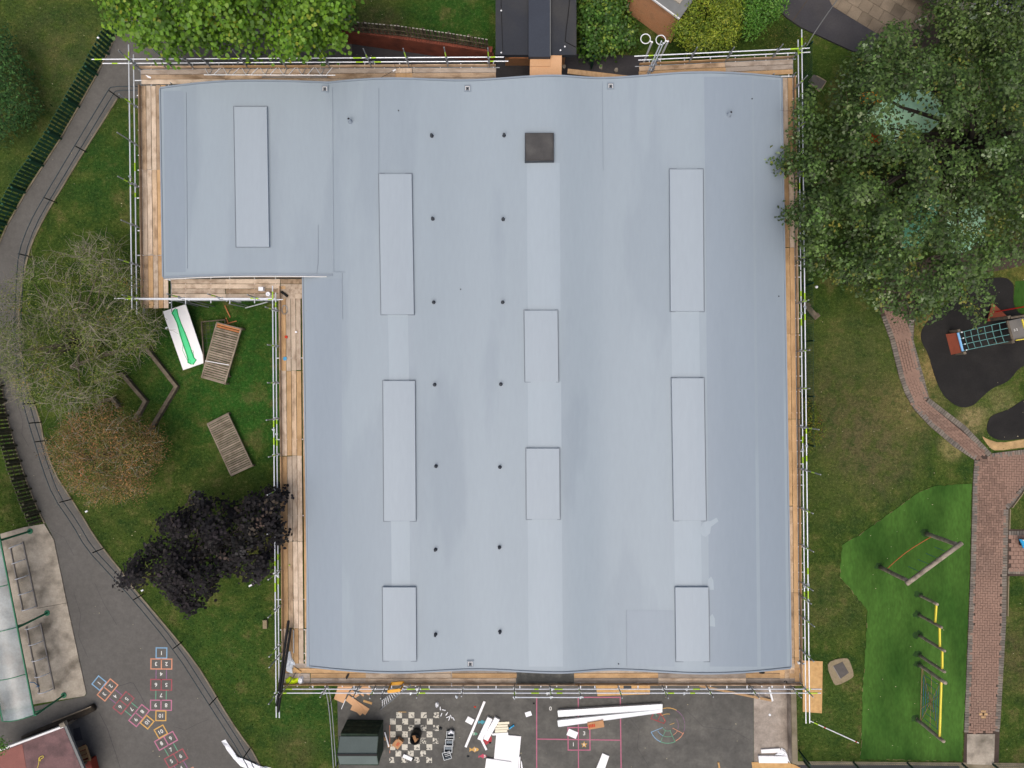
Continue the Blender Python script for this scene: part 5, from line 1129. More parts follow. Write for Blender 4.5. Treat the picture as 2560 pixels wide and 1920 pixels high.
for (x, y, lab) in [(882, 1022, 'small orange block under the white batten by the shed'), (938, 1128, 'small pale wood block at the lower end of the white batten')]: single('wood_block', lab, 'block', MB().box(C1(x, y, 0.045), (0.14, 0.16, 0.07), 0.1), 'plank_orange', C1(x, y, 0.012))
# barrel
bc = C1(1365, 925); br = thing('black_barrel', 'black plastic barrel with timber scraps inside standing on the painted chessboard', 'barrel', bc)
MB().lathe(bc, [(0.24, 0.015), (0.265, 0.2), (0.27, 0.45), (0.25, 0.78), (0.225, 0.78), (0.22, 0.3), (0.01, 0.28)], 20).build('shell', 'black_plastic', br, True)
single('timber_scrap', 'brown timber scrap sticking up in the black barrel', 'offcut', MB().bar(bc + Vector((-0.1, 0.09, 0.5)), bc + Vector((0.06, -0.1, 0.72)), 0.15, 0.025).bar(bc + Vector((-0.04, -0.12, 0.6)), bc + Vector((0.14, -0.02, 0.6)), 0.06, 0.03), 'card', bc + Vector((0, 0, 0.3)))
# open cardboard box on the chessboard
def carton(label, c, ang, sx, sy, h, flaps, ptext):
    s = thing('cardboard_box', label, 'cardboard box', Vector((c.x, c.y, 0.02))); Mx = Matrix.Translation((c.x, c.y, 0.02)) @ Matrix.Rotation(ang, 4, 'Z')
    mb = MB(); mb.box((0, 0, h / 2), (sx, sy, h)); mb.v = [tuple(Mx @ Vector(v)) for v in mb.v]; mb.build('carton', 'card', s)
    for (cx, cy, lx, ly, tilt) in flaps:
        mb = MB(); mb.box((cx, cy, h + 0.006 + tilt * 0.5), (lx, ly, 0.006)); mb.v = [tuple(Mx @ Vector(v)) for v in mb.v]; mb.build('flap', 'card', s)
    for k in range(3):
        mb = MB(); yy = (k - 1) * sy * 0.16 + ptext[1]
        for q in range(4): mb.add([tuple(Mx @ Vector((ptext[0] - sx * 0.2 + q * sx * 0.11 + dx, yy + dy, h + 0.012))) for dx, dy in ((0, -0.022), (sx * 0.085, -0.022), (sx * 0.085 - 0.008 * (q % 2), 0.022), (0.006 * (q % 2), 0.022))], [(0, 1, 2, 3)])
        mb.build('print', 'card_print', s)
    return s
carton('tilted brown cardboard box with red print on the painted chessboard', C1(1088, 1065), math.radians(-38), 0.30, 0.44, 0.26, [(-0.17, -0.05, 0.1, 0.38, 0)], (0.0, 0.0))
carton('flattened brown cardboard box with red print lying on the long white packs', TK(718, 1268), math.radians(10), 0.78, 0.34, 0.22, [(0.36, 0.02, 0.1, 0.32, 0)], (-0.2, 0.0))
# grey crates
def crate(label, c, ang, sx, sy, h, fill=None):
    s = thing('grey_crate', label, 'crate', Vector((c.x, c.y, 0.015)), 'grey plastic crates in a row'); Mx = Matrix.Translation((c.x, c.y, 0.015)) @ Matrix.Rotation(ang, 4, 'Z')
    def add(nm, boxes, m):
        mb = MB()
        for cc_, ss in boxes: mb.box(cc_, ss)
        mb.v = [tuple(Mx @ Vector(v)) for v in mb.v]; return mb.build(nm, m, s)
    add('base', [((0, 0, 0.01), (sx, sy, 0.02))], 'crate_in')
    for cc_, ss in (((sx / 2 - 0.01, 0, h / 2), (0.02, sy, h)), ((-sx / 2 + 0.01, 0, h / 2), (0.02, sy, h)), ((0, sy / 2 - 0.01, h / 2), (sx - 0.04, 0.02, h)), ((0, -sy / 2 + 0.01, h / 2), (sx - 0.04, 0.02, h))): add('side', [(cc_, ss)], 'crate')
    add('rim', [((sx / 2, 0, h), (0.035, sy + 0.03, 0.03)), ((-sx / 2, 0, h), (0.035, sy + 0.03, 0.03)), ((0, sy / 2, h + 0.002), (sx, 0.035, 0.03)), ((0, -sy / 2, h + 0.002), (sx, 0.035, 0.03))], 'steel_dull')
    if fill:
        for k in range(fill): add('insert', [((R.uniform(-0.08, 0.08) * sx * 2, (k - fill / 2 + 0.5) * sy / fill, h * 0.5), (sx * 0.85, sy / fill * 0.35, 0.03 + h * 0.4))], R.choice(('steel_dull', 'crate', 'crate_in')))
    return s
crate('topmost grey plastic crate of the row of four, holding white sacks', C1(1885, 945), 0.0, 0.36, 0.4, 0.2, 2)
crate('second grey plastic crate of the row beside the chessboard', C1(1868, 1050), -0.02, 0.36, 0.34, 0.24, 1)
crate('third grey plastic crate of the row beside the chessboard', C1(1852, 1145), -0.03, 0.38, 0.34, 0.22, 1)
crate('lowest grey crate of the row, twisted and full of pale scraps', C1(1832, 1250), 0.28, 0.38, 0.36, 0.2, 4)
rag('white_sack', 'small white sack on top of the first grey crate', 'sack', [C1(x, y, 0.2) for x, y in [(1840, 930), (1888, 880), (1940, 920), (1930, 945), (1885, 930), (1845, 950)]], 0.22, 0.1, 'paper', 12)
rag('white_bag', 'white plastic bag on the tarmac above the chessboard', 'bag', [C1(x, y) for x, y in [(1645, 460), (1680, 448), (1708, 480), (1700, 525), (1670, 545), (1648, 510)]], 0.015, 0.16, 'paper', 4)
rag('clear_bag', 'small clear plastic bag on the tarmac below the guard rails', 'bag', [C1(x, y) for x, y in [(1955, 355), (1985, 350), (2000, 380), (1980, 405), (1955, 390)]], 0.015, 0.1, 'plastic_film', 5)
rag('dark_bundle', 'small dark blue bundle at the right edge of the chessboard', 'bundle', [C1(x, y) for x, y in [(1700, 845), (1735, 835), (1758, 860), (1745, 890), (1705, 880)]], 0.022, 0.1, 'rail_black', 8)
SHAV = ['nearest the white bag above the chessboard', 'lying almost level, second from the white bag', 'nearest the top right chessboard square', 'tilted, in the middle of the scatter', 'upper of the tilted right-hand pair', 'short, touching the steep one in the scatter', 'steep and lowest of the scatter', 'smallest and farthest right of the scatter']
for i, (x, y, a) in enumerate([(1726, 555, 1.7), (1780, 578, -0.2), (1742, 650, 1.2), (1825, 637, 1.0), (1890, 678, -1.1), (1845, 685, 0.4), (1863, 712, 1.2), (1928, 712, -1.0)]):
    c = C1(x, y); single('foam_shaving', 'white foam shaving ' + SHAV[i], 'offcut', MB().bar(c + Vector((-math.cos(a) * 0.09, -math.sin(a) * 0.09, 0.03)), c + Vector((math.cos(a) * 0.09, math.sin(a) * 0.09, 0.04)), 0.035, 0.03), 'paper', c + Vector((0, 0, 0.015)), 'white foam shavings')
single('foam_offcut', 'white foam strip with dark end on the lower chessboard squares', 'foam offcut', MB().bar(C1(1155, 1280, 0.06), C1(1290, 1340, 0.06), 0.17, 0.08), 'foam', C1(1220, 1310, 0.02))
rag('dark_rag', 'dark rag at the end of the white foam strip', 'rag', [C1(x, y) for x, y in [(1285, 1310), (1330, 1305), (1335, 1335), (1295, 1360), (1278, 1345)]], 0.022, 0.07, 'rail_black', 10)
# insulation boards
def foam(label, t, a, b, w, th, z=0.016, m='foam'):
    A_, B_ = t(*a, 0), t(*b, 0); A_.z = B_.z = z + th / 2; return single('foam_board', label, 'foam board', MB().bar(A_, B_, w, th), m, (A_ + B_) / 2 - Vector((0, 0, th / 2)))
foam('long thin white foam strip lying diagonally beside the fish markings', C2, (440, 445), (148, 1145), 0.115, 0.05)
foam('small white foam square left of the long foam strip', C2, (163, 715), (262, 768), 0.30, 0.03)
foam('left one of two thick white foam blocks beside the small foam stack', C2, (525, 685), (368, 1020), 0.26, 0.16); foam('right one of two thick white foam blocks beside the small foam stack', C2, (635, 690), (452, 1015), 0.27, 0.16)
foam('short narrow foam strip below the thick blocks, by the red painted crab', C2, (395, 1040), (468, 1190), 0.10, 0.04)
for i, (x0, y0, x1, y1, th, lab) in enumerate([(640, 782, 818, 772, 0.05, 'topmost cream foam strip of the small stack'), (620, 822, 795, 815, 0.08, 'second cream foam strip of the small stack'), (605, 858, 805, 848, 0.11, 'third cream foam strip of the small stack'), (600, 892, 788, 882, 0.13, 'lowest cream foam strip of the small stack')]): foam(lab, C2, (x0, y0), (x1, y1), 0.12, th, m='foam_cream')
single('spray_bottle', 'small blue and white bottle beside the cream foam strips', 'bottle', MB().tube([C2(815, 872, 0.06), C2(860, 838, 0.06), C2(872, 830, 0.06), C2(892, 815, 0.06)], [0.04, 0.045, 0.03, 0.05], 10), 'slide_blue', C2(850, 845, 0.015))
sheet_thing('foam_board', 'flat white foam strip at the top edge of the large white sheet', 'foam board', C2, [(555, 930), (800, 915), (803, 955), (560, 958)], 0.02, 0.09, 'foam')
sheet_thing('foam_board', 'large white insulation sheet on the tarmac at the bottom edge', 'foam board', C2, [(620, 945), (1000, 978), (940, 1600), (560, 1560)], 0.02, 0.06, 'foam')
sheet_thing('foam_board', 'second large white insulation sheet overlapping the first at the bottom edge', 'foam board', C2, [(468, 1305), (850, 1362), (820, 1620), (430, 1580)], 0.082, 0.06, 'foam')
sheet_thing('foam_board', 'narrow white foam strip right of the large insulation sheets', 'foam board', C2, [(972, 1290), (990, 1290), (978, 1500), (955, 1500)], 0.02, 0.07, 'foam')
sheet_thing('foam_board', 'second narrow white foam strip right of the large insulation sheets', 'foam board', C2, [(995, 1360), (1008, 1358), (1030, 1500), (1000, 1500)], 0.02, 0.06, 'foam')
sheet_thing('paper_sheet', 'white card lying left of the pink court', 'card', C2, [(1055, 622), (1145, 594), (1168, 660), (1078, 690)], 0.02, 0.012, 'paper')
sheet_thing('paper_sheet', 'white card lying over the small pink square of the court', 'card', C2, [(1735, 866), (1877, 925), (1840, 1022), (1695, 962)], 0.024, 0.012, 'paper')
sheet_thing('foam_board', 'white foam board at the bottom edge inside the pink court', 'foam board', TK, [(780, 1525), (838, 1550), (780, 1720), (700, 1720)], 0.024, 0.06, 'foam')
def pack(label, t, c4, th):
    w = [t(*p) for p in c4]; c = sum((Vector((v.x, v.y, 0)) for v in w), Vector()) / 4; s = thing('long_white_pack', label, 'long pack', Vector((c.x, c.y, 0.024)))
    MB().prism(w, 0.024, th).build('pack', 'foam', s); e = [Vector((v.x, v.y, th + 0.004)) for v in w]
    for a, b in ((e[0], e[1]), (e[3], e[2])): MB().bar(a + (b - a) * 0.01, b - (b - a) * 0.01, 0.02, 0.012).build('edge_fold', 'plastic_film', s)
    MB().bar(e[0], e[3], 0.03, 0.012).build('end_fold', 'plastic_film', s); return s
pack('upper one of two long white plastic-wrapped packs on the pink court', TK, [(393, 1148), (1293, 1092), (1293, 1136), (400, 1200)], 0.2)
pack('lower one of two long white plastic-wrapped packs on the pink court', TK, [(393, 1236), (1293, 1142), (1293, 1164), (400, 1288)], 0.17)
for (x, y, m, lab) in [(1195, 478, 'black', 'small black scrap by the corner of the pink court'), (188, 1290, 'rail_black', 'small dark scrap below the yellow painted fish'), (525, 1085, 'black', 'black scrap beside the red painted crab'), (295, 530, 'card_print', 'tiny dark red scrap above the long foam strip')]:
    rag('scrap', lab, 'scrap', [C2(x + 28 * math.cos(a) * R.uniform(0.4, 1), y + 22 * math.sin(a) * R.uniform(0.4, 1)) for a in np.linspace(0, 5.6, 7)], 0.02, 0.04, m, int(x))
# sheets under the bottom guard rails
sheet_thing('osb_sheet', 'yellow chipboard sheet on the tarmac under the bottom guard rails', 'chipboard', TK, [(722, 935), (1192, 935), (1190, 1018), (738, 1034)], 0.02, 0.02, 'osb')
sheet_thing('osb_hole_mat', 'dark square panel lying on the yellow chipboard sheet', 'panel', TK, [(962, 938), (1030, 938), (1030, 970), (985, 978), (962, 968)], 0.042, 0.02, 'rail_black')
single('orange_plank', 'long orange plank sloping from the bottom scaffold to the concrete strip', 'plank', MB().bar(TK(1620, 948, 1.6), TL(30, 1075, 0.05), 0.11, 0.05), 'plank_orange', TL(30, 1075, 0.02))
single('white_trim', 'white trim piece at the end of the orange plank', 'trim', MB().bar(TL(8, 962, 0.9), TL(40, 1080, 0.1), 0.09, 0.03), 'white_metal', TL(40, 1080, 0.06))
sheet_thing('osb_sheet', 'upright yellow chipboard sheet on the grass at the bottom right scaffold corner', 'chipboard', TL, [(300, 728), (470, 735), (463, 1183), (298, 1170)], 0.02, 0.02, 'osb')
sheet_thing('osb_sheet', 'yellow chipboard sheet at the bottom edge of the concrete strip', 'chipboard', C8, [(108, 1565), (640, 1570), (760, 1610), (900, 1690), (900, 1800), (140, 1800)], 0.03, 0.02, 'osb')
sheet_thing('foam_board', 'upper white foam board on the concrete strip', 'foam board', C8, [(243, 1370), (520, 1352), (522, 1412), (246, 1422)], 0.03, 0.09, 'foam')
sheet_thing('foam_board', 'larger white foam board on the concrete strip, nearest the chipboard', 'foam board', C8, [(200, 1460), (630, 1465), (632, 1565), (210, 1562)], 0.03, 0.12, 'foam')
rag('white_wrap', 'crumpled white wrapping between the two foam boards on the concrete strip', 'wrapping', [C8(x, y) for x, y in [(440, 1455), (520, 1410), (550, 1350), (600, 1380), (640, 1440), (650, 1520), (680, 1580), (640, 1540), (590, 1440)]], 0.06, 0.1, 'paper', 21)
rag('plaster_splash', 'white splash of plaster on the concrete strip', 'plaster', [C8(x, y) for x, y in [(360, 865), (375, 845), (400, 860), (395, 885), (370, 888)]], 0.018, 0.03, 'paper', 22)
single('orange_stake', 'short pale stake at the bottom edge of the tarmac', 'stake', MB().bar(TK(1782, 1610, 0.05), TK(1800, 1700, 0.05), 0.08, 0.05), 'osb', TK(1790, 1640, 0.02))
# white sheeting on the path and grass
rag('white_sheeting', 'long twisted white sheeting lying on the path at the bottom', 'sheeting', [TI(x, y) for x, y in [(1898, 1412), (1940, 1398), (1962, 1440), (1985, 1490), (2040, 1550), (2100, 1600), (2180, 1625), (2290, 1650), (2290, 1690), (2150, 1665), (2080, 1640), (2010, 1570), (1960, 1500), (1930, 1440)]], 0.02, 0.12, 'paper', 31)
rag('white_sheeting', 'crumpled white and dark sheeting on the grass at the bottom edge left of the shed', 'sheeting', [TJ(x, y) for x, y in [(0, 1610), (60, 1650), (80, 1640), (140, 1660), (130, 1720), (0, 1720)]], 0.02, 0.1, 'paper', 32)
# low concrete wall
cw = thing('low_wall', 'low concrete kerb wall between the concrete strip and the right lawn', 'wall', C8(740, 1000))
wz = 0.55; MB().prism([C8(692, 470, wz), C8(765, 470, wz), C8(790, 1600, wz), C8(712, 1590, wz)], 0, wz).build('wall', 'concrete_strip', cw)
MB().prism([C8(690, 470, wz), C8(767, 470, wz), C8(792, 1600, wz), C8(710, 1590, wz)], wz, wz + 0.05).build('coping', 'kerb', cw)
# ------------------------------------------------------------------ right lawn and play area
def manhole(label, ring, lid):
    c = ring[0] * 0 + sum(ring, Vector()) / len(ring); s = thing('manhole', label, 'manhole', Vector((c.x, c.y, 0)))
    MB().prism(smooth_poly(ring, 1), 0, 0.04).build('surround', 'stone_ring', s); MB().prism(lid, 0.03, 0.055).build('cover', 'iron', s)
    e = (lid[0] + lid[1]) / 2; MB().bar(lid[0] + Vector((0, 0, 0.055)), lid[3] + Vector((0, 0, 0.055)), 0.03, 0.012).build('frame_edge', 'steel_grey', s); return s
manhole('square manhole cover in a rough stone ring on the right lawn', [TL(505, 775), TL(545, 725), TL(680, 703), TL(705, 735), TL(742, 850), TL(720, 885), TL(590, 948), TL(560, 920)], [TL(558, 775), TL(640, 738), TL(695, 832), TL(622, 885)])
manhole('square manhole cover beside the upper right scaffold corner', [TD(338, 712), TD(395, 640), TD(505, 700), TD(500, 715), TD(450, 795), TD(430, 790)], [TD(345, 708), TD(392, 648), TD(497, 708), TD(445, 782)])
single('white_dome', 'small white round dome on the grass right of the scaffold', 'dome', MB().lathe(TF(418, 820), [(0.075, 0), (0.075, 0.03), (0.055, 0.06), (0.02, 0.075)], 16), 'paper', TF(418, 820), smooth=True)
s = thing('log_bench', 'weathered log bench beside the mesh fence on the right', 'bench', TF(300, 960))
MB().bar(TF(310, 965, 0.35), TF(425, 1090, 0.35), 0.26, 0.1).build('seat', 'timber_grey', s)
for t in (0.15, 0.85):
    p = TF(310, 965) + (TF(425, 1090) - TF(310, 965)) * t; MB().box((p.x, p.y, 0.15), (0.2, 0.2, 0.3), 0.7).build('leg', 'timber_grey', s)
sp = thing('survey_pole', 'white pole with red bands lying on the lower right lawn', 'pole', TL(355, 1248))
a, b = TL(355, 1248, 0.03), TL(783, 1442, 0.03); MB().tube([a, b], 0.025, 8).build('pole', 'white_metal', sp)
for t in (0.3, 0.93): put = MB().tube([a + (b - a) * t, a + (b - a) * (t + 0.03)], 0.027, 8).build('red_band', 'card_print', sp)
MB().tube([a + (b - a) * 0.09, a + (b - a) * 0.18], 0.027, 8).build('lime_band', 'lime_paint', sp)
def logpost(parent, base, h, r=0.085, m='log'):
    n = 6; return MB().tube([base + Vector((R.uniform(-0.008, 0.008), R.uniform(-0.008, 0.008), h * k / n)) for k in range(n + 1)] + [base + Vector((0, 0, h + 0.02))], [r * 1.08, r * 1.03, r, r * 1.02, r * 0.98, r, r * 0.97, r * 0.6], 10).build('post', m, parent, True)
f1 = thing('rope_swing_frame', 'log frame with high crossbeam and low orange rope on the artificial turf', 'climbing frame', TH(1170, 1450))
pa, pb_ = TH(968, 1582), TH(1368, 1292); logpost(f1, pa, 2.6, 0.1); logpost(f1, pb_, 2.55, 0.1)
ta, tb = pa + Vector((0, 0, 2.62)), pb_ + Vector((0, 0, 2.57)); dd = (tb - ta).normalized(); MB().tube([ta - dd * 0.18 + (tb - ta + dd * 0.36) * k / 6 + Vector((0, 0, R.uniform(-0.01, 0.01))) for k in range(7)], 0.105, 10).build('crossbeam', 'log', f1, True)
MB().tube([pa + (pb_ - pa) * t + Vector((0, 0, 0.55 - 0.22 * math.sin(math.pi * t))) for t in np.linspace(0.03, 0.97, 11)], 0.022, 6).build('low_rope', 'rope_orange', f1, True)
for t in (0.25, 0.45, 0.62, 0.8):
    p = ta + (tb - ta) * t; MB().tube([p, p - Vector((0, 0, 1.1))], 0.01, 5).build('hanging_rope', 'rope_blue', f1)
f2 = thing('balance_trail', 'row of four log posts linked by yellow balance bars on the turf', 'balance trail', TL(1305, 400))
PST = [((1312, 167), 1.46), ((1302, 333), 1.9), ((1306, 512), 2.1), ((1306, 682), 2.1)]
bs = []
for (p, h) in PST: b_ = TL(*p); bs.append(b_); logpost(f2, b_, h, 0.075)
for i, z in ((0, 1.38), (1, 1.72), (2, 1.9)): MB().bar(bs[i] + Vector((0, 0, z)), bs[i + 1] + Vector((0, 0, z)), 0.075, 0.075).build('balance_bar', 'yellow_paint', f2)
f3 = thing('spider_net', 'spider web climbing net between two log posts under a yellow bar', 'climbing net', TL(1290, 1000))
n0, n1 = TL(1302, 765), TL(1287, 1238); logpost(f3, n0, 2.2, 0.085); logpost(f3, n1, 2.2, 0.085)
MB().tube([n0 + Vector((0, 0, 1.88)), n1 + Vector((0, 0, 1.88))], 0.05, 8).build('top_bar', 'yellow_paint', f3); MB().tube([n0 + Vector((0, 0, 0.3)), n1 + Vector((0, 0, 0.3))], 0.02, 6).build('low_cable', 'rope_brown', f3)
def npt(u, z): return n0 + (n1 - n0) * u + Vector((0, 0, z))
ctr = (0.5, 1.1); rim = [(0.02, 0.32), (0.25, 0.32), (0.5, 0.32), (0.75, 0.32), (0.98, 0.32), (0.98, 1.1), (0.98, 1.85), (0.75, 1.85), (0.5, 1.85), (0.25, 1.85), (0.02, 1.85), (0.02, 1.1)]
for (u, z) in rim: MB().tube([npt(*ctr), npt(u, z)], 0.013, 5).build('spoke_rope', 'rope_brown', f3)
for k in (0.3, 0.55, 0.8):
    pts = [npt(ctr[0] + (u - ctr[0]) * k, ctr[1] + (z - ctr[1]) * k) for u, z in rim]; MB().tube(pts + pts[:1], 0.012, 5).build('ring_rope', 'rope_blue', f3)
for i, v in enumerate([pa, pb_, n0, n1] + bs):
    rr = random.Random(40 + i); MB().prism([v + Vector((-0.08 + math.cos(a) * rr.uniform(0.14, 0.3), 0.05 + math.sin(a) * rr.uniform(0.12, 0.26), 0)) for a in np.linspace(0, 2 * math.pi, 14)[:-1]], 0.02, 0.034).build('shade_worn_patch', 'turf_shade_worn', turf_o)  # dark discs put contact shade as well as wear into the turf colour
# climber with net bridge
cl = thing('net_bridge_climber', 'play climber with rope net bridge, blue bar and grey platform on black rubber', 'climber', C4(1000, 1000))
nz0, nz1 = 0.55, 1.15
b0, b1 = C4(745, 950, nz0), C4(812, 1205, nz0); MB().tube([b0, b1], 0.055, 10).build('blue_bar', 'bar_blue', cl)
for v in (b0, b1): 
    e = (v - (b0 + b1) / 2).normalized() * 0.1; MB().box((v.x + e.x, v.y + e.y, 0.35), (0.13, 0.13, 0.66), 0.25).build('post', 'timber_grey', cl)
q0, q1 = C4(1425, 795, nz1), C4(1500, 1060, nz1); nb0, nb1 = b0 + (b1 - b0) * 0.02, b1 - (b1 - b0) * 0.02
for k in range(4):
    t = k / 3; MB().tube([(nb0 + (nb1 - nb0) * t) * (1 - s_) + (q0 + (q1 - q0) * t) * s_ - Vector((0, 0, 0.12 * math.sin(math.pi * s_))) for s_ in np.linspace(0, 1, 9)], 0.018, 6).build('long_rope', 'rope_teal', cl)
for k in range(1, 7):
    s_ = k / 7; MB().tube([(nb0 + (nb1 - nb0) * t) * (1 - s_) + (q0 + (q1 - q0) * t) * s_ - Vector((0, 0, 0.12 * math.sin(math.pi * s_) + 0.05 * math.sin(math.pi * t))) for t in np.linspace(0, 1, 7)], 0.016, 6).build('cross_rope', 'rope_teal', cl)
for k in range(4):
    for v in (nb0 + (nb1 - nb0) * (k / 3) + (q0 - b0).normalized() * 0.16, q0 + (q1 - q0) * (k / 3)): MB().box(v + Vector((0, 0, 0.01)), (0.05, 0.05, 0.05), 0.25).build('rope_clamp', 'white_metal', cl)
MB().prism([C4(1430, 790, nz1), C4(1840, 700, nz1), C4(1910, 985, nz1), C4(1500, 1065, nz1)], nz1 - 0.08, nz1).build('platform', 'platform_grey', cl)
MB().bar(C4(1425, 785, nz1 + 0.02), C4(1505, 1068, nz1 + 0.02), 0.1, 0.06).build('platform_edge', 'timber_grey', cl)
for p in ((1455, 735), (1250, 1110)): pass
for p in ((1458, 735, 1.7), (1508, 1075, 1.3), (1840, 690, 1.7), (1915, 1000, 1.7)):
    v = C4(p[0], p[1], p[2]); MB().box((v.x, v.y, p[2] / 2), (0.14, 0.14, p[2]), 0.25).build('post', 'timber_grey', cl)
MB().bar(C4(1632, 765, 1.5), C4(1668, 890, 1.5), 0.06, 0.06).build('yellow_rail', 'yellow_paint', cl); MB().bar(C4(1545, 1055, 1.25), C4(1920, 1000, 1.25), 0.04, 0.08).build('yellow_rail', 'yellow_paint', cl)
MB().bar(C4(1470, 745, 1.7), C4(1840, 690, 1.7), 0.09, 0.09).build('handrail', 'timber_grey', cl)
for ch, x, y in (('2', 1560, 905), ('5', 1528, 915)):
    v = C4(x, y, nz1); v.z = nz1 + 0.006; text('painted_number', ch, v, 0.11, 0.25, 'p_white', cl)
pn = thing('red_ramp_panel', 'red rectangular panel on the black rubber beside the blue bar', 'panel', C4(680, 1100))
pnl = MB(); tt = [C4(735, 950, 0.5), C4(795, 1225, 0.5), C4(652, 1255, 0.03), C4(578, 970, 0.03)]; bb_ = [v - Vector((0, 0, 0.03)) for v in tt]
pnl.add(tt + bb_, [(0, 1, 2, 3), (7, 6, 5, 4)] + [(i, (i + 1) % 4, 4 + (i + 1) % 4, 4 + i) for i in range(4)]); pnl.build('panel', 'rubber_red', pn)
MB().bar(C4(760, 1090, 0.25), C4(765, 1090, 0.02), 0.08, 0.05).build('strut', 'timber_grey', pn)
rt = thing('red_triangle_panel', 'red triangular climbing panel above the net bridge', 'panel', C4(1280, 680))
tt = [C4(1222, 530, 0.03), C4(1440, 735, 0.45), C4(1150, 795, 0.45)]; bb_ = [v - Vector((0, 0, 0.03)) for v in tt]; mb = MB(); mb.add(tt + bb_, [(0, 1, 2), (5, 4, 3), (0, 1, 4, 3), (1, 2, 5, 4), (2, 0, 3, 5)]); mb.build('panel', 'rubber_red', rt)
mb = MB(); mb.tube([C4(1300, 760, 0.02), C4(1300, 760, 0.4)], 0.04, 6); mb.build('leg', 'timber_grey', rt)
single('red_pole', 'thin bright red pole reaching from the triangular panel off the right edge', 'pole', MB().tube([C4(1265, 662, 0.4), C4(1700, 583, 1.9), C4(1900, 545, 1.9)], 0.03, 8), 'red_pole', C4(1265, 662, 0.3))
sl = thing('blue_slide', 'blue plastic play seat at the right edge on the block paving', 'play seat', P(2570, 1360))
MB().prism([C7(1030, 1022, 0.45), C7(1080, 1030, 0.45), C7(1200, 1010, 0.45), C7(1200, 1200, 0.45), C7(1095, 1180, 0.45), C7(1070, 1110, 0.45)], 0.38, 0.45).build('seat', 'slide_blue', sl)
MB().prism([C7(1100, 1060, 0.4), C7(1200, 1060, 0.4), C7(1200, 1150, 0.4), C7(1110, 1150, 0.4)], 0.02, 0.38).build('spring_base', 'black', sl)
MB().bar(C7(1085, 1040, 0.5), C7(1150, 1030, 0.5), 0.05, 0.1).build('handle', 'white_metal', sl)
for pts in ([(860, 500), (848, 850)], [(895, 480), (1106, 190)], [(1106, 190), (1180, 100)]):
    single('timber_edge', {0: 'pale timber edging strip on the block path edge, upright piece', 1: 'pale timber edging strip slanting along the block path', 2: 'short pale timber edging strip at the right frame edge'}[[(860, 500), (895, 480), (1106, 190)].index(pts[0])], 'edging', MB().bar(C7(*pts[0], 0.08), C7(*pts[1], 0.08), 0.04, 0.12), 'stone_ring', C7(*pts[0]))
single('timber_edge', 'long pale timber edging strip right of the lower block path', 'edging', MB().bar(TL(2075, 0, 0.08), TL(2068, 345, 0.08), 0.04, 0.12), 'stone_ring', TL(2072, 170))
# mint shelters beneath the oak
def hip(label, pts, z0, z1, m, posts=True):
    w = [P(x, y, z0) for x, y in pts]; c = sum(w, Vector()) / len(w); s = thing('play_shelter', label, 'shelter', Vector((c.x, c.y, 0)))
    ap = Vector((c.x, c.y, z1))
    for i, (a, b) in enumerate(zip(w, w[1:] + w[:1])):
        mb = MB(); mb.add([a, b, ap, a - Vector((0, 0, 0.05)), b - Vector((0, 0, 0.05)), ap - Vector((0, 0, 0.05))], [(0, 1, 2), (5, 4, 3), (0, 3, 4, 1)]); mb.build('roof_panel', m, s)
    for a in w:
        p = a + (c - a) * 0.1; MB().tube([(p.x, p.y, 0.01), (p.x, p.y, z0 - 0.03)], 0.05, 8).build('post', 'timber_grey', s)
    return s
hip('mint green play shelter roof showing through the oak leaves', [(2158, 285), (2250, 225), (2362, 225), (2368, 290), (2300, 350), (2225, 365)], 2.1, 2.6, 'mint')
hip('smaller mint green shelter roof under the middle of the oak', [(2262, 480), (2345, 480), (2350, 520), (2300, 620), (2255, 620)], 1.9, 2.2, 'mint_dark')
hip('mint green shelter roof half hidden under the lower right of the oak', [(2360, 520), (2460, 515), (2470, 610), (2380, 640)], 1.9, 2.3, 'mint')
op = thing('orange_play_panel', 'orange play panel glimpsed through the oak leaves left of the mint roof', 'play panel', P(2172, 245))
MB().prism([P(2150, 230, 1.4), P(2205, 228, 1.4), P(2205, 258, 1.4), P(2150, 260, 1.4)], 1.3, 1.4).build('panel', 'orange_panel', op)
for x, y in ((2153, 245), (2202, 243)): v = P(x, y, 1.3); MB().box((v.x, v.y, 0.65), (0.1, 0.1, 1.28)).build('post', 'timber_grey', op)
rs = thing('orange_stool', 'round orange-red stool beside the mint shelter under the oak', 'stool', P(2176, 350))
v = P(2176, 351, 0); MB().lathe(v, [(0.3, 0.4), (0.34, 0.45), (0.33, 0.5), (0.05, 0.53)], 18).build('seat', 'red_orange', rs, True); MB().lathe(v, [(0.1, 0), (0.08, 0.4)], 10).build('stem', 'black', rs)
tb_ = thing('grey_bench', 'grey slatted bench ends poking out under the mint roof', 'bench', P(2165, 325))
MB().bar(P(2153, 332, 0.5), P(2165, 322, 0.5), 0.2, 0.06).build('seat', 'steel_dull', tb_); MB().bar(P(2176, 318, 0.5), P(2188, 334, 0.5), 0.2, 0.06).build('seat', 'steel_dull', tb_)
for x, y in ((2158, 328), (2182, 326)): v = P(x, y, 0); MB().box((v.x, v.y, 0.23), (0.1, 0.1, 0.46)).build('leg', 'steel_dull', tb_)
gh = thing('glazed_porch', 'white-framed glazed roof glimpsed at the top right corner', 'porch', P(2540, 20))
g4 = [P(2488, 10, 2.4), P(2520, -60, 2.4), P(2640, -20, 2.4), P(2535, 45, 2.4)]
MB().prism(g4, 2.38, 2.4).build('pane', 'clear_sheet', gh)
for a, b in zip(g4, g4[1:] + g4[:1]): MB().bar(a, b, 0.1, 0.1).build('frame', 'white_metal', gh)
MB().bar((g4[0] + g4[1]) / 2, (g4[2] + g4[3]) / 2, 0.07, 0.08).build('frame', 'white_metal', gh)
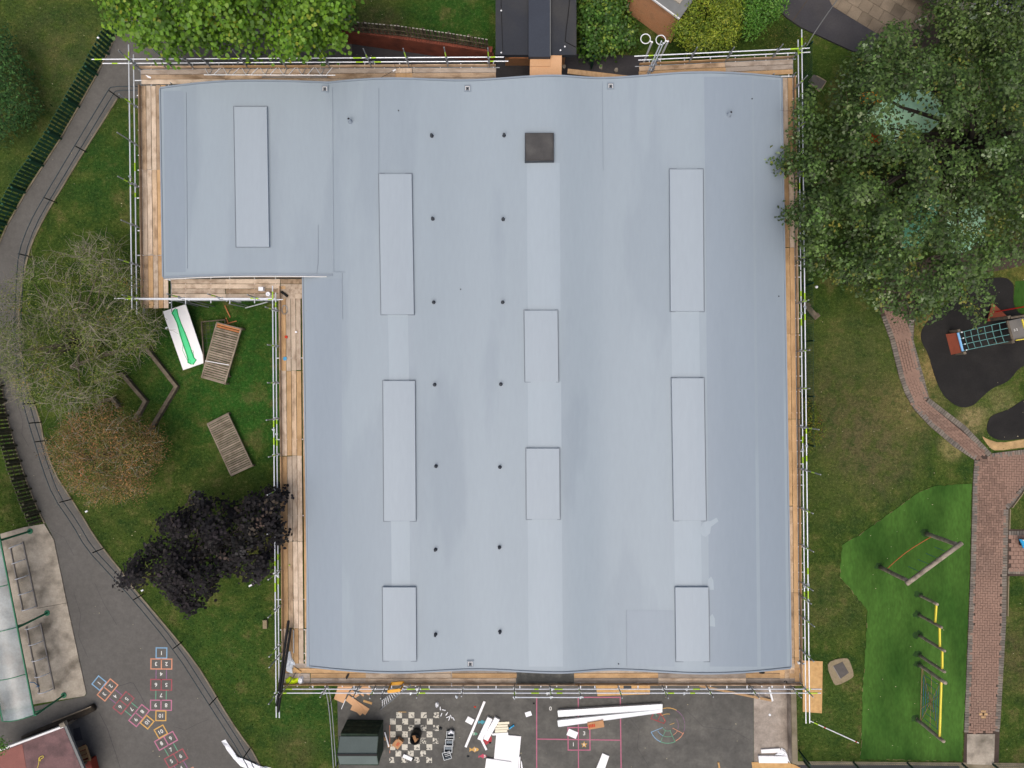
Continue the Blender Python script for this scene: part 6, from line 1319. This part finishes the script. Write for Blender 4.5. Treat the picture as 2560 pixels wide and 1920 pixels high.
for v in g4: MB().box((v.x, v.y, 1.18), (0.1, 0.1, 2.36)).build('post', 'white_metal', gh)
gw = thing('garden_wall', 'grey capped wall behind the flagstones at the top right', 'wall', P(2360, 0))
MB().bar(TD(1190, -120, 0.4), TD(1740, 100, 0.4), 0.3, 0.8).build('wall', 'wall_render', gw); MB().bar(TD(1190, -120, 0.83), TD(1740, 100, 0.83), 0.36, 0.06).build('coping', 'concrete_strip', gw)

# ------------------------------------------------------------------ trees
def leafmat(name, rough=0.55, trans=0.18, spec=0.3):
    m = mat(name, (0.1, 0.1, 0.1), rough, 0.1, 6, attr='tint', trans=trans, spec=spec); return m
leafmat('leaf', 0.5, 0.12, 0.35); leafmat('leaf_dull', 0.7, 0.06, 0.2); leafmat('leaf_purple', 0.6, 0.03, 0.12)
mat('bark', '#4d4438', 0.95, 0.25, 6, 0.6, 25); mat('bark_pale', '#86806f', 0.95, 0.2, 8, 0.5, 25); mat('bark_mid', '#5d5647', 0.95, 0.2, 8, 0.5, 25); mat('bark_dark', '#2c2620', 0.95, 0.2, 8, 0.5, 25)
LEAF = {'heart': [(0, 0, 0), (0.12, 0.36, 0.03), (0.45, 0.46, 0.05), (0.8, 0.25, 0.0), (1.0, 0, -0.06), (0.8, -0.25, 0.0), (0.45, -0.46, 0.05), (0.12, -0.36, 0.03)],
        'leaf': [(0, 0, 0), (0.4, 0.24, 0.05), (1, 0, -0.04), (0.4, -0.24, 0.05)],
        'lobe': [(0, 0, 0), (0.22, 0.26, 0.03), (0.42, 0.16, 0.0), (0.62, 0.4, 0.03), (1, 0, -0.04), (0.62, -0.4, 0.03), (0.42, -0.16, 0.0), (0.22, -0.26, 0.03)],
        'thin': [(0, 0, 0), (0.5, 0.14, 0.02), (1, 0, 0), (0.5, -0.14, 0.02)]}
def leaves(name, C, Nn, S, T, m, parent, shape='leaf'):
    n = len(C); tp = np.array(LEAF[shape]); k = len(tp)
    Nn = Nn / (np.linalg.norm(Nn, axis=1, keepdims=True) + 1e-9); r = NR.normal(size=(n, 3)); X = np.cross(Nn, r); X /= (np.linalg.norm(X, axis=1, keepdims=True) + 1e-9); Y = np.cross(Nn, X)
    V = C[:, None, :] + S[:, None, None] * (tp[None, :, 0, None] * X[:, None, :] + tp[None, :, 1, None] * Y[:, None, :] + tp[None, :, 2, None] * Nn[:, None, :])
    o_ = np.array(org(parent)); V = (V - o_).reshape(-1, 3)
    me = bpy.data.meshes.new(name); me.vertices.add(n * k); me.vertices.foreach_set('co', V.ravel()); me.loops.add(n * k); me.loops.foreach_set('vertex_index', np.arange(n * k, dtype=np.int32))
    me.polygons.add(n); me.polygons.foreach_set('loop_start', np.arange(n, dtype=np.int32) * k); me.polygons.foreach_set('loop_total', np.full(n, k, np.int32)); me.update(calc_edges=True)
    a = me.attributes.new('tint', 'FLOAT_COLOR', 'POINT'); cc_ = np.ones((n * k, 4)); cc_[:, :3] = np.repeat(T, k, axis=0); a.data.foreach_set('color', cc_.ravel())
    me.materials.append(MATS[m]); o = bpy.data.objects.new(name, me); COL.objects.link(o); o.parent = parent; ORG[o.name] = org(parent).copy(); return o
def tints(cols, n, jit=0.18):
    cols = [(lin(c), w) for c, w in cols]; w = np.array([c[1] for c in cols]); idx = NR.choice(len(cols), n, p=w / w.sum()); base = np.array([c[0] for c in cols])[idx]
    return np.clip(base * NR.uniform(1 - jit, 1 + jit, (n, 1)) * NR.uniform(0.93, 1.07, (n, 3)), 0, 1)
def unproj(px, py, z): k = (H - z) / F; return np.stack([(px - 1280) * k, -(py - 960) * k, z], 1)
def tree(name, label, cat, poly, base, zedge, ztop, D, ncl, per, clr, size, cols, m='leaf', shape='leaf', lumps=30, lumph=1.0, lumpr=70, depth=1.2, holes=(), limbs=14, trunk_r=0.2, barkm='bark', twigs=0, twigm=None, fork=0.4, up=0.9, jit=0.18, group=None, sparse=None, tw_len=0.5, twr=0.007):
    "crown: leaf clusters spread through a lumpy dome inside the outline; trunk, limbs and twigs reach into it"
    poly = [(a * 1.1573, b * 1.1573) for a, b in poly]; b0 = P(base[0] * 1.1573, base[1] * 1.1573); s = thing(name, label, cat, b0, group)
    xs = [p[0] for p in poly]; ys = [p[1] for p in poly]; N0 = ncl * 8
    px = NR.uniform(min(xs), max(xs), N0); py = NR.uniform(min(ys), max(ys), N0); k = inpoly(px, py, poly)
    k &= (px > -160) & (px < 2720) & (py > -160) & (py < 2080)
    for h in holes: k &= ~(inpoly(px, py, [(a * 1.1573, b * 1.1573) for a, b in h]) & (NR.random(N0) < 0.82))
    px, py = px[k][:ncl], py[k][:ncl]
    lx = NR.uniform(min(xs), max(xs), lumps); ly = NR.uniform(min(ys), max(ys), lumps); lh = NR.uniform(0.2, 1, lumps) * lumph
    d = edgedist(px, py, poly); t = np.clip(d / D, 0, 1); z = zedge + (ztop - zedge) * np.sqrt(t * (2 - t))
    lump = np.max(lh[None] * np.exp(-(((px[:, None] - lx) ** 2 + (py[:, None] - ly) ** 2) / (2 * (lumpr / 2) ** 2))), axis=1); z = z + lump - lumph * 0.5
    z = z - NR.exponential(depth * 0.45, len(z)).clip(0, depth * 2.2); z = np.maximum(z, 0.4)
    if sparse: 
        kk = (lump > lumph * sparse) | (NR.random(len(px)) < 0.35); px, py, z = px[kk], py[kk], z[kk]
    Cc = unproj(px, py, z); n = len(Cc)
    pos = np.repeat(Cc, per, axis=0); g = NR.normal(size=pos.shape); off = g * clr * np.array([1, 1, 0.55]); nrm = off / clr * 0.5 + NR.normal(size=pos.shape) * 0.45; nrm[:, 2] = np.abs(nrm[:, 2]) * 0.4 + up
    T = tints(cols, n, jit * 0.7); T = np.repeat(T, per, axis=0) * NR.uniform(1 - jit, 1 + jit, (n * per, 1))
    crown = leaves('crown', pos + off, nrm, size * NR.uniform(0.6, 1.25, n * per), np.clip(T, 0, 1), m, s, shape)
    zt_ = fork * ztop; mid = Vector((b0.x, b0.y, zt_)); MB().tube([b0, b0 + Vector((0.03, 0.02, zt_ * 0.5)), mid], [trunk_r * 1.3, trunk_r, trunk_r * 0.85], 10).build('trunk', barkm, s, True)
    idx = NR.choice(n, min(limbs, n), replace=False)
    for i in idx:
        e = Vector(Cc[i]); e.z -= 0.15; m1 = mid.lerp(e, 0.35) + Vector((R.uniform(-0.2, 0.2), R.uniform(-0.2, 0.2), 0.25)); m2 = mid.lerp(e, 0.7) + Vector((R.uniform(-0.25, 0.25), R.uniform(-0.25, 0.25), 0.15))
        MB().tube([mid - Vector((0, 0, 0.3 * R.random())), m1, m2, e], [trunk_r * 0.5, trunk_r * 0.33, trunk_r * 0.18, 0.012], 6).build('limb', barkm, s, True)
    if twigs:
        mb = MB()
        for i in range(twigs):
            c = Vector(Cc[R.randrange(n)]); out = Vector((c.x - b0.x, c.y - b0.y, R.uniform(0, 1.5))).normalized(); p = c; pts = [p]; dr = (out * 0.5 + Vector((R.gauss(0, 0.8), R.gauss(0, 0.8), R.gauss(0.1, 0.35)))).normalized()
            for q in range(4): dr = (dr + Vector((R.gauss(0, 0.45), R.gauss(0, 0.45), R.gauss(0, 0.2)))).normalized(); p = p + dr * tw_len / 4 * R.uniform(0.7, 1.3); pts.append(p.copy())
            mb.tube(pts, [twr * 2.2, twr * 1.7, twr * 1.3, twr, twr * 0.6], 3, False)
        tag(mb.build('twigs', twigm or barkm, s), kind='stuff')
    return s
tree('lime_tree', 'bright yellow-green broad-leaved tree overhanging the upper left scaffold', 'tree', [(215, -60), (228, 10), (232, 50), (258, 80), (285, 100), (305, 95), (338, 92), (348, 112), (367, 122), (405, 92), (450, 98), (470, 112), (500, 95), (520, 90), (545, 128), (570, 138), (560, 105), (595, 120), (622, 105), (640, 115), (668, 92), (702, 132), (705, 110), (692, 88), (735, 100), (758, 80), (745, 55), (755, 30), (750, 0), (745, -80)],
     (480, -30), 4.2, 7.6, 75, 1700, 11, 0.25, 0.165, [('#5f831e', 5), ('#53781c', 4), ('#6f9026', 2), ('#456718', 3), ('#848e2d', 0.4)], 'leaf', 'heart', 46, 2.4, 60, 2.2, sparse=0.3, limbs=22, trunk_r=0.22, barkm='bark_pale', up=1.1)
OAKH = [[(1868, 245), (1955, 205), (2000, 195), (2032, 205), (2030, 290), (1990, 300), (1960, 270), (1900, 262)], [(1950, 478), (1985, 475), (1982, 530), (1955, 545)], [(1872, 290), (1900, 285), (1905, 320), (1880, 325)], [(1880, 210), (1902, 205), (1905, 222), (1882, 226)]]
tree('oak_tree', 'large dark green oak tree overhanging the right scaffold and mint shelters', 'tree', [(1668, 335), (1700, 345), (1712, 235), (1745, 205), (1752, 175), (1775, 215), (1800, 180), (1835, 125), (1880, 90), (1910, 70), (1950, 50), (1990, 60), (2060, 90), (2130, 80), (2212, 100), (2330, 120), (2330, 540), (2210, 555), (2170, 560), (2130, 590), (2150, 650), (2125, 712), (2095, 690), (2060, 655), (2020, 690), (1970, 690), (1930, 668), (1880, 655), (1840, 610), (1790, 590), (1755, 600), (1742, 560), (1728, 520), (1690, 490), (1685, 450), (1715, 420), (1692, 390)],
     (2010, 360), 3.4, 7.4, 150, 4400, 11, 0.19, 0.15, [('#3c5221', 5), ('#496129', 4), ('#304219', 4), ('#5a7338', 1.6), ('#87956f', 0.3), ('#6c702c', 0.5)], 'leaf', 'lobe', 150, 3.2, 48, 2.0, sparse=0.22, holes=OAKH, limbs=36, trunk_r=0.32, barkm='bark_dark', up=1.35, jit=0.28, twigs=250, twigm='bark', tw_len=0.7)
tree('roadside_tree', 'dark green tree filling the top right corner beyond the oak', 'tree', [(1990, 40), (2010, 5), (2040, -60), (2330, -60), (2330, 130), (2230, 130), (2130, 110), (2060, 105)], (2160, 10), 3.6, 6.2, 90, 1100, 9, 0.24, 0.145, [('#445724', 5), ('#52682f', 4), ('#35471e', 4), ('#677c42', 1.6), ('#8f9a80', 0.6)], 'leaf', 'lobe', 30, 1.5, 80, 1.8, holes=[[(2150, -10), (2205, -10), (2200, 30), (2160, 22)]], limbs=14, trunk_r=0.2, barkm='bark_dark', up=0.7, jit=0.25)
tree('plum_tree', 'dark purple-leaved tree on the left lawn touching the inner scaffold', 'tree', [(252, 1278), (262, 1245), (285, 1215), (312, 1178), (345, 1170), (352, 1120), (398, 1110), (425, 1066), (442, 1090), (480, 1082), (500, 1098), (540, 1070), (572, 1058), (600, 1038), (614, 1060), (608, 1120), (610, 1170), (590, 1215), (575, 1240), (548, 1262), (520, 1240), (480, 1235), (455, 1275), (430, 1310), (400, 1325), (380, 1300), (352, 1262), (320, 1245), (300, 1262), (275, 1258)],
     (450, 1190), 2.6, 5.4, 70, 1200, 11, 0.16, 0.14, [('#222021', 5), ('#1b1a1a', 5), ('#2a2728', 3), ('#3a3636', 0.7), ('#4a423a', 0.3)], 'leaf_purple', 'heart', 60, 2.0, 42, 1.5, sparse=0.3, limbs=18, trunk_r=0.16, barkm='bark_dark', up=1.3, jit=0.25, twigs=50, twigm='bark', tw_len=0.5)
tree('sparse_tree', 'half-bare twiggy tree with small olive leaves at the left edge', 'tree', [(15, 600), (60, 575), (110, 560), (145, 535), (185, 525), (225, 510), (270, 540), (292, 590), (300, 640), (325, 680), (345, 700), (335, 740), (295, 770), (255, 800), (235, 855), (170, 880), (110, 895), (60, 880), (25, 830), (-10, 780), (-40, 700), (-10, 640)],
     (215, 745), 1.8, 4.6, 90, 1500, 30, 0.24, 0.08, [('#5c6a2f', 5), ('#69773a', 4), ('#4a5826', 3), ('#808640', 1), ('#8a7440', 0.3)], 'leaf_dull', 'leaf', 70, 1.6, 55, 2.4, sparse=0.32, limbs=14, trunk_r=0.17, barkm='bark_mid', up=0.6, jit=0.25, twigs=1300, twigm='bark_pale', tw_len=0.95, twr=0.0065)
tree('brown_tree', 'small tree with browning orange leaves on the left lawn', 'tree', [(105, 985), (95, 960), (130, 925), (165, 885), (205, 872), (250, 880), (292, 905), (345, 945), (362, 985), (330, 1005), (322, 1055), (285, 1082), (240, 1078), (200, 1085), (165, 1055), (135, 1035), (120, 1005)],
     (235, 985), 1.6, 3.8, 70, 700, 28, 0.24, 0.085, [('#806443', 4), ('#8f7048', 3), ('#6d5c38', 4), ('#726d3a', 4), ('#a3744a', 1.0), ('#5c6230', 3)], 'leaf_dull', 'leaf', 25, 0.9, 55, 1.5, limbs=9, trunk_r=0.12, barkm='bark_mid', up=0.6, jit=0.25, twigs=330, twigm='bark_pale', tw_len=0.6, twr=0.006)
tree('ivy_bush', 'sprawling dark green ivy bush right of the black felt roof', 'bush', [(1247, -40), (1360, -40), (1352, 20), (1378, 60), (1370, 95), (1345, 100), (1320, 112), (1300, 132), (1268, 128), (1254, 100), (1247, 50)], (1310, 40), 0.5, 2.3, 60, 650, 10, 0.2, 0.12, [('#466a26', 5), ('#35541d', 4), ('#5c7f32', 3), ('#778c34', 1.2)], 'leaf', 'heart', 36, 1.4, 34, 1.0, sparse=0.28, limbs=8, trunk_r=0.06, up=0.9)
tree('laurel_bush', 'rounded yellow-green evergreen bush right of the netball hoops', 'bush', [(1452, 75), (1458, 45), (1475, 20), (1485, -40), (1600, -40), (1606, 30), (1595, 70), (1575, 100), (1540, 110), (1505, 108), (1480, 98)], (1530, 30), 1.0, 3.2, 60, 1100, 11, 0.18, 0.115, [('#7f9029', 5), ('#6b8024', 4), ('#97a034', 2), ('#52681d', 3.5)], 'leaf', 'leaf', 40, 1.3, 30, 1.0, sparse=0.25, limbs=10, trunk_r=0.08, up=0.7)
tree('green_bush', 'bright green leafy bush at the top beside the yellow-green one', 'bush', [(1600, 45), (1604, -40), (1702, -40), (1695, 25), (1668, 40), (1650, 62), (1615, 80)], (1650, 10), 0.6, 2.2, 45, 450, 10, 0.18, 0.12, [('#52802a', 5), ('#426a21', 4), ('#68913a', 2)], 'leaf', 'leaf', 20, 0.7, 35, 0.8, limbs=6, trunk_r=0.06, up=0.8)
tree('dark_bush', 'dark green bush at the left edge beyond the picket fence', 'bush', [(-40, 50), (12, 62), (28, 100), (48, 140), (66, 185), (78, 225), (82, 255), (60, 268), (30, 275), (10, 300), (-40, 310)], (10, 190), 0.5, 2.4, 60, 420, 11, 0.24, 0.15, [('#33552a', 5), ('#294320', 5), ('#466734', 2)], 'leaf_dull', 'leaf', 20, 0.9, 50, 1.0, limbs=6, trunk_r=0.06, up=0.7)
tree('small_shrub', 'small yellowing shrub beside the right scaffold and mesh fence', 'shrub', [(1738, 868), (1752, 862), (1765, 885), (1772, 915), (1782, 930), (1770, 955), (1752, 975), (1738, 970)], (1752, 920), 0.3, 1.2, 25, 170, 11, 0.16, 0.09, [('#5e6c24', 5), ('#4a5a1e', 4), ('#86782a', 1.5), ('#96602a', 0.4)], 'leaf_dull', 'leaf', 8, 0.4, 25, 0.6, limbs=5, trunk_r=0.03, up=0.7)
tree('corner_weed', 'bright green sprig at the left edge over the maroon roof', 'plant', [(-20, 1590), (5, 1595), (12, 1610), (8, 1625), (-20, 1630)], (-6, 1610), 2.7, 3.0, 10, 40, 8, 0.12, 0.12, [('#4d7a24', 5), ('#3c621d', 3)], 'leaf', 'leaf', 4, 0.2, 15, 0.2, limbs=3, trunk_r=0.02, up=0.8)
tree('weed_patch', 'straggly weeds on the rough ground beside the dark footpath', 'weeds', [(1640, 75), (1690, 45), (1735, 62), (1745, 85), (1700, 105), (1650, 100)], (1690, 80), 0.1, 0.4, 25, 220, 8, 0.2, 0.08, [('#46551f', 5), ('#38461a', 4), ('#6c6a35', 2)], 'leaf_dull', 'thin', 8, 0.2, 40, 0.3, limbs=3, trunk_r=0.01, up=0.5)

# ------------------------------------------------------------------ grass blades and fallen leaves
def grass(n, name='grass'):
    px = NR.uniform(-40, 2600, n); py = NR.uniform(-40, 1960, n)
    keep = np.ones(n, bool)
    for poly in (path_px, side_px, yard_px, slab_px, gap_px, [(2263 + (x - 2263) * 0.975, 1558 + (y - 1558) * 0.985) for x, y in turf_px], rub1, rub2, fp_px, [(395, 215), (1960, 190), (1985, 1720), (760, 1720), (755, 700), (400, 700)], [(1239, -90), (1441, -90), (1441, 140), (1239, 140)], [(1880, 1660), (1884, 1990), (1992, 1990), (1992, 1660)],
                 [(2190, 730), (2215, 690), (2330, 640), (2600, 600), (2600, 655), (2440, 688), (2340, 730), (2288, 780), (2283, 850), (2311, 952), (2322, 995), (2412, 1064), (2478, 1133), (2600, 1118), (2600, 1185), (2522, 1273), (2518, 1322), (2600, 1325), (2600, 1440), (2516, 1440), (2496, 1906), (2408, 1906), (2425, 1434), (2431, 1209), (2435, 1150), (2383, 1116), (2325, 1067), (2284, 1024), (2247, 943), (2203, 792)],
                 [(2040, -60), (2055, 3), (2190, 86), (2300, 150), (2420, 40), (2420, -60)], [(1990, 1903), (2650, 1903), (2650, 2100), (1990, 2100)], [(2452, 1088), (2500, 1105), (2620, 1090), (2620, 1116), (2474, 1122)], [(2065, 1655), (2115, 1640), (2135, 1690), (2085, 1715)], [(2018, 206), (2034, 186), (2064, 203), (2047, 227)]):
        keep &= ~inpoly(px, py, poly)
    px, py = px[keep], py[keep]; n = len(px); C = unproj(px, py, np.zeros(n)); h = NR.uniform(0.02, 0.055, n); a = NR.uniform(0, 6.28, n); w = NR.uniform(0.012, 0.028, n); tl = NR.normal(0, 0.035, (n, 2))
    V = np.zeros((n, 3, 3)); V[:, 0] = C + np.stack([np.cos(a) * w, np.sin(a) * w, 0 * a], 1); V[:, 1] = C - np.stack([np.cos(a) * w, np.sin(a) * w, 0 * a], 1); V[:, 2] = C + np.concatenate([tl, h[:, None]], 1)
    me = bpy.data.meshes.new(name); me.vertices.add(n * 3); me.vertices.foreach_set('co', V.ravel()); me.loops.add(n * 3); me.loops.foreach_set('vertex_index', np.arange(n * 3, dtype=np.int32)); me.polygons.add(n); me.polygons.foreach_set('loop_start', np.arange(n, dtype=np.int32) * 3); me.polygons.foreach_set('loop_total', np.full(n, 3, np.int32)); me.update(calc_edges=True)
    me.materials.append(MATS['lawn']); o = bpy.data.objects.new(name, me); COL.objects.link(o); tag(o, 'short mown grass on the lawns', 'grass', kind='stuff')
mat('leaf_pale', '#b5ab8c', 0.8, 0.3, 3)
grass(260000)
# pale fallen leaves and daisies
mb = MB(); 
for i in range(700):
    x, y = R.uniform(0, 2560), R.uniform(0, 1920)
    if 380 < x < 2000 and 190 < y < 1720: continue
    c = P(x, y, 0.05); s_ = R.uniform(0.012, 0.034); a = R.uniform(0, 6); mb.add([c + Vector((math.cos(a + k * 1.57) * s_, math.sin(a + k * 1.57) * s_ * 0.6, R.uniform(0, 0.02))) for k in range(4)], [(0, 1, 2, 3)])
tag(mb.build('fallen_leaves', 'leaf_pale'), 'pale fallen leaves scattered over grass and tarmac', 'leaves', kind='stuff')
